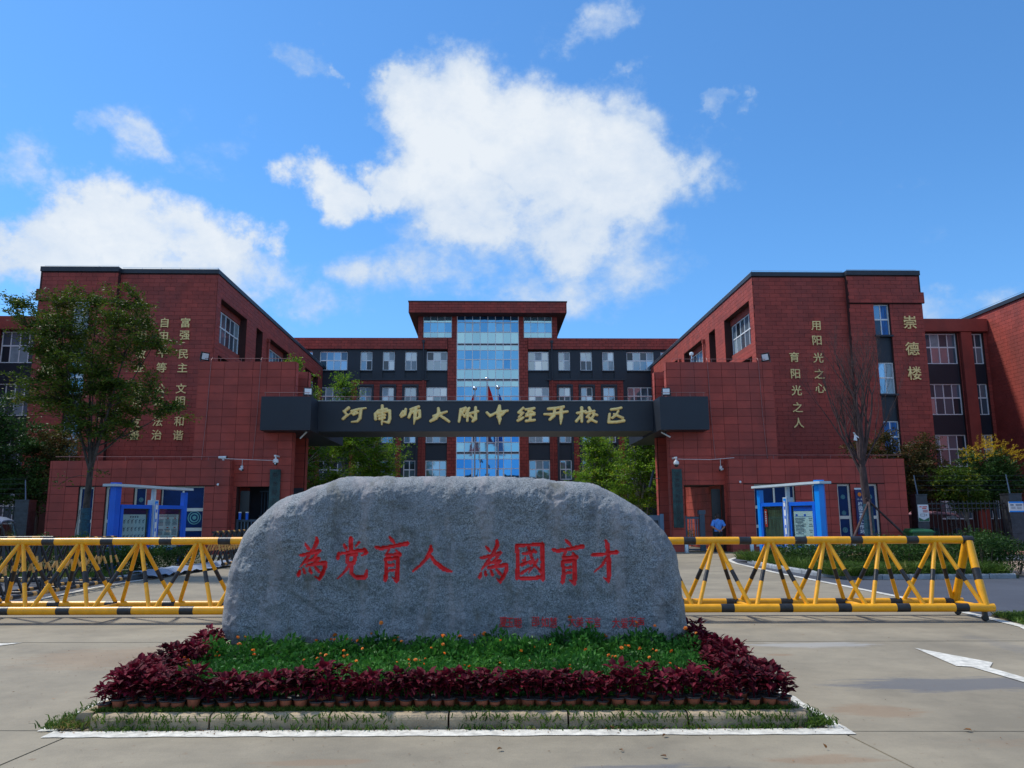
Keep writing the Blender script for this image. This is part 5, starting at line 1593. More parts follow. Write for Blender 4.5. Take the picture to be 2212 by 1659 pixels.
for i, (u, v, sz) in enumerate(((1085, 1622, .05), (1315, 1575, .055), (1785, 1622, .04), (1440, 1592, .05), (2100, 1583, .06), (520, 1534, .04), (1345, 1626, .035), (1440, 1640, .05))):
    d = pixdir(u, v); t_ = -EYE / d.z; x, y = d.x * t_, d.y * t_
    g = Geo(); leaf_shape(g, (x, y, 0.016), (random.uniform(-1, 1), random.uniform(-1, 1), 0.12), sz, sz * 0.6, 0.008, None)
    mk('fallen_leaf', g, L_LITTER, None, label=['dry brown leaf on the concrete just below the white line', 'dry brown leaf lying on the white line', 'pair of dark crumbs on the right slab', 'brown leaf crossing the painted border', 'dry leaf on the joint at far right', 'dry leaf on the kerb at left', 'dark leaf near the oily patch', 'curled leaf near the bottom edge'][i], cat='leaf', group='fallen leaves on the forecourt')
g = Geo(); d = pixdir(485 * 1 + 1300 / 1.8228 - 290, 1571)
x, y = (pixdir(1203, 1571).x, 0), 0
d = pixdir((1300 + 778 / 1.58) / 1.8228, (2400 + 718 / 1.58) / 1.8228); t_ = -EYE / d.z
leaf_shape(g, (d.x * t_, d.y * t_, 0.02), (1, 0.3, 0.1), 0.07, 0.05, 0.015, None)
mk('wrapper', g, pmat('bright_green_plastic', (0.02, 0.45, 0.03), 0.4), None, label='bright green scrap of wrapper lying between kerb and white line', cat='litter')

# ------------------------------------------------------------------ barriers
def banded(g, p0, p1, r, step, bw, phase, seg=14, inv=False):
    """round tube along p0->p1 painted in bands: material 0 main, 1 band"""
    p0, p1 = Vector(p0), Vector(p1); L_ = (p1 - p0).length; u_ = (p1 - p0) / L_
    cuts = [0.0]; mats = []
    s = phase - step * math.ceil(phase / step)
    x = 0.0; ev = []
    while s < L_:
        if s + bw > 0: ev.append((max(s, 0), min(s + bw, L_)))
        s += step
    cur = 0.0
    for a, b_ in ev:
        if a > cur + 1e-4: g.path([p0 + u_ * cur, p0 + u_ * a], r, seg, 0)
        g.path([p0 + u_ * a, p0 + u_ * b_], r * 1.006, seg, 1); cur = b_
    if cur < L_ - 1e-4: g.path([p0 + u_ * cur, p0 + u_ * L_], r, seg, 0)


def barrier(label, loc, rotz, L_, pitch, H, zb, D1, D2, rt_, rb, rl, m0, m1, x_first, top_ph, bot_ph, step=1.0, bw=0.21, ends=(False, False), leg_band=(0.44, 0.62), group=None, top=None):
    """trestle barrier along local x from 0 to L_; D1, D2 front and rear offsets of the base rails"""
    T = thing('road_barrier', label, 'barrier', loc, group)
    T.rotation_euler = (0, 0, rotz)

    def part(name, g):
        o = bpy.data.objects.new(name, mesh_of(name, g, [m0, m1], False)); COL.objects.link(o); o.parent = T; auto_smooth(o, 40); return o
    t0, t1 = top if top else (0, L_)
    g = Geo(); banded(g, (t0, 0, H), (t1, 0, H), rt_, step, bw, top_ph); part('top_rail', g)
    g = Geo(); banded(g, (0, -D1, zb), (L_, -D1, zb), rb, step, bw * 1.05, bot_ph); part('base_rail', g)
    g = Geo(); banded(g, (0, D2, zb), (L_, D2, zb), rb * 0.9, step, bw, bot_ph + 0.30); part('base_rail', g)
    x = x_first; i = 0
    while x < t1 - 0.05:
        if x > t0 + 0.05:
            for (dy) in (-D1, D2):
                for sx in (-1, 1):
                    a = Vector((x + sx * 0.035, dy * 0.06, H - rt_ * 0.7)); e = Vector((x + sx * (pitch / 2 - 0.05), dy, zb + rb * 0.5))
                    if e.x < 0 or e.x > L_: continue
                    g = Geo(); q1 = a.lerp(e, leg_band[0]); q2 = a.lerp(e, leg_band[1])
                    g.path([a, q1], rl, 10, 0); g.path([q1, q2], rl * 1.01, 10, 1); g.path([q2, e], rl, 10, 0)
                    part('leg', g)
        if i % 2 == 0 and 0 < x + pitch / 2 < L_:
            g = Geo(); g.tube((x + pitch / 2, -D1, zb), (x + pitch / 2 - 0.02, D2, zb), rl, seg=10); part('tie_bar', g)
        x += pitch; i += 1
    for k_, e in enumerate(ends):
        if not e: continue
        xe = L_ - 0.12 if k_ else 0.12; xt = (t1 - 0.08) if k_ else t0 + 0.08
        for dy in (-D1, D2):
            a = Vector((xt, dy * 0.08, H - rt_ * 0.5)); b_ = Vector((xe, dy, zb)); g = Geo(); q1 = a.lerp(b_, 0.42); q2 = a.lerp(b_, 0.60)
            g.path([a, q1], rt_, 14, 0); g.path([q1, q2], rt_ * 1.006, 14, 1); g.path([q2, b_], rt_, 14, 0); part('end_leg', g)
        for dy in (-D1 + 0.05, D2 - 0.05):
            g = Geo(); g.lathe([(0.001, -0.02), (0.05, -0.02), (0.055, -0.01), (0.055, 0.01), (0.05, 0.02), (0.001, 0.02)], seg=14)
            g.moved(Matrix.Translation((xe, dy, 0.057)) @ Matrix.Rotation(math.pi / 2, 4, 'X')); g.box(xe - 0.03, xe + 0.03, dy - 0.03, dy + 0.03, 0.08, zb)
            w = part('castor', g); w.data.materials.clear(); w.data.materials.append(M_BLKP)
    return T


YB = 'yellow trestle barrier with black bands, '
slope = math.atan(-0.052)
bL = barrier(YB + 'left of the boulder', (-13.2, 13.45 + 0.052 * 5.6 + 0.02, 0), slope, 12.5, 0.991, 1.268, 0.205, 0.46, 0.42, 0.062, 0.066, 0.033, M_YEL, M_BLK,
             0.492, 0.87, 0.50, step=0.985)
bR = barrier(YB + 'right of the boulder with an open braced end', (-0.2, 13.13, 0), slope, 8.09, 0.898, 1.235, 0.215, 0.46, 0.42, 0.062, 0.066, 0.033, M_YEL, M_BLK,
             0.344, 0.71, 0.256, step=0.904, bw=0.195, ends=(True, True), top=(0.0, 8.12))
DKB = 'black trestle barrier with short yellow bands '
barrier(DKB + 'running back from the forecourt along the left asphalt', (-9.62, 13.9, 0), math.pi / 2 + 0.0, 6.9, 0.62, 1.17, 0.13, 0.33, 0.38, 0.036, 0.045, 0.026, M_BLK, M_YEL2,
        0.3, 0.3, 0.2, step=0.42, bw=0.13, leg_band=(0.42, 0.60))
barrier(DKB + 'standing beyond the hedge near the left gate', (-9.10, 26.5, 0), math.pi / 2 + 0.02, 9.0, 0.62, 1.17, 0.13, 0.36, 0.36, 0.036, 0.045, 0.028, M_BLK, M_YEL2,
        0.3, 0.3, 0.2, step=0.62, bw=0.20, leg_band=(0.34, 0.60))
barrier(DKB + 'mostly hidden by the hedge at far left', (-14.3, 20.6, 0), 0.0, 3.2, 0.62, 1.17, 0.13, 0.30, 0.30, 0.036, 0.045, 0.026, M_BLK, M_YEL2,
        0.3, 0.2, 0.2, step=0.62, bw=0.2)
# ------------------------------------------------------------------ trees
def bez(a, b, c, n):
    a, b, c = Vector(a), Vector(b), Vector(c)
    return [a * (1 - t) ** 2 + b * 2 * t * (1 - t) + c * t * t for t in [i / n for i in range(n + 1)]]


def tree(name, label, base, trunk_pts, trunk_r, ells, ntips, leaf_n, ll_, lw, lmat, bmat, seed, limb_from=0.55, group=None, cat='tree', spread=0.28, updir=0.1, twig_r=0.012, nlimb=7, wrap=None, extra=None, droop=0.0, core=0.45, limb_r=0.62):
    """trunk polyline (world), crown from leaf clusters on twigs that end inside the ellipsoids (cx,cy,cz,rx,ry,rz,weight)"""
    rg = np.random.default_rng(seed); rr = random.Random(seed)
    T = thing(name, label, cat, base, group)
    tp = [Vector(p) for p in trunk_pts]
    n = len(tp); rs = [trunk_r * (1 - 0.55 * i / (n - 1)) for i in range(n)]
    g = Geo(); g.path(tp, rs, 12)
    o = mk('trunk', g, bmat, T); auto_smooth(o, 60)
    # limbs
    gl = Geo(); nodes = [(p, rs[i]) for i, p in enumerate(tp) if i >= int((n - 1) * limb_from)]
    wsum = sum(e[6] for e in ells)
    limbs = []
    for e in ells:
        for q in range(max(1, round(nlimb * e[6] / wsum))):
            s = nodes[rr.randrange(len(nodes))]
            end = Vector((e[0] + rr.uniform(-.5, .5) * e[3], e[1] + rr.uniform(-.5, .5) * e[4], e[2] + rr.uniform(-0.1, .75) * e[5]))
            mid = s[0].lerp(end, 0.45) + Vector((rr.uniform(-.12, .12), rr.uniform(-.12, .12), -0.08)) * (end - s[0]).length
            ps = bez(s[0], mid, end, 7); r0 = s[1] * limb_r
            gl.path(ps, [r0 * (1 - 0.8 * i / 7) + 0.006 for i in range(8)], 7)
            limbs += [(p, r0 * (1 - 0.8 * i / 7)) for i, p in enumerate(ps) if i > 1]
    LP = np.array([list(p[0]) for p in limbs])
    LVs = []; 
    tips = []
    for e in ells:
        k = int(ntips * e[6] / wsum)
        d = rg.normal(size=(k, 3)); d /= np.linalg.norm(d, axis=1, keepdims=True)
        r_ = rg.uniform(core, 1.0, (k, 1)) ** 0.6
        r_ *= 1 + 0.25 * (rg.uniform(-1, 1, (k, 1)))
        tips.append(np.array(e[:3]) + d * r_ * np.array(e[3:6]))
    tips = np.concatenate(tips)
    for tpt in tips:
        dd_ = np.linalg.norm(LP - tpt, axis=1) + np.clip(LP[:, 2] - tpt[2], 0, 9) * 0.8
        j = int(np.argmin(dd_)); s = Vector(LP[j]); e_ = Vector(tpt)
        mid = s.lerp(e_, 0.5) + Vector((0, 0, 0.10 * (e_ - s).length))
        gl.path(bez(s, mid, e_, 3), [twig_r, twig_r * 0.8, twig_r * 0.6, twig_r * 0.35], 4, cap=False)
        ax_ = np.array((e_ - s).normalized())
        m_ = max(3, int(leaf_n * rg.uniform(0.5, 1.4)))
        tt = rg.uniform(-0.9, 0.45, (m_, 1)) * spread * 1.6
        P = tpt + ax_ * tt + rg.normal(size=(m_, 3)) * spread * np.array([0.42, 0.42, 0.22])
        D = ax_ * 0.5 + rg.normal(size=(m_, 3)) * np.array([1, 1, 0.45]) + np.array([0, 0, updir])
        V, Fm = leaves(P, ll_, lw, rg, D=D, droop=droop)
        LVs.append(V)
    o = mk('branches', gl, bmat, T); auto_smooth(o, 60)
    V = np.concatenate(LVs)
    obj_np('crown', V, np.arange(len(V)).reshape(-1, 4), lmat, T)
    if wrap:
        g = Geo(); z0, z1 = wrap
        p0 = tp[0]; k = [p for p in tp if p.z <= z1] + [tp[0].lerp(tp[-1], 0) if False else Vector((tp[1].x, tp[1].y, z1)) if tp[1].z > z1 else tp[1]]
        g.path([Vector((tp[0].x, tp[0].y, z0)), Vector((tp[0].x + (tp[1].x - tp[0].x) * 0.5, tp[0].y, (z0 + z1) / 2)), Vector((tp[1].x, tp[1].y, z1))], [trunk_r * 1.25, trunk_r * 1.18, trunk_r * 1.16], 12)
        mk('trunk_wrap', g, M_WRAP, T)
    return T


# big leafy tree, left, rooted in the island behind the hedge (distance 24 m)
TL = tree('leafy_tree', 'large green leafy tree with blue wrapped trunk before the left school wing', (-12.05, 24, 0),
          [(-12.05, 24, 0), (-12.04, 24, 2.05), (-12.02, 24, 3.0), (-12.0, 24.02, 3.45), (-12.0, 24.05, 3.8)], 0.115,
          [(-13.35, 24.0, 7.2, 1.15, 1.2, 1.25, 1.5), (-11.3, 24.1, 7.6, 0.8, 1.1, 1.35, 1.1), (-12.4, 24.0, 5.9, 1.35, 1.3, 1.1, 1.3), (-13.6, 24.0, 5.5, 1.05, 1.1, 0.75, 0.7), (-10.95, 24.0, 5.5, 1.0, 1.1, 0.75, 0.65),
           (-9.9, 24.0, 4.95, 0.85, 0.7, 0.28, 0.26), (-14.5, 24.1, 8.1, 0.55, 0.6, 0.55, 0.22), (-12.0, 24.0, 4.6, 1.3, 1.2, 0.7, 0.75), (-10.6, 24, 7.0, 0.85, 0.9, 0.35, 0.28), (-12.75, 24, 8.4, 0.7, 0.8, 0.45, 0.35)],
          700, 58, 0.11, 0.040, L_LOCUST, M_BARK, 3, limb_from=0.5, spread=0.24, nlimb=15, limb_r=0.42, wrap=(0.05, 1.95), core=0.25)
g = Geo()
for k, (a, e) in enumerate((((-12.06, 23.85, 2.9), (-12.8, 23.6, 2.55)), ((-12.02, 23.85, 3.0), (-11.2, 23.6, 2.9)))): g.path(bez(a, Vector(a).lerp(Vector(e), .5) + Vector((0, 0, .25)), e, 4), [0.012, .01, .008, .006, .004], 5)
mk('low_twigs', g, M_BARK, TL)
rg = np.random.default_rng(77)
P = np.concatenate([np.array([-12.6, 23.6, 2.75]) + rg.normal(size=(40, 3)) * [.18, .1, .1], np.array([-11.5, 23.6, 2.98]) + rg.normal(size=(40, 3)) * [.2, .1, .06]])
V, Fm = leaves(P, 0.10, 0.035, rg); obj_np('low_leaves', V, Fm, L_LOCUST, TL)
# tie rope on the wrap
g = Geo(); g.path([(-12.14, 23.83, 1.9), (-12.2, 23.82, 1.3), (-12.24, 23.8, 0.6)], 0.018, seg=6); mk('support_cane', g, M_BARKP, TL)

# bare tree on the right
def bare_tree():
    rr = random.Random(21)
    bx_, by_ = 11.75, 24.0
    T = thing('bare_tree', 'leafless tree with wrapped trunk and three prop poles, in front of the right gatehouse', 'tree', (bx_, by_, 0))
    g = Geo(); g.path([(bx_, by_, 0), (bx_ + 0.0, by_, 1.9), (bx_ - 0.05, by_, 2.6), (bx_ - 0.06, by_, 3.1)], [0.135, 0.125, 0.115, 0.10], 12); o = mk('trunk', g, M_BARKR, T); auto_smooth(o)
    g = Geo()

    def grow(p, d, ln, r, lv):
        n = 5; ps = [p]; q = p
        for i in range(n):
            d = (d + Vector((rr.uniform(-.14, .14), rr.uniform(-.14, .14), 0.10))).normalized(); q = q + d * ln / n; ps.append(q)
        g.path(ps, [r * (1 - 0.62 * i / n) for i in range(n + 1)], 7 if lv < 2 else 4)
        if lv >= 4:
            return
        m_ = {0: 4, 1: 5, 2: 5, 3: 3}[lv]
        for k in range(m_):
            i = rr.randrange(2, n + 1) if k else n
            a = rr.uniform(0, 6.28); sp = 0.5 if lv < 2 else 0.75
            nd = (d + Vector((math.cos(a) * sp, math.sin(a) * sp, 0.25))).normalized()
            grow(ps[i], nd, ln * rr.uniform(0.42, 0.66), r * (1 - 0.62 * i / n) * 0.68, lv + 1)
    tops = [(Vector((-0.10, 0.1, 1)), 2.5, .08), (Vector((0.06, -0.1, 1)), 2.6, .078), (Vector((-0.30, 0.1, 1)), 2.4, .055), (Vector((0.32, 0.0, 1)), 2.3, .058), (Vector((0.16, 0.3, 1)), 2.5, .06), (Vector((-0.2, -.3, 1)), 2.4, .055), (Vector((-0.62, -.1, 0.9)), 2.1, .032), (Vector((0.66, 0.2, 1)), 2.2, .032), (Vector((0.0, 0.4, 1)), 2.1, .04)]
    for d, l, r in tops: grow(Vector((bx_ - 0.06, by_, 2.75 + rr.uniform(0, .4))), d.normalized(), l, r, 0)
    o = mk('branches', g, M_BARKR, T)
    g = Geo(); g.path([(bx_, by_, 0.05), (bx_, by_, 1.0), (bx_ + 0.0, by_, 1.97)], [0.165, 0.155, 0.145], 12); mk('trunk_wrap', g, M_WRAP, T)
    for e in ((bx_ - 1.55, by_ - 1.2, 0.05), (bx_ + 1.75, by_ - 0.6, 0.05), (bx_ - 0.75, by_ - 1.7, 0.05)):
        g = Geo(); t = Vector((bx_ - 0.02, by_ - 0.14, 2.05)); g.path([t + (t - Vector(e)).normalized() * 0.12, t.lerp(Vector(e), 0.5), e], [0.032, 0.037, 0.045], 8); mk('prop_pole', g, M_BARKR, T)
    # a scrap of white tape caught in the fork
    g = Geo()
    for a, b_ in (((0.0, 0.0), (-0.06, 0.08)), ((0, 0), (0.10, -0.10)), ((0, 0), (0.01, -0.18)), ((0, 0), (-0.05, -0.17))):
        g.hexa([(bx_ - 0.28 + a[0] - 0.02, by_ - 0.12, 4.10 + a[1]), (bx_ - 0.28 + a[0] + 0.03, by_ - 0.12, 4.10 + a[1]), (bx_ - 0.28 + a[0] + 0.03, by_ - 0.115, 4.10 + a[1]), (bx_ - 0.28 + a[0] - 0.02, by_ - 0.115, 4.10 + a[1])],
               [(bx_ - 0.28 + b_[0] - 0.02, by_ - 0.16, 4.10 + b_[1]), (bx_ - 0.28 + b_[0] + 0.03, by_ - 0.16, 4.10 + b_[1]), (bx_ - 0.28 + b_[0] + 0.03, by_ - 0.155, 4.10 + b_[1]), (bx_ - 0.28 + b_[0] - 0.02, by_ - 0.155, 4.10 + b_[1])])
    mk('white_tape', g, M_WHITEP, None, label='knotted scrap of white tape in the bare tree', cat='tape')
    return T


bare_tree()

# trees inside the gate
def ginkgo(x, y, h, w, seed, label, n=260, pale=True, low=2.2):
    ells = [(x, y, low + (h - low) * 0.30, w, w, (h - low) * 0.34, 1.2), (x + w * 0.2, y, low + (h - low) * 0.62, w * 0.72, w * 0.72, (h - low) * 0.28, 0.8), (x - w * .1, y, h * 0.92, w * 0.35, w * 0.35, (h - low) * 0.14, 0.22)]
    return tree('young_tree', label, (x, y, 0), [(x, y, 0), (x + 0.05, y, h * 0.3), (x - 0.04, y, h * 0.6), (x, y, h * 0.93)], 0.14, ells, int(n * 1.25), 44, 0.13, 0.085, L_GINKGO, M_BARKP, seed, limb_from=0.25, spread=0.36, twig_r=0.02, nlimb=13, core=0.2, group='trees inside the gateway')


ginkgo(-11.5, 47, 11.2, 2.0, 1, 'light green young tree inside the gate, leftmost, rising above the beam', 300)
ginkgo(-9.0, 49, 10.6, 2.2, 2, 'light green young tree with a white trunk under the left part of the beam', 300)
ginkgo(-7.4, 50, 7.4, 2.3, 4, 'bushy green young tree under the beam, rightmost of the left group', 300, low=1.6)
ginkgo(6.9, 50, 7.0, 2.0, 5, 'light green tree spreading in front of the central building, leftmost of the right group', 300, low=1.5)
ginkgo(9.0, 47, 7.9, 2.1, 6, 'light green tree with several grey trunks near the middle of the right group', 320, low=1.5)
ginkgo(11.1, 45, 9.7, 1.7, 7, 'pale trunked light green tree beside the right gate pillar, its top above the beam', 300)
ginkgo(-12.2, 44.5, 6.6, 1.6, 8, 'low green tree just inside the gate beside the left pillar', 220, low=1.0)
ginkgo(8.0, 56, 7.4, 2.2, 9, 'green tree farthest back in the right group', 240, low=1.4)

# trees behind the fences
tree('shrubby_tree', 'rusty brown and green tree behind the fence right of the right gatehouse', (20.9, 39, 0), [(20.9, 39, 0), (20.9, 39, 1.5), (21.0, 39, 2.6)], 0.12,
     [(20.9, 39, 4.1, 1.6, 1.4, 1.2, 1.2), (22.3, 39.2, 3.6, 1.4, 1.2, 1.3, 0.9), (20.2, 39, 5.3, 0.7, 0.7, 0.8, 0.35), (22.2, 39, 5.0, 0.8, 0.8, 0.7, 0.35), (21.4, 38.6, 2.6, 1.7, 1.0, 0.9, 0.8), (18.9, 38.6, 5.0, 0.9, .8, .5, .3)],
     420, 40, 0.13, 0.065, L_RUST, M_BARK, 31, spread=0.30, nlimb=12, core=0.2)
tree('shrubby_tree', 'bright yellow green small tree behind the fence, with a pale trunk', (23.4, 37.6, 0), [(23.4, 37.6, 0), (23.3, 37.6, 1.2), (23.2, 37.6, 2.0)], 0.08,
     [(22.7, 37.5, 3.0, 1.2, .9, 1.0, 1), (23.4, 37.5, 2.4, 0.9, .8, 0.5, .4)], 200, 38, 0.13, 0.075, L_YGREEN, M_BARKP, 32, spread=0.28, core=0.2)
TG = tree('flowering_tree', 'dark green tree topped with golden yellow flower spikes, at the right edge behind the fence', (25.6, 39, 0), [(25.6, 39, 0), (25.6, 39, 1.6), (25.5, 39, 2.8)], 0.12,
          [(25.3, 39, 3.9, 1.5, 1.3, 1.0, 1.2), (26.3, 39, 3.3, 1.3, 1.2, 0.9, .8), (24.9, 38.8, 2.6, 1.2, 1.0, 0.8, .6)], 330, 40, 0.15, 0.07, L_DKGREEN, M_BARK, 33, spread=0.30, core=0.2)
rg = np.random.default_rng(9)
Vs = []
for _ in range(75):
    c = np.array([rg.uniform(23.9, 26.6), 38.4 + rg.uniform(-.3, .6), 0]); c[2] = 4.9 - 0.28 * (c[0] - 25.4) ** 2 + rg.uniform(-.5, .35)
    dr = np.array([rg.uniform(-.7, .9), -0.2, rg.uniform(-0.1, 0.8)]); dr /= np.linalg.norm(dr)
    P = c + dr * rg.uniform(0, 0.5, (46, 1)) + rg.normal(size=(46, 3)) * 0.025
    Vs.append(leaves(P, 0.05, 0.03, rg)[0])
V = np.concatenate(Vs); obj_np('flower_spikes', V, np.arange(len(V)).reshape(-1, 4), L_GOLD, TG)
tree('shrubby_tree', 'dense green tree at the far left edge, over the grey three wheeler', (-21.6, 38.5, 0), [(-21.6, 38.5, 0), (-21.6, 38.5, 1.6), (-21.7, 38.5, 2.8)], 0.12,
     [(-23.0, 38.5, 4.6, 1.9, 1.4, 2.0, 1.3), (-22.0, 38.2, 3.0, 1.5, 1.2, 1.1, .8), (-24.4, 38.5, 6.2, 1.4, 1, 1.5, .9), (-24.6, 38, 3.2, 1.5, 1, 1.2, .7)], 560, 42, 0.15, 0.08, L_DKGREEN, M_BARK, 34, spread=0.30, nlimb=12, core=0.2)
tree('shrubby_tree', 'orange and green tree left of the left gatehouse, behind the dark pillar', (-21.2, 39.5, 0), [(-21.2, 39.5, 0), (-21.2, 39.5, 1.6), (-21.1, 39.5, 2.8)], 0.10,
     [(-21.7, 39.5, 5.1, 1.5, 1.2, 1.1, 1.0), (-20.9, 39.3, 3.7, 1.0, 1.0, 1.0, .8)], 260, 38, 0.13, 0.065, L_RUST, M_BARK, 35, spread=0.30, core=0.2)

# ------------------------------------------------------------------ hedges
def hedge(label, polys, seed, lmat, dens, name='hedge'):
    """polys: (x0,x1,y0,y1,h) blocks; leaves fill a ragged shell"""
    rg = np.random.default_rng(seed); Ps = []
    for (x0, x1, y0, y1, h) in polys:
        n = int(dens * ((x1 - x0) * (y1 - y0) + (x1 - x0) * h * 1.3 + (y1 - y0) * h))
        x = rg.uniform(x0, x1, n); y = rg.uniform(y0, y1, n); hh = h * (0.86 + 0.16 * np.sin(x * 2.1 + seed) + 0.10 * np.sin(x * 5.3 + y * 3)) + rg.normal(size=n) * 0.05
        z = 0.1 + hh * (rg.uniform(0, 1, n) ** 0.6)
        ed = np.minimum(np.minimum(x - x0, x1 - x), np.minimum(y - y0, y1 - y))
        z = np.where(z > 0.1 + hh * (0.72 + ed * 0.9), z * 0.8, z)
        bulge = 0.10 * np.sin(x * 3.3 + seed) * (rg.random(n) < .5)
        Ps.append(np.stack([x, y + bulge, z], 1))
    P = np.concatenate(Ps)
    V, Fm = leaves(P, 0.085, 0.034, rg, updir=0.5)
    x0 = min(p[0] for p in polys); x1 = max(p[1] for p in polys)
    T = thing(name, label, 'hedge', ((x0 + x1) / 2, polys[0][2], 0))
    obj_np('foliage', V, Fm, lmat, T)
    g = Geo(); rr = random.Random(seed)
    for (a0, a1, b0, b1, h) in polys:
        for _ in range(int((a1 - a0) * 7)):
            x = rr.uniform(a0, a1); y = rr.uniform(b0 + .1, b1 - .1)
            for q in range(3): g.tube((x, y, 0), (x + rr.uniform(-.25, .25), y + rr.uniform(-.2, .2), h * rr.uniform(.6, 1.0)), 0.010, 0.004, 4)
    mk('stems', g, M_BARK, T)
    return T


hedge('dense green hedge on the left island under the notice board', [(-20.5, -10.0, 21.9, 24.2, 1.02), (-10.4, -9.75, 22.2, 27.5, 0.85)], 2, L_HEDGE, 620)
hedge('green hedge on the right island behind the barrier', [(10.6, 13.9, 21.0, 22.9, 0.86)], 3, L_HEDGE, 900)
hedge('low reddish green bushes around the legs of the right notice board', [(9.35, 10.6, 21.9, 24.4, 0.80), (9.3, 10.3, 24.4, 27.0, 0.75)], 4, L_HEDGE, 620, name='bush')
hedge('rounded dark green bush at the right end of the hedge', [(13.2, 14.6, 20.7, 22.6, 1.08)], 5, L_DKGREEN, 900, name='bush')
hedge('small weedy bush beside the dark pillar at far left', [(-20.4, -18.4, 33.2, 34.4, 0.95)], 6, L_HEDGE, 300, name='bush')
hedge('clipped bushes inside the passage, seen through the right doorway', [(9.2, 13.0, 41.2, 42.4, 1.1)], 7, L_YGREEN, 260, name='bush')
hedge('row of low bushes behind the fence on the right', [(19.9, 29.5, 36.6, 37.3, 0.85)], 8, L_DKGREEN, 220, name='bush')

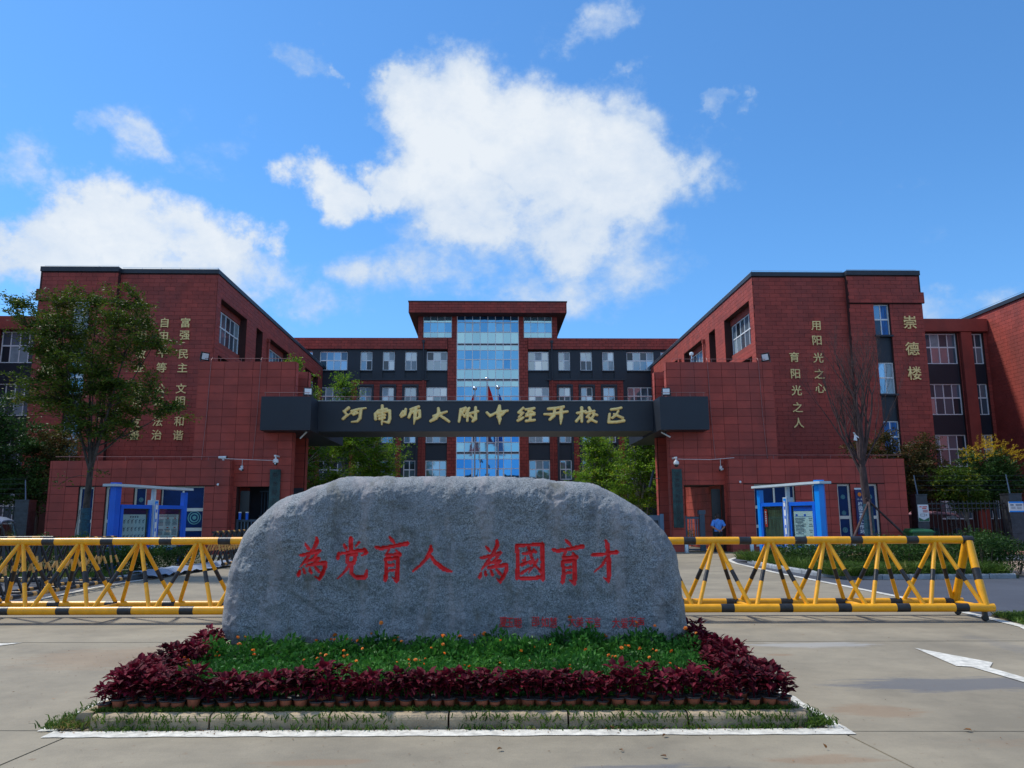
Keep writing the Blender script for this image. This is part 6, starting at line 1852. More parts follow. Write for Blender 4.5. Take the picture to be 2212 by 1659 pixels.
# ------------------------------------------------------------------ notice boards
def notice_board(s, label, ps):
    """two glazed cases between posts: ps = outer post, middle post, inner post (x,y)"""
    O, Md, I = [Vector((*p, 0)) for p in ps]
    B = thing('notice_board', label, 'notice board', (Md.x, Md.y, 0))
    ud = (I - O).normalized(); nd = Vector((ud.y, -ud.x, 0));
    if nd.y > 0: nd = -nd

    def bx(g, c, along, across, z0, z1, mi=0):
        c = Vector(c); a = ud * along / 2; b_ = nd * across / 2
        q = [c - a + b_, c + a + b_, c + a - b_, c - a - b_]
        g.hexa([(p.x, p.y, z0) for p in q], [(p.x, p.y, z1) for p in q], mi); return g
    # outer post: broad six sided column
    g = Geo(); r1, r2 = 0.20, 0.115
    q = [O + ud * a + nd * b_ for a, b_ in ((-r1 * 0.55, r2), (r1 * 0.55, r2), (r1, 0), (r1 * 0.55, -r2), (-r1 * 0.55, -r2), (-r1, 0))]
    g.prism([(p.x, p.y) for p in q], 0, 2.72); mk('outer_post', g, M_BLUEL if s > 0 else M_BLUE, B)
    g = Geo(); bx(g, I, 0.16, 0.16, 0, 2.50); mk('inner_post', g, M_BLUE if s < 0 else M_BLUEL, B)
    g = Geo(); bx(g, Md, 0.20, 0.26, 0, 2.22); mk('middle_post', g, M_CANOPY, B)
    g = Geo(); bx(g, Md + nd * 0.135, 0.13, 0.01, 0.1, 2.18); mk('middle_strip', g, M_BLUEL, B)
    g = Geo(); bx(g, Md + nd * 0.145, 0.09, 0.01, 0.12, 2.10); mk('lettering_panel', g, M_WHITEP, B)
    g = Geo()
    for k in range(5): bx(g, Md + nd * 0.152, 0.05, 0.006, 0.62 + 0.30 * k, 0.72 + 0.30 * k)
    bx(g, Md + nd * 0.152, 0.08, 0.006, 2.06, 2.08)
    mk('strip_lettering', g, M_BLUE, B)
    g = Geo(); bx(g, Md, 0.09, 0.12, 2.22, 2.62); mk('stem', g, M_CANOPY, B)
    # canopy: thin, slightly raked, cranked near the outer post
    g = Geo(); a0 = O - ud * 0.30; a1 = O + ud * 0.45; a2 = I + ud * 0.18
    for p, q_, zz0, zz1 in ((a0, a1, 2.60, 2.60), (a1, a2, 2.60, 2.57)):
        w0, w1 = 0.22, 0.62
        A = [p + nd * w0, q_ + nd * w0, q_ - nd * w0, p - nd * w0]
        zs = [zz0, zz1, zz1, zz0]
        g.hexa([(v.x, v.y, z) for v, z in zip(A, zs)], [(v.x, v.y, z + 0.075) for v, z in zip(A, zs)])
    mk('canopy', g, M_CANOPY, B)
    # cases
    for k, (p, q_) in enumerate(((O + ud * 0.19, Md - ud * 0.11), (Md + ud * 0.11, I - ud * 0.08))):
        ln = (q_ - p).length; c = (p + q_) / 2; z0, z1 = 0.55, 2.06
        g = Geo(); bx(g, c, ln, 0.14, z1 - 0.12, z1); bx(g, c, ln, 0.14, z0, z0 + 0.10); bx(g, p + ud * 0.06, 0.12, 0.14, z0 + 0.1, z1 - 0.12); bx(g, q_ - ud * 0.05, 0.10, 0.14, z0 + 0.1, z1 - 0.12)
        cs = mk('display_case', g, M_BLUE, B)
        g = Geo(); bx(g, c, ln - 0.2, 0.02, z0 + 0.1, z1 - 0.12); mk('case_back', g, M_CASE, cs)
        pw = ln - 0.30; pc = c - ud * 0.04
        blank = (s > 0 and k == 1)
        if not blank:
            g = Geo(); bx(g, pc + nd * 0.02, pw, 0.008, z0 + 0.12, z1 - 0.30); mk('poster', g, M_PAPER, cs)
            g = Geo(); bx(g, pc + nd * 0.022, pw, 0.008, z1 - 0.29, z1 - 0.15); mk('poster_header', g, M_NAVY if s < 0 else M_BLUE, cs)
            g = Geo(); gi = Geo(); T0 = pc + nd * 0.028

            def mark(gg, u_, z, w, h): bx(gg, T0 + ud * u_, w, 0.004, z - h / 2, z + h / 2)
            sgn = s    # left-to-right direction along the board
            if s < 0 and k == 0:
                # rows of small oval portraits
                cols_ = 6
                for r in range(4):
                    for i in range(cols_):
                        cx = (-0.5 + (i + 0.5) / cols_) * (pw - 0.06); cz = z1 - 0.52 - r * 0.235; n = 12
                        vs = []
                        for q2 in range(n):
                            t = 6.283 * q2 / n; v = T0 + ud * (cx + 0.033 * math.cos(t)); vs.append((v.x, v.y, cz + 0.062 * math.sin(t)))
                        g.add(vs, [tuple(range(n))])
                        vs = []
                        for q2 in range(n):
                            t = 6.283 * q2 / n; v = T0 + nd * 0.003 + ud * (cx + 0.014 * math.cos(t)); vs.append((v.x, v.y, cz - 0.012 + 0.034 * math.sin(t)))
                        gi.add(vs, [tuple(range(n))])
                        mark(g, cx + 0.052, cz + 0.06, 0.02, 0.03)
                for i in range(4): mark(g, (i - 1.5) * 0.10, z1 - 0.375, 0.05, 0.05)
                mk('portrait_rows', g, M_INK, cs); mk('portrait_faces', gi, M_CANOPY, cs)
            elif s < 0:
                for cc in range(3):
                    for r in range(3):
                        if cc > 0: mark(gi, (cc - 1) * pw * 0.34, z1 - 0.42 - r * 0.31, 0.09, 0.035)
                        for li in range(5):
                            w = pw * 0.27 * random.uniform(0.75, 1); mark(g, (cc - 1) * pw * 0.33, z1 - 0.475 - r * 0.31 - li * 0.042, w, 0.018)
                mark(g, 0, z1 - 0.35, pw * 0.8, 0.025)
                mk('printed_lines', g, M_INK, cs); mk('red_headings', gi, M_INKR, cs)
            else:
                for li in range(12):
                    w = pw * 0.42 * (random.uniform(.35, .5) if li in (4, 10) else random.uniform(.9, 1)); mark(g, (pw * 0.25) * 1, z1 - 0.52 - li * 0.045, w, 0.017)
                for cc in (0.02, -0.30):
                    for li in range(13):
                        if li % 3 != 2: mark(g, cc * pw, z1 - 0.52 - li * 0.062, pw * random.uniform(.1, .2), 0.016)
                mark(gi, pw * 0.36, z1 - 0.42, 0.09, 0.06); mark(gi, -pw * 0.05, z1 - 0.42, 0.09, 0.06)
                mark(gi, pw * .25, z1 - .462, pw * .44, .006); mark(gi, -pw * .15, z1 - .462, pw * .44, .006)
                mk('printed_lines', g, M_INK, cs); mk('blue_headings', gi, M_BLUE, cs)
                g = Geo()
                for a_, w_, h_ in ((pw * .42, .07, .26), (pw * .10, .08, .26), (pw * .25, .16, .20)): bx(g, T0 + ud * a_ + nd * .002, w_, 0.004, z0 + 0.14, z0 + 0.14 + h_)
                mk('poster_picture', g, pmat('green_brown_print', (0.10, 0.16, 0.11), 0.6, var=0.4, vs=30), cs)
        else:
            g = Geo(); bx(g, I - ud * 0.32 + nd * 0.03, 0.15, 0.01, z1 - 0.82, z1 - 0.22); mk('red_sticker', g, M_INKR, cs)
            g = Geo()
            for li in range(6): bx(g, I - ud * 0.32 + nd * 0.038, 0.07 * random.uniform(.6, 1), 0.004, z1 - 0.34 - li * 0.075, z1 - 0.29 - li * 0.075)
            mk('sticker_lettering', g, M_PAPER, cs)
        g = Geo(); bx(g, c + nd * 0.055, ln - 0.2, 0.004, z0 + 0.1, z1 - 0.12)
        mk('case_glass', g, M_CASEGLASS, cs)
    return B


M_CASEGLASS = bpy.data.materials.new('case_glass'); M_CASEGLASS.use_nodes = True
t = M_CASEGLASS.node_tree; gl_ = t.nodes.new('ShaderNodeBsdfGlossy'); gl_.inputs['Roughness'].default_value = 0.03; gl_.inputs['Color'].default_value = (0.9, 0.95, 1, 1)
tr_ = t.nodes.new('ShaderNodeBsdfTransparent'); tr_.inputs[0].default_value = (0.86, 0.93, 0.92, 1)
fz = t.nodes.new('ShaderNodeValue'); fz.outputs[0].default_value = 0.09; ms_ = t.nodes.new('ShaderNodeMixShader')
t.links.new(fz.outputs[0], ms_.inputs[0]); t.links.new(tr_.outputs[0], ms_.inputs[1]); t.links.new(gl_.outputs[0], ms_.inputs[2]); t.links.new(ms_.outputs[0], t.nodes['Material Output'].inputs[0])

notice_board(1, 'blue framed notice board right of the gate, with a red sticker in its left case', [(10.40, 24.3), (9.98, 25.85), (9.56, 27.3)])
notice_board(-1, 'blue framed notice board left of the gate, with rows of portraits in its left case', [(-11.35, 24.3), (-10.85, 25.85), (-10.42, 27.3)])

# ------------------------------------------------------------------ nameplates and small equipment
def nameplate(label, x0, x1, z0, z1, chars_, size):
    y = 35.93
    B = thing('nameplate', label, 'sign', ((x0 + x1) / 2, y - 0.05, z0))
    g = Geo(); g.box(x0, x1, y - 0.09, y - 0.02, z0, z1); mk('board', g, M_BOARD, B)
    g = Geo(); g.box(x0 + 0.02, x1 - 0.02, y - 0.018, y + 0.03, z0 + 0.1, z1 - 0.1); mk('bracket', g, M_BLKP, B)
    n = len(chars_)
    for i, ch in enumerate(chars_):
        put_text(ch, ((x0 + x1) / 2 + 0.01, y - 0.094, z1 - 0.25 - (z1 - z0 - 0.42) * i / (n - 1)), size, 0.004, M_BLK, B, weight=0.002, name='character')


nameplate('tall dark green nameplate with black characters on the right gate pillar', 8.50, 8.96, 1.09, 3.76, '河南师大附中经开校区', 0.225)
nameplate('tall dark green nameplate on the left gate pillar, its foot hidden by the boulder', -9.90, -9.42, 1.00, 3.80, '新乡经开区学校', 0.27)

# police station sign behind the bare tree
B = thing('hanging_sign', 'narrow navy sign with white characters on the right gatehouse wall behind the bare tree', 'sign', (16.98, 35.3, 0.9))
g = Geo(); g.box(16.76, 17.12, 35.30, 35.38, 0.75, 2.75); mk('board', g, M_NAVY, B)
for i, ch in enumerate('校园警务工作站'): put_text(ch, (16.94, 35.292, 2.12 - i * 0.205), 0.20, 0.003, M_PAPER, B, weight=0.004, name='character')
put_text('中一重', (16.94, 35.292, 2.33), 0.075, 0.003, M_PAPER, B, name='character')
g = Geo(); g.ball((16.94, 35.29, 2.55), 0.085, 0.012, 0.095, 12, 6); mk('badge', g, M_ORANGE, B)
g = Geo(); g.box(16.78, 17.10, 35.40, 35.44, 2.77, 2.85); mk('bracket', g, M_PAPER, B)


def ptz(label, x, z, s):
    B = thing('dome_camera', label, 'camera', (x, 35.4, z - 0.2))
    g = Geo(); g.box(x - 0.07, x + 0.03, 35.35, 35.95, z + 0.20, z + 0.27); g.tube((x - 0.02, 35.42, z + 0.22), (x, 35.42, z + 0.08), 0.035, seg=8); mk('bracket_arm', g, M_WHITEP, B)
    g = Geo(); g.lathe([(0.035, 0.12), (0.10, 0.08), (0.125, 0.0), (0.125, -0.06), (0.11, -0.08)], (x, 35.42, z), 16); o = mk('housing', g, M_WHITEP, B); auto_smooth(o, 40)
    g = Geo(); g.ball((x, 35.42, z - 0.10), 0.095, seg=14, rings=8); o = mk('lens_dome', g, M_BLKP, B); auto_smooth(o, 60)
    g = Geo(); g.tube((x, 35.32, z - 0.12), (x, 35.335, z - 0.12), 0.035, seg=10); mk('lens', g, M_WHITEP if s < 0 else M_BLKP, B)


ptz('white dome camera above the right nameplate', 8.62, 4.02, 1)
ptz('white dome camera above the left nameplate', -9.55, 4.15, -1)


def small_cam(label, x, y, z, dirx):
    B = thing('small_camera', label, 'camera', (x, y, z))
    g = Geo(); g.box(x - 0.05, x + 0.05, y - 0.05, y + 0.06, z - 0.02, z + 0.12); mk('mount', g, M_WHITEP, B)
    g = Geo(); g.tube((x - 0.06 * dirx, y - 0.10, z - 0.03), (x + 0.10 * dirx, y - 0.22, z - 0.08), 0.055, seg=10); mk('body', g, M_WHITEP, B)
    g = Geo(); g.tube((x + 0.10 * dirx, y - 0.22, z - 0.08), (x + 0.13 * dirx, y - 0.24, z - 0.09), 0.045, seg=10); mk('lens', g, M_BLKP, B)
    g = Geo(); g.tube((x, y, z + 0.12), (x, y, z + 0.42), 0.012, seg=5); mk('cable', g, M_WHITEP, B)


small_cam('small white camera on the right gatehouse above the doorway', 10.81, 35.93, 3.78, -1)
small_cam('small white camera on the left gatehouse above the doorway', -11.2, 35.93, 3.85, 1)
B = thing('small_camera', 'white bullet camera lying on the roof edge of the left gatehouse', 'camera', (-11.9, 35.6, 4.22))
g = Geo(); g.tube((-12.15, 35.6, 4.33), (-11.78, 35.5, 4.33), 0.06, seg=10); mk('body', g, M_WHITEP, B)
g = Geo(); g.tube((-11.78, 35.5, 4.33), (-11.75, 35.49, 4.33), 0.05, seg=10); mk('lens', g, M_BLKP, B)
g = Geo(); g.box(-11.98, -11.90, 35.55, 35.65, 4.2, 4.3); mk('foot', g, M_WHITEP, B)
for (x, z, lab) in ((12.96 - 1.45, 3.13, 'tiny round white camera on the right gatehouse wall beside the big window'), (-12.05, 3.1, 'tiny round white camera on the left gatehouse wall beside the big window')):
    B = thing('small_camera', lab, 'camera', (x, 35.4, z))
    g = Geo(); g.ball((x, 35.36, z), 0.055, seg=10, rings=6); mk('body', g, M_WHITEP, B); g = Geo(); g.box(x - 0.02, x + 0.02, 35.36, 35.5, z + 0.02, z + 0.06); mk('mount', g, M_WHITEP, B)
for (pts_, lab) in (([(-12.0, 35.44, 4.27), (-11.2, 35.5, 4.24), (-9.6, 35.86, 4.20)], 'white cable conduit sagging along the left gatehouse to the dome camera'), ([(8.7, 35.86, 4.22), (10.3, 35.86, 4.19), (11.3, 35.4, 4.24)], 'white cable conduit along the right gatehouse to the dome camera')):
    g = Geo(); g.path(pts_, 0.011, seg=6); mk('cable_conduit', g, M_WHITEP, None, label=lab, cat='cable')
for (x0, x1, lab) in ((-19.4, -12.0, 'thin cable along the roof edge of the left gatehouse'), (11.2, 19.2, 'thin cable along the roof edge of the right gatehouse')):
    g = Geo(); g.tube((x0, 35.6, 4.38), (x1, 35.6, 4.36), 0.012, seg=5)
    for k in range(6): g.tube((x0 + (x1 - x0) * (k + .5) / 6, 35.6, 4.19), (x0 + (x1 - x0) * (k + .5) / 6, 35.6, 4.37), 0.01, seg=5)
    mk('roof_cable', g, M_RAIL, None, label=lab, cat='cable')


def floodlight(label, x, y, z, ang, tilt, w=0.36):
    B = thing('floodlight', label, 'floodlight', (x, y, z))
    Mx = Matrix.Translation((x, y, z + 0.25)) @ Matrix.Rotation(ang, 4, 'Z') @ Matrix.Rotation(tilt, 4, 'X')
    g = Geo(); g.box(-w / 2, w / 2, -0.04, 0.05, -w / 2, w / 2); g.moved(Mx); mk('housing', g, M_BLKP, B)
    g = Geo(); g.box(-w * 0.40, w * 0.40, -0.048, -0.041, -w * 0.36, w * 0.36); g.moved(Mx); mk('lamp_glass', g, M_WHITEP, B)
    g = Geo(); g.box(-w / 2 - 0.03, -w / 2 - 0.005, -0.02, 0.02, -0.25, 0.05); g.box(w / 2 + 0.005, w / 2 + 0.03, -0.02, 0.02, -0.25, 0.05); g.box(-w / 2 - 0.03, w / 2 + 0.03, -0.02, 0.02, -0.27, -0.25); g.moved(Matrix.Translation((x, y, z + 0.25)) @ Matrix.Rotation(ang, 4, 'Z')); mk('yoke', g, M_BLKP, B)


floodlight('floodlight on top of the left box of the gate beam', -8.20, 35.3, 7.04, 0.25, -0.15, 0.38)
floodlight('floodlight on top of the right box of the gate beam', 8.25, 35.3, 7.04, -0.15, -0.12, 0.38)
floodlight('tilted floodlight at the outer top corner of the left tall gate wall', -13.25, 36.1, 8.85, 0.9, 0.25, 0.40)
floodlight('tilted floodlight at the outer top corner of the right tall gate wall', 13.30, 36.1, 8.85, -0.9, 0.25, 0.40)
for s in (-1, 1):
    x = s * 8.35 - 0.1
    B = thing('tube_lamp', 'slanting white strip lamp under the %s box of the gate beam' % ('left' if s < 0 else 'right'), 'lamp', (x, 36.0, 5.3))
    g = Geo(); g.tube((x - 0.16, 35.9, 5.22 + (0.0 if s < 0 else 0.26)), (x + 0.18, 35.6, 5.48 - (0.0 if s < 0 else 0.26)), 0.035, seg=8); mk('lamp_tube', g, M_WHITEP, B)
    g = Geo(); g.tube((x, 35.75, 5.37), (x, 35.78, 5.5), 0.02, seg=6); mk('bracket', g, M_BLKP, B)
B = thing('solar_lamp', 'small dark solar lamp panel on the inner edge of the right gate pillar', 'lamp', (8.2, 38.4, 3.4))
g = Geo(); g.hexa([(7.95, 38.2, 3.05), (7.99, 38.2, 3.03), (7.99, 38.6, 3.03), (7.95, 38.6, 3.05)], [(8.18, 38.2, 3.85), (8.22, 38.2, 3.83), (8.22, 38.6, 3.83), (8.18, 38.6, 3.85)]); mk('panel', g, M_DARK, B)
g = Geo(); g.tube((8.1, 38.4, 3.45), (8.5, 38.4, 3.45), 0.02, seg=6); mk('bracket', g, M_STEEL, B)
B = thing('small_camera', 'white dome camera standing on the rod above the right tall gate wall', 'camera', (9.75, 36.2, 8.85))
g = Geo(); g.tube((9.75, 36.2, 8.83), (9.75, 36.2, 9.2), 0.03, seg=8); mk('post', g, M_STEEL, B); g = Geo(); g.lathe([(0.03, 0.12), (0.10, 0.08), (0.10, -0.02), (0.06, -0.06)], (9.75, 36.2, 9.24), 12); mk('housing', g, M_WHITEP, B)
for (x, lab) in ((-11.22, 'blue and white beacon lamp at the left of the left doorway'), (-10.9, 'darker blue beacon lamp inside the left doorway')):
    g = Geo(); g.tube((x, 36.05, 1.55), (x, 36.05, 1.85), 0.065, seg=12, mi=0); g.tube((x, 36.05, 1.85), (x, 36.05, 1.90), 0.072, seg=12, mi=1); mk('beacon_lamp', g, [M_BLUE, M_WHITEP], None, label=lab, cat='lamp')

# ------------------------------------------------------------------ gates
G_ = thing('sliding_gate', 'blue grey sliding gate between the pillars, mostly hidden behind the boulder', 'gate', (-0.2, 37.2, 0))
g = Geo(); g.box(-9.6, 7.4, 37.15, 37.25, 1.42, 1.55); g.box(-9.6, 7.4, 37.15, 37.25, 0.18, 0.30); mk('rails', g, M_GREY, G_)
for i in range(92):
    x = -9.5 + i * 0.18
    if 'gate_bar' not in TILE_MESH:
        q = Geo(); q.box(-0.018, 0.018, -0.018, 0.018, -0.56, 0.56); TILE_MESH['gate_bar'] = mesh_of('bar', q, M_GREYL)
    if x > 6.9: break
    o = bpy.data.objects.new('bar', TILE_MESH['gate_bar']); link(o, G_, (x, 37.2, 0.86))
g = Geo(); g.box(7.42, 8.30, 37.08, 37.30, 0.05, 1.66); mk('drive_box', g, M_GREYL, G_)
g = Geo(); g.box(8.14, 8.31, 37.04, 37.079, 0.05, 1.72); mk('drive_post', g, pmat('pale_blue_metal', (0.16, 0.28, 0.42), 0.35), G_)
g = Geo(); g.box(7.60, 8.04, 37.05, 37.079, 1.0, 1.42); mk('display', g, M_BLK, G_)
g = Geo(); n = 24
for k in range(n):
    t0 = 6.283 * k / n; t1 = 6.283 * (k + 1) / n
    g.add([(7.82 + r * math.cos(t), 37.045, 1.22 + r * math.sin(t)) for r, t in ((0.17, t0), (0.19, t0), (0.19, t1), (0.17, t1))], [(0, 1, 2, 3)])
mk('display_ring', g, M_GREYL, G_)
g = Geo(); g.box(7.67, 7.98, 37.035, 37.049, 1.19, 1.25); mk('red_bar', g, pmat('pale_red_plate', (0.6, 0.2, 0.15), 0.4), G_)
W_ = thing('wicket_gate', 'blue grey barred wicket gate standing open by the right nameplate pillar', 'gate', (9.5, 36.3, 0))
g = Geo(); g.box(9.12, 9.20, 36.20, 36.28, 0.05, 1.62); g.box(9.20, 9.78, 36.21, 36.27, 1.48, 1.58); g.box(9.20, 9.78, 36.21, 36.27, 0.30, 0.40); g.box(9.20, 9.78, 36.21, 36.27, 0.08, 0.14); mk('frame', g, M_GREY, W_)
for x in (9.32, 9.42, 9.58, 9.68): g = Geo(); g.box(x - 0.014, x + 0.014, 36.22, 36.26, 0.41, 1.47); mk('bar', g, M_GREYL, W_)
g = Geo(); g.box(9.79, 10.02, 36.15, 36.35, 0.03, 1.68); g.box(9.74, 10.06, 36.12, 36.38, 1.685, 1.88); mk('gate_post', g, M_GREY, W_)
W_ = thing('wicket_gate', 'blue grey barred wicket gate across the left doorway', 'gate', (-10.6, 36.2, 0))
g = Geo(); g.box(-11.42, -11.30, 36.15, 36.27, 0.05, 1.58); g.box(-11.30, -9.80, 36.17, 36.25, 1.46, 1.56); g.box(-11.30, -9.80, 36.17, 36.25, 0.2, 0.3); mk('frame', g, M_GREY, W_)
for k in range(10): g = Geo(); x = -11.18 + k * 0.15; g.box(x - 0.015, x + 0.015, 36.19, 36.23, 0.31, 1.45); mk('bar', g, M_GREYL, W_)
# inner grille seen through the left doorway
W_ = thing('window_grille', 'grey barred grille with a counter deep inside the left doorway', 'grille', (-10.3, 38.5, 1.2))
for k in range(9): g = Geo(); x = -10.95 + k * 0.14; g.box(x - 0.015, x + 0.015, 38.42, 38.45, 1.75, 2.85); mk('bar', g, M_GREYL, W_)
g = Geo(); g.box(-11.05, -9.85, 38.40, 38.46, 1.66, 1.74); g.box(-11.05, -9.85, 38.40, 38.46, 2.86, 2.92); g.box(-11.05, -9.85, 38.41, 38.45, 1.0, 1.5); mk('frame', g, M_GREYL, W_)
g = Geo(); g.box(-13.1, -9.0, 38.47, 38.58, 0, 3.05); mk('booth_wall', g, M_DARKWALL, None, label='dark booth wall deep inside the left doorway behind the grille', cat='wall')
# low building wall with windows seen through the right doorway
B = thing('corridor_wall', 'red wall with a white gridded window seen through the right doorway', 'wall', (11.2, 44, 0))
window(('X', 43.4, 1), 11.15, 12.0, 1.2, 3.0, B, 3, [0, .45, 1], M_WHITEF, M_GLASSD, rec=0.05, fw=0.05, bar=0.04, hb=0.08)
wall('wall', ('X', 43.4, 1), (10.9, 13.5, 0, 3.9), [(11.15, 12.0, 1.2, 3.0)], M_REDWALL, B, 0.3)

for (x, y, lab) in ((8.9, 35.3, 'steel bollard below the right nameplate pillar'), (11.75, 35.0, 'steel bollard right of the person in blue'), (-12.5, 35.0, 'steel bollard beyond the black barrier on the left')):
    B = thing('bollard', lab, 'bollard', (x, y, 0), 'steel bollards by the gatehouses')
    g = Geo(); g.lathe([(0.10, 0), (0.10, 0.60), (0.095, 0.62), (0.001, 0.625)], (x, y, 0), 16); o = mk('post', g, M_STEEL, B); auto_smooth(o, 40)
    g = Geo(); g.lathe([(0.13, 0), (0.13, 0.02), (0.101, 0.03)], (x, y, 0), 16); mk('base_ring', g, M_STEEL, B)

# flags
for (u, vt, mt_, lab) in ((1025.9, 839, M_RED, 'red flag hanging limp on the left flagpole'), (1052, 819, M_RED, 'red flag hanging limp on the tallest middle flagpole'), (1075.7, 837, M_BFLAG, 'blue flag hanging limp on the right flagpole')):
    x, z = pix_plane(u, vt, 62.0)
    P_ = thing('flagpole', 'steel flagpole, ' + {1025.9: 'left', 1052: 'middle and tallest', 1075.7: 'right'}[u] + ' of the three in front of the glass wall', 'flagpole', (x, 62, 0))
    g = Geo(); g.path([(x, 62, 0), (x, 62, z - 0.1)], [0.075, 0.05], 12); o = mk('pole', g, M_STEEL, P_); auto_smooth(o, 40)
    g = Geo(); g.ball((x, 62, z), 0.17, seg=12, rings=8); o = mk('finial', g, M_STEEL, P_); auto_smooth(o, 60)
    g = Geo(); n = 9; H_ = 3.0; rr = random.Random(int(u)); sgn = -1 if u < 1040 else 1
    rows_ = []
    for j in range(8):
        t = j / 7; zz = z - 0.5 - t * H_; w = 0.12 + 0.75 * t ** 0.8
        rows_.append([(x + sgn * (0.08 + w * i / n), 62 - 0.1 + 0.10 * math.sin(i * 2.3 + t * 2), zz - 0.2 * (i / n)) for i in range(n + 1)])
    V_ = [p for r in rows_ for p in r]; V2 = [(a, b_ + 0.012, c_) for a, b_, c_ in V_]
    Fq = [(j * (n + 1) + i, j * (n + 1) + i + 1, (j + 1) * (n + 1) + i + 1, (j + 1) * (n + 1) + i) for j in range(7) for i in range(n)]
    g.add(V_, Fq); mk('flag', g, mt_, None, label=lab, cat='flag', smooth=True)

# ------------------------------------------------------------------ fences
def pillar(x, y, w, h, label, rod=True):
    B = thing('fence_pillar', label, 'pillar', (x, y, 0))
    z = 0; k = 0
    hs_ = [0.74, 0.62, 0.62, h - 1.98]
    for q in hs_:
        g = Geo(); g.box(x - w / 2, x + w / 2, y - w / 2, y + w / 2, z + 0.004, z + q - 0.004); mk('stone_block', g, M_PILLAR, B); z += q
    g = Geo(); g.box(x - w / 2 - 0.02, x + w / 2 + 0.02, y - w / 2 - 0.02, y + w / 2 + 0.02, h + 0.002, h + 0.06); mk('cap', g, M_PILLAR, B)
    if rod:
        g = Geo(); g.tube((x - 0.02, y, h), (x - 0.12, y, h + 0.95), 0.03, 0.022, 8); mk('wire_post', g, M_GREYL, B)
    return B


pillar(20.05, 36, 0.52, 2.50, 'dark stone fence pillar with a white notice, beside the green bin')
pillar(24.45, 36, 0.62, 2.52, 'dark stone fence pillar with a blue and white notice, near the right edge')
pillar(-20.75, 36, 0.60, 2.42, 'dark stone fence pillar left of the left gatehouse')


def fence(x0, x1, label):
    B = thing('metal_fence', label, 'fence', ((x0 + x1) / 2, 36, 0))
    g = Geo(); g.box(x0, x1, 35.98, 36.02, 2.10, 2.16); g.box(x0, x1, 35.98, 36.02, 1.88, 1.92); g.box(x0, x1, 35.98, 36.02, 0.55, 0.60); mk('rails', g, M_BLKP, B)
    g = Geo(); g.box(x0, x1, 35.88, 36.12, 0, 0.42); mk('base_wall', g, M_PILLAR, B)
    if 'fbar' not in TILE_MESH:
        q = Geo(); q.box(-0.014, 0.014, -0.012, 0.012, -0.92, 0.92); TILE_MESH['fbar'] = mesh_of('bar', q, M_BLKP)
    x = x0 + 0.1
    while x < x1:
        o = bpy.data.objects.new('bar', TILE_MESH['fbar']); link(o, B, (x, 35.96, 1.34)); x += 0.21


fence(20.33, 24.12, 'black barred metal fence between the two dark pillars on the right')
fence(24.78, 31, 'black barred metal fence running out of the right edge')
fence(-31, -21.07, 'black barred metal fence at the left edge behind the grey three wheeler')
for (x0, x1, lab) in ((19.95, 31, 'thin security wires above the right fence'), (-31, -20.8, 'thin security wires above the left fence')):
    g = Geo()
    for k in range(4): g.tube((x0, 36, 2.75 + 0.22 * k), (x1, 36, 2.75 + 0.22 * k), 0.008, seg=4)
    mk('security_wires', g, M_BLKP, None, label=lab, cat='wire')
# notices on the pillars
B = thing('notice', 'white notice with red heading and green foot on the pillar beside the bin', 'notice', (20.1, 35.7, 1.0))
g = Geo(); g.box(19.82, 20.32, 35.71, 35.73, 1.32, 2.08); mk('sheet', g, M_PAPER, B)
g = Geo(); g.box(19.90, 20.0, 35.70, 35.709, 1.96, 2.0); g.box(20.04, 20.26, 35.70, 35.709, 1.96, 2.0); g.box(20.02, 20.22, 35.70, 35.709, 1.89, 1.93)
for k in range(5): g.box(20.05, 20.28, 35.70, 35.709, 1.83 - 0.025 * k, 1.84 - 0.025 * k)
mk('red_print', g, M_INKR, B)
g = Geo(); g.add([(19.83, 35.705, 1.33), (20.31, 35.705, 1.33), (20.31, 35.705, 1.50), (20.07, 35.705, 1.38), (19.83, 35.705, 1.50)], [(0, 1, 3), (0, 3, 4), (1, 2, 3)]); mk('green_foot', g, M_GREEN, B)
g = Geo(); g.box(19.92, 20.12, 35.70, 35.709, 1.55, 1.56); g.box(19.92, 20.12, 35.70, 35.709, 1.65, 1.66); g.box(19.92, 19.93, 35.70, 35.709, 1.56, 1.65); g.box(20.11, 20.12, 35.70, 35.709, 1.56, 1.65); g.box(20.17, 20.22, 35.70, 35.709, 1.58, 1.60); g.box(20.17, 20.22, 35.70, 35.709, 1.62, 1.64); mk('black_print', g, M_INK, B)
B = thing('notice', 'blue and white notice board on the dark pillar near the right edge', 'notice', (24.4, 35.66, 1.6))
g = Geo(); g.box(24.08, 24.78, 35.65, 35.68, 1.72, 2.20); mk('sheet', g, M_PAPER, B)
g = Geo(); g.box(24.08, 24.78, 35.64, 35.649, 2.13, 2.20); g.box(24.08, 24.78, 35.64, 35.649, 1.72, 1.78); mk('blue_bands', g, M_BLUEL, B)
g = Geo()
for x0, x1 in ((24.15, 24.30), (24.40, 24.70)): g.box(x0, x1, 35.64, 35.649, 2.02, 2.07)
for k in range(3): g.box(24.17, 24.38, 35.64, 35.649, 1.95 - .04 * k, 1.96 - .04 * k); g.box(24.44, 24.66, 35.64, 35.649, 1.95 - .04 * k, 1.96 - .04 * k)
mk('printed_lines', g, M_INK, B)
g = Geo(); g.box(-21.9, -21.62, 35.4, 35.5, 1.35, 1.82); B = thing('meter_box', 'white wall box left of the dark pillar on the left', 'box', (-21.7, 35.4, 1.3)); mk('box_body', g, M_WHITEP, B)
g = Geo(); g.box(-21.66, -21.64, 35.38, 35.4, 1.55, 1.62); mk('latch', g, M_INK, B); g = Geo(); g.tube((-21.76, 35.46, 0), (-21.76, 35.46, 1.35), 0.03, seg=6); mk('post', g, M_GREYL, B)
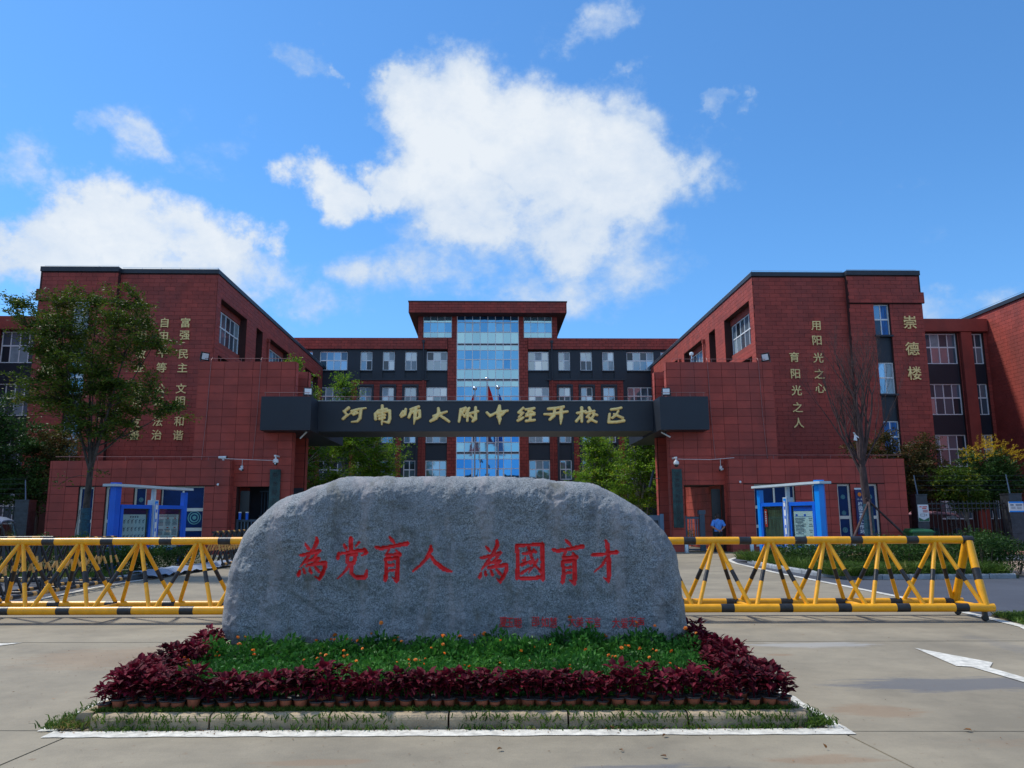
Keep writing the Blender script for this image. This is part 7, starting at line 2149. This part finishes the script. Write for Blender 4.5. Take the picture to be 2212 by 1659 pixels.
g = Geo()
for k in range(20):
    a, b_ = 6.283 * k / 20, 6.283 * (k + 1) / 20
    g.tube((-21.45 + 0.24 * math.cos(a), 35.4, 0.95 + 0.34 * math.sin(a)), (-21.45 + 0.24 * math.cos(b_), 35.4, 0.95 + 0.34 * math.sin(b_)), 0.05, seg=6)
mk('tyre', g, M_BLKP, None, label='black tyre hanging beside the dark pillar on the left', cat='tyre')

# green wheelie bin
B = thing('wheelie_bin', 'green plastic wheelie bin between gatehouse and dark pillar', 'bin', (19.15, 34.6, 0))
g = Geo(); g.hexa([(18.78, 34.35, 0.08), (19.52, 34.35, 0.08), (19.52, 34.9, 0.08), (18.78, 34.9, 0.08)], [(18.68, 34.25, 0.84), (19.62, 34.25, 0.84), (19.62, 35.0, 0.84), (18.68, 35.0, 0.84)]); mk('body', g, M_GREEN, B)
g = Geo(); g.box(18.63, 19.67, 34.2, 35.05, 0.845, 0.90); g.hexa([(18.66, 34.23, 0.902), (19.64, 34.23, 0.902), (19.64, 35.02, 0.902), (18.66, 35.02, 0.902)], [(18.74, 34.3, 0.98), (19.56, 34.3, 0.98), (19.56, 35.0, 1.02), (18.74, 35.0, 1.02)]); mk('lid', g, M_GREEN, B)
for x in (18.85, 19.45): g = Geo(); g.tube((x - 0.03, 34.9, 0.1), (x + 0.03, 34.9, 0.1), 0.1, seg=12); mk('wheel', g, M_BLKP, B)

# ------------------------------------------------------------------ electric three wheelers
def tricycle(label, x, y, rz, roofm, bodym):
    B = thing('electric_tricycle', label, 'tricycle', (x, y, 0)); Mx = Matrix.Translation((x, y, 0)) @ Matrix.Rotation(rz, 4, 'Z')

    def P(name, g, m_, sm=False):
        g.moved(Mx); o = mk(name, g, m_, B)
        if sm: auto_smooth(o, 50)
        return o
    W_ = 0.55
    rf = Geo(); prof = [(-1.5, 1.62), (-1.35, 1.72), (-0.6, 1.76), (0.3, 1.76), (1.0, 1.70), (1.28, 1.58)]
    vs = [];
    for px, pz in prof:
        for py, dz in ((-W_ - .05, -0.08), (-W_ + .1, 0), (0, 0.03), (W_ - .1, 0), (W_ + .05, -0.08)): vs.append((px, py, pz + dz))
    n5 = 5; m1_ = len(prof); vs2 = [(a, b_, c_ - 0.045) for a, b_, c_ in vs]
    k0_ = len(vs)
    fs = [(i * n5 + j, i * n5 + j + 1, (i + 1) * n5 + j + 1, (i + 1) * n5 + j) for i in range(m1_ - 1) for j in range(n5 - 1)]
    fs2 = [tuple(q + k0_ for q in f)[::-1] for f in fs]
    edge = [j for j in range(n5)] + [i * n5 + n5 - 1 for i in range(1, m1_)] + [(m1_ - 1) * n5 + j for j in range(n5 - 2, -1, -1)] + [i * n5 for i in range(m1_ - 2, 0, -1)]
    fe = [(edge[i], edge[(i + 1) % len(edge)], edge[(i + 1) % len(edge)] + k0_, edge[i] + k0_) for i in range(len(edge))]
    rf.add(vs + vs2, fs + fs2 + fe); P('roof', rf, roofm, True)
    g = Geo()
    for s in (-1, 1):
        g.path([(1.22, s * W_, 1.55), (1.45, s * W_, 0.95), (1.5, s * W_ * .8, 0.7)], 0.02, 6); g.tube((0.35, s * W_, 0.6), (0.30, s * W_, 1.7), 0.02, seg=6); g.tube((-1.35, s * W_, 0.7), (-1.35, s * W_, 1.68), 0.02, seg=6)
    P('frame_posts', g, M_BLKP)
    g = Geo(); g.hexa([(1.46, -W_ * .8, 0.75), (1.46, W_ * .8, 0.75), (1.44, W_ * .8, 0.75), (1.44, -W_ * .8, 0.75)], [(1.22, -W_ * .9, 1.55), (1.22, W_ * .9, 1.55), (1.20, W_ * .9, 1.55), (1.20, -W_ * .9, 1.55)]); P('windscreen', g, M_CASEGLASS)
    g = Geo(); g.box(-1.5, 0.2, -W_, W_, 0.42, 0.80); g.box(0.2, 1.2, -W_ * .8, W_ * .8, 0.30, 0.40); P('body', g, bodym)
    g = Geo(); g.path([(1.25, 0, 0.4), (1.38, 0, 0.55), (1.50, 0, 0.74), (1.46, 0, 0.92)], [0.20, 0.30, 0.28, 0.12], 12); P('front_cowl', g, bodym, True)
    g = Geo(); g.box(-1.3, -0.75, -W_ * .85, W_ * .85, 0.80, 0.92); g.box(-1.42, -1.28, -W_ * .85, W_ * .85, 0.92, 1.35); g.box(0.0, 0.35, -0.3, 0.3, 0.80, 0.95); P('seat', g, M_BLKP)
    g = Geo(); g.tube((1.15, -0.32, 1.02), (1.15, 0.32, 1.02), 0.018, seg=6); g.tube((1.18, 0, 0.6), (1.15, 0, 1.02), 0.02, seg=6); P('handlebar', g, M_BLKP)
    g = Geo(); g.lathe([(0.001, -.02), (0.07, -.02), (0.08, .03), (0.001, .05)], seg=12); g.moved(Matrix.Translation((1.66, 0, 0.68)) @ Matrix.Rotation(math.pi / 2, 4, 'Y')); P('headlight', g, M_WHITEP)
    for wx, wy in ((1.42, 0), (-0.95, -W_ + .06), (-0.95, W_ - .06)):
        g = Geo(); g.moved(Matrix.Identity(4)); r_ = 0.25; q = Geo(); q.lathe([(0.12, -0.04), (r_ - .03, -0.055), (r_, -0.03), (r_, 0.03), (r_ - .03, 0.055), (0.12, 0.04)], seg=18); q.moved(Matrix.Translation((wx, wy, r_)) @ Matrix.Rotation(math.pi / 2, 4, 'X')); w = P('wheel', q, M_BLKP, True)
        q = Geo(); q.lathe([(0.001, -0.03), (0.12, -0.035), (0.12, 0.035), (0.001, 0.03)], seg=12); q.moved(Mx @ Matrix.Translation((wx, wy, r_)) @ Matrix.Rotation(math.pi / 2, 4, 'X')); mk('rim', q, M_STEEL, w)
    return B


tricycle('electric three wheeler with a pinkish roof behind the right fence', 22.6, 39.8, 0.0, pmat('pink_roof_plastic', (0.42, 0.22, 0.27), 0.45), pmat('dark_grey_body', (0.05, 0.06, 0.075), 0.4))
tricycle('grey roofed electric three wheeler cut by the left edge of the photo', -19.6, 30.6, 0.15, pmat('blue_grey_roof', (0.16, 0.19, 0.26), 0.4), pmat('pale_grey_body', (0.20, 0.22, 0.22), 0.5))

# grey banner cloth lying over the left island kerb
g = Geo(); n = 26; A = []
rr = random.Random(4)
for i in range(n + 1):
    t = i / n; x = -9.32 + 0.42 * t; y = 21.9 + 6.3 * t
    for j in range(6):
        A.append((x - 0.34 + j * 0.12 + rr.uniform(-.02, .02), y + rr.uniform(-.03, .03), (0.15 if j < 4 else 0.05) + 0.07 * abs(math.sin(i * 1.1 + j)) * (1 if i < 12 else 0.5) + (0.01 if j < 5 else 0)))
g.add(A, [(i * 6 + j, i * 6 + j + 1, (i + 1) * 6 + j + 1, (i + 1) * 6 + j) for i in range(n) for j in range(5)])
mk('banner_cloth', g, pmat('pale_blue_grey_cloth', (0.24, 0.29, 0.38), 0.8, var=0.15), None, label='crumpled pale grey banner cloth draped along the left island kerb', cat='cloth', smooth=True)

# ------------------------------------------------------------------ people
def person(label, x, y, face, H, pose, shirtm, legm, sleeve=True, shorts=False):
    """face: rotation about Z, local -Y is forward"""
    T = thing('person', label, 'person', (x, y, 0)); s = H / 1.72
    Mx = Matrix.Translation((x, y, 0)) @ Matrix.Rotation(face, 4, 'Z') @ Matrix.Scale(s, 4)
    J = dict(pel=(0, 0, .95), ch=(0, 0.0, 1.22), sh=(0, .0, 1.40), nk=(0, -.01, 1.49), hd=(0, -.035, 1.60), ht=(0, -.03, 1.68))
    R_ = dict(pel=.135, ch=.145, sh=.12, nk=.055, hd=.088, ht=.065)
    E_ = [('pel', 'ch'), ('ch', 'sh'), ('sh', 'nk'), ('nk', 'hd'), ('hd', 'ht')]
    for q, sg in (('l', -1), ('r', 1)):
        J[q + 'hip'] = (sg * .10, 0, .90); J[q + 'kn'] = (sg * .11, -.01, .50); J[q + 'an'] = (sg * .12, .02, .09); J[q + 'to'] = (sg * .14, -.13, .04)
        R_[q + 'hip'] = .10; R_[q + 'kn'] = .062; R_[q + 'an'] = .042; R_[q + 'to'] = .035
        J[q + 'so'] = (sg * .19, 0, 1.41); R_[q + 'so'] = .062
        if pose == 'behind':
            J[q + 'el'] = (sg * .29, .06, 1.15); J[q + 'wr'] = (sg * .09, .19, 0.98 + (.02 if sg > 0 else 0)); 
        else:
            J[q + 'el'] = (sg * .25, .02, 1.13); J[q + 'wr'] = (sg * .25, -.08, .90)
        R_[q + 'el'] = .042; R_[q + 'wr'] = .028
        E_ += [('pel', q + 'hip'), (q + 'hip', q + 'kn'), (q + 'kn', q + 'an'), (q + 'an', q + 'to'), ('sh', q + 'so'), (q + 'so', q + 'el'), (q + 'el', q + 'wr')]
        w = Vector(J[q + 'wr']); dd_ = Vector((-sg * .8, .25, -.35)).normalized() if pose == 'behind' else Vector((0, -.1, -1)).normalized()
        side = dd_.cross(Vector((0, 1, 0))).normalized()
        J[q + 'pa'] = tuple(w + dd_ * .06); R_[q + 'pa'] = .026; E_.append((q + 'wr', q + 'pa'))
        for f in range(4):
            a = w + dd_ * .085 + side * (f - 1.5) * .020; b_ = a + dd_ * (.05 + .01 * (f in (1, 2))) + Vector((0, -.015 if pose != 'behind' else .01, 0))
            J[q + 'f%d' % f] = tuple(a); J[q + 'g%d' % f] = tuple(b_); R_[q + 'f%d' % f] = .0095; R_[q + 'g%d' % f] = .008; E_ += [(q + 'pa', q + 'f%d' % f), (q + 'f%d' % f, q + 'g%d' % f)]
        a = w + dd_ * .045 - side * .035; J[q + 'th'] = tuple(a); R_[q + 'th'] = .010; E_.append((q + 'wr', q + 'th'))
    names = list(J); me = bpy.data.meshes.new('body')
    me.from_pydata([J[k] for k in names], [(names.index(a), names.index(b_)) for a, b_ in E_], []); me.update()
    tmp = bpy.data.objects.new('tmp_body', me); COL.objects.link(tmp)
    md = tmp.modifiers.new('skin', 'SKIN'); md.use_smooth_shade = True
    for i, k in enumerate(names):
        sv = me.skin_vertices[0].data[i]; sv.radius = (R_[k], R_[k] * (0.72 if k in ('ch', 'pel', 'sh') else 1)); sv.use_root = (k == 'pel')
    sb = tmp.modifiers.new('sub', 'SUBSURF'); sb.levels = 1; sb.render_levels = 1
    me2 = bpy.data.meshes.new_from_object(tmp.evaluated_get(bpy.context.evaluated_depsgraph_get())); bpy.data.objects.remove(tmp)
    me2.name = 'body'; me2.transform(Matrix.Rotation(face, 4, 'Z') @ Matrix.Scale(s, 4)); me2.materials.clear(); me2.materials.append(M_SKIN)
    o = bpy.data.objects.new('body', me2); link(o, T, (x, y, 0))
    # face: nose and ears
    g = Geo(); g.ball((0, -.125, 1.60), .014, .018, .022, 8, 6); g.ball((-.088, -.03, 1.60), .012, .022, .032, 8, 6); g.ball((.088, -.03, 1.60), .012, .022, .032, 8, 6)
    g.moved(Mx); mk('nose_and_ears', g, M_SKIN, T)
    g = Geo(); g.ball((-.032, -.118, 1.625), .011, .006, .006, 8, 6); g.ball((.032, -.118, 1.625), .011, .006, .006, 8, 6); g.ball((0, -.116, 1.558), .022, .006, .005, 8, 6); g.moved(Mx); mk('eyes_and_mouth', g, M_HAIR, T)
    g = Geo()
    g.loft([(0, .035, 1.535, .070, .062), (0, .025, 1.60, .097, .092), (0, .005, 1.665, .098, .104), (0, -.01, 1.71, .075, .085), (0, -.01, 1.735, .03, .035)], 14); g.moved(Mx); h_ = mk('hair', g, M_HAIR, T); auto_smooth(h_, 60)
    # shirt: body and two short sleeves, hem loose
    g = Geo(); g.loft([(0, .0, .93, .182, .135), (0, .0, 1.0, .170, .128), (0, .0, 1.12, .168, .125), (0, .0, 1.28, .188, .135), (0, .0, 1.38, .205, .125), (0, .0, 1.44, .165, .100), (0, 0, 1.475, .085, .075), (0, -.005, 1.50, .066, .064)], 20)
    for q in 'lr':
        a, e, w = Vector(J[q + 'so']), Vector(J[q + 'el']), Vector(J[q + 'wr'])
        g.path([a + Vector((-a.x * .22, 0, .012)), a.lerp(e, .12) + Vector((0, 0, .005)), a.lerp(e, .5), a.lerp(e, .92)], [.060, .072, .074, .080], 12)
    g.moved(Mx); o = mk('shirt', g, shirtm, T); auto_smooth(o, 60)
    g = Geo(); g.loft([(0, 0, .80, .165, .125), (0, 0, .93, .160, .118), (0, 0, .98, .150, .112)], 18)
    for q in 'lr':
        hp, kn, an = Vector(J[q + 'hip']), Vector(J[q + 'kn']), Vector(J[q + 'an'])
        pts_ = [hp + Vector((0, 0, .02)), kn] + ([] if shorts else [an + Vector((0, 0, -.01))])
        g.path(pts_, [.105, .088] + ([] if shorts else [.072]), 12)
    g.moved(Mx); o = mk('trousers', g, legm, T); auto_smooth(o, 60)
    for q, sg in (('l', -1), ('r', 1)):
        g = Geo(); g.path([(sg * .12, .05, .045), (sg * .13, -.04, .05), (sg * .14, -.16, .035)], [.05, .052, .035], 10); g.moved(Mx); o = mk('shoe', g, M_BLKP, T); auto_smooth(o)
    return T


person('person in light blue shirt seen from behind, hands clasped at the back', 10.45, 35.6, math.pi, 1.70, 'behind', M_SHIRT, M_TROUS)
person('person in a dark top and white shorts beside the last pillar', 25.5, 37.6, 0.3, 1.66, 'walk', pmat('dark_navy_top', (0.015, 0.018, 0.035), 0.8), pmat('white_shorts', (0.6, 0.58, 0.55), 0.8), shorts=True)
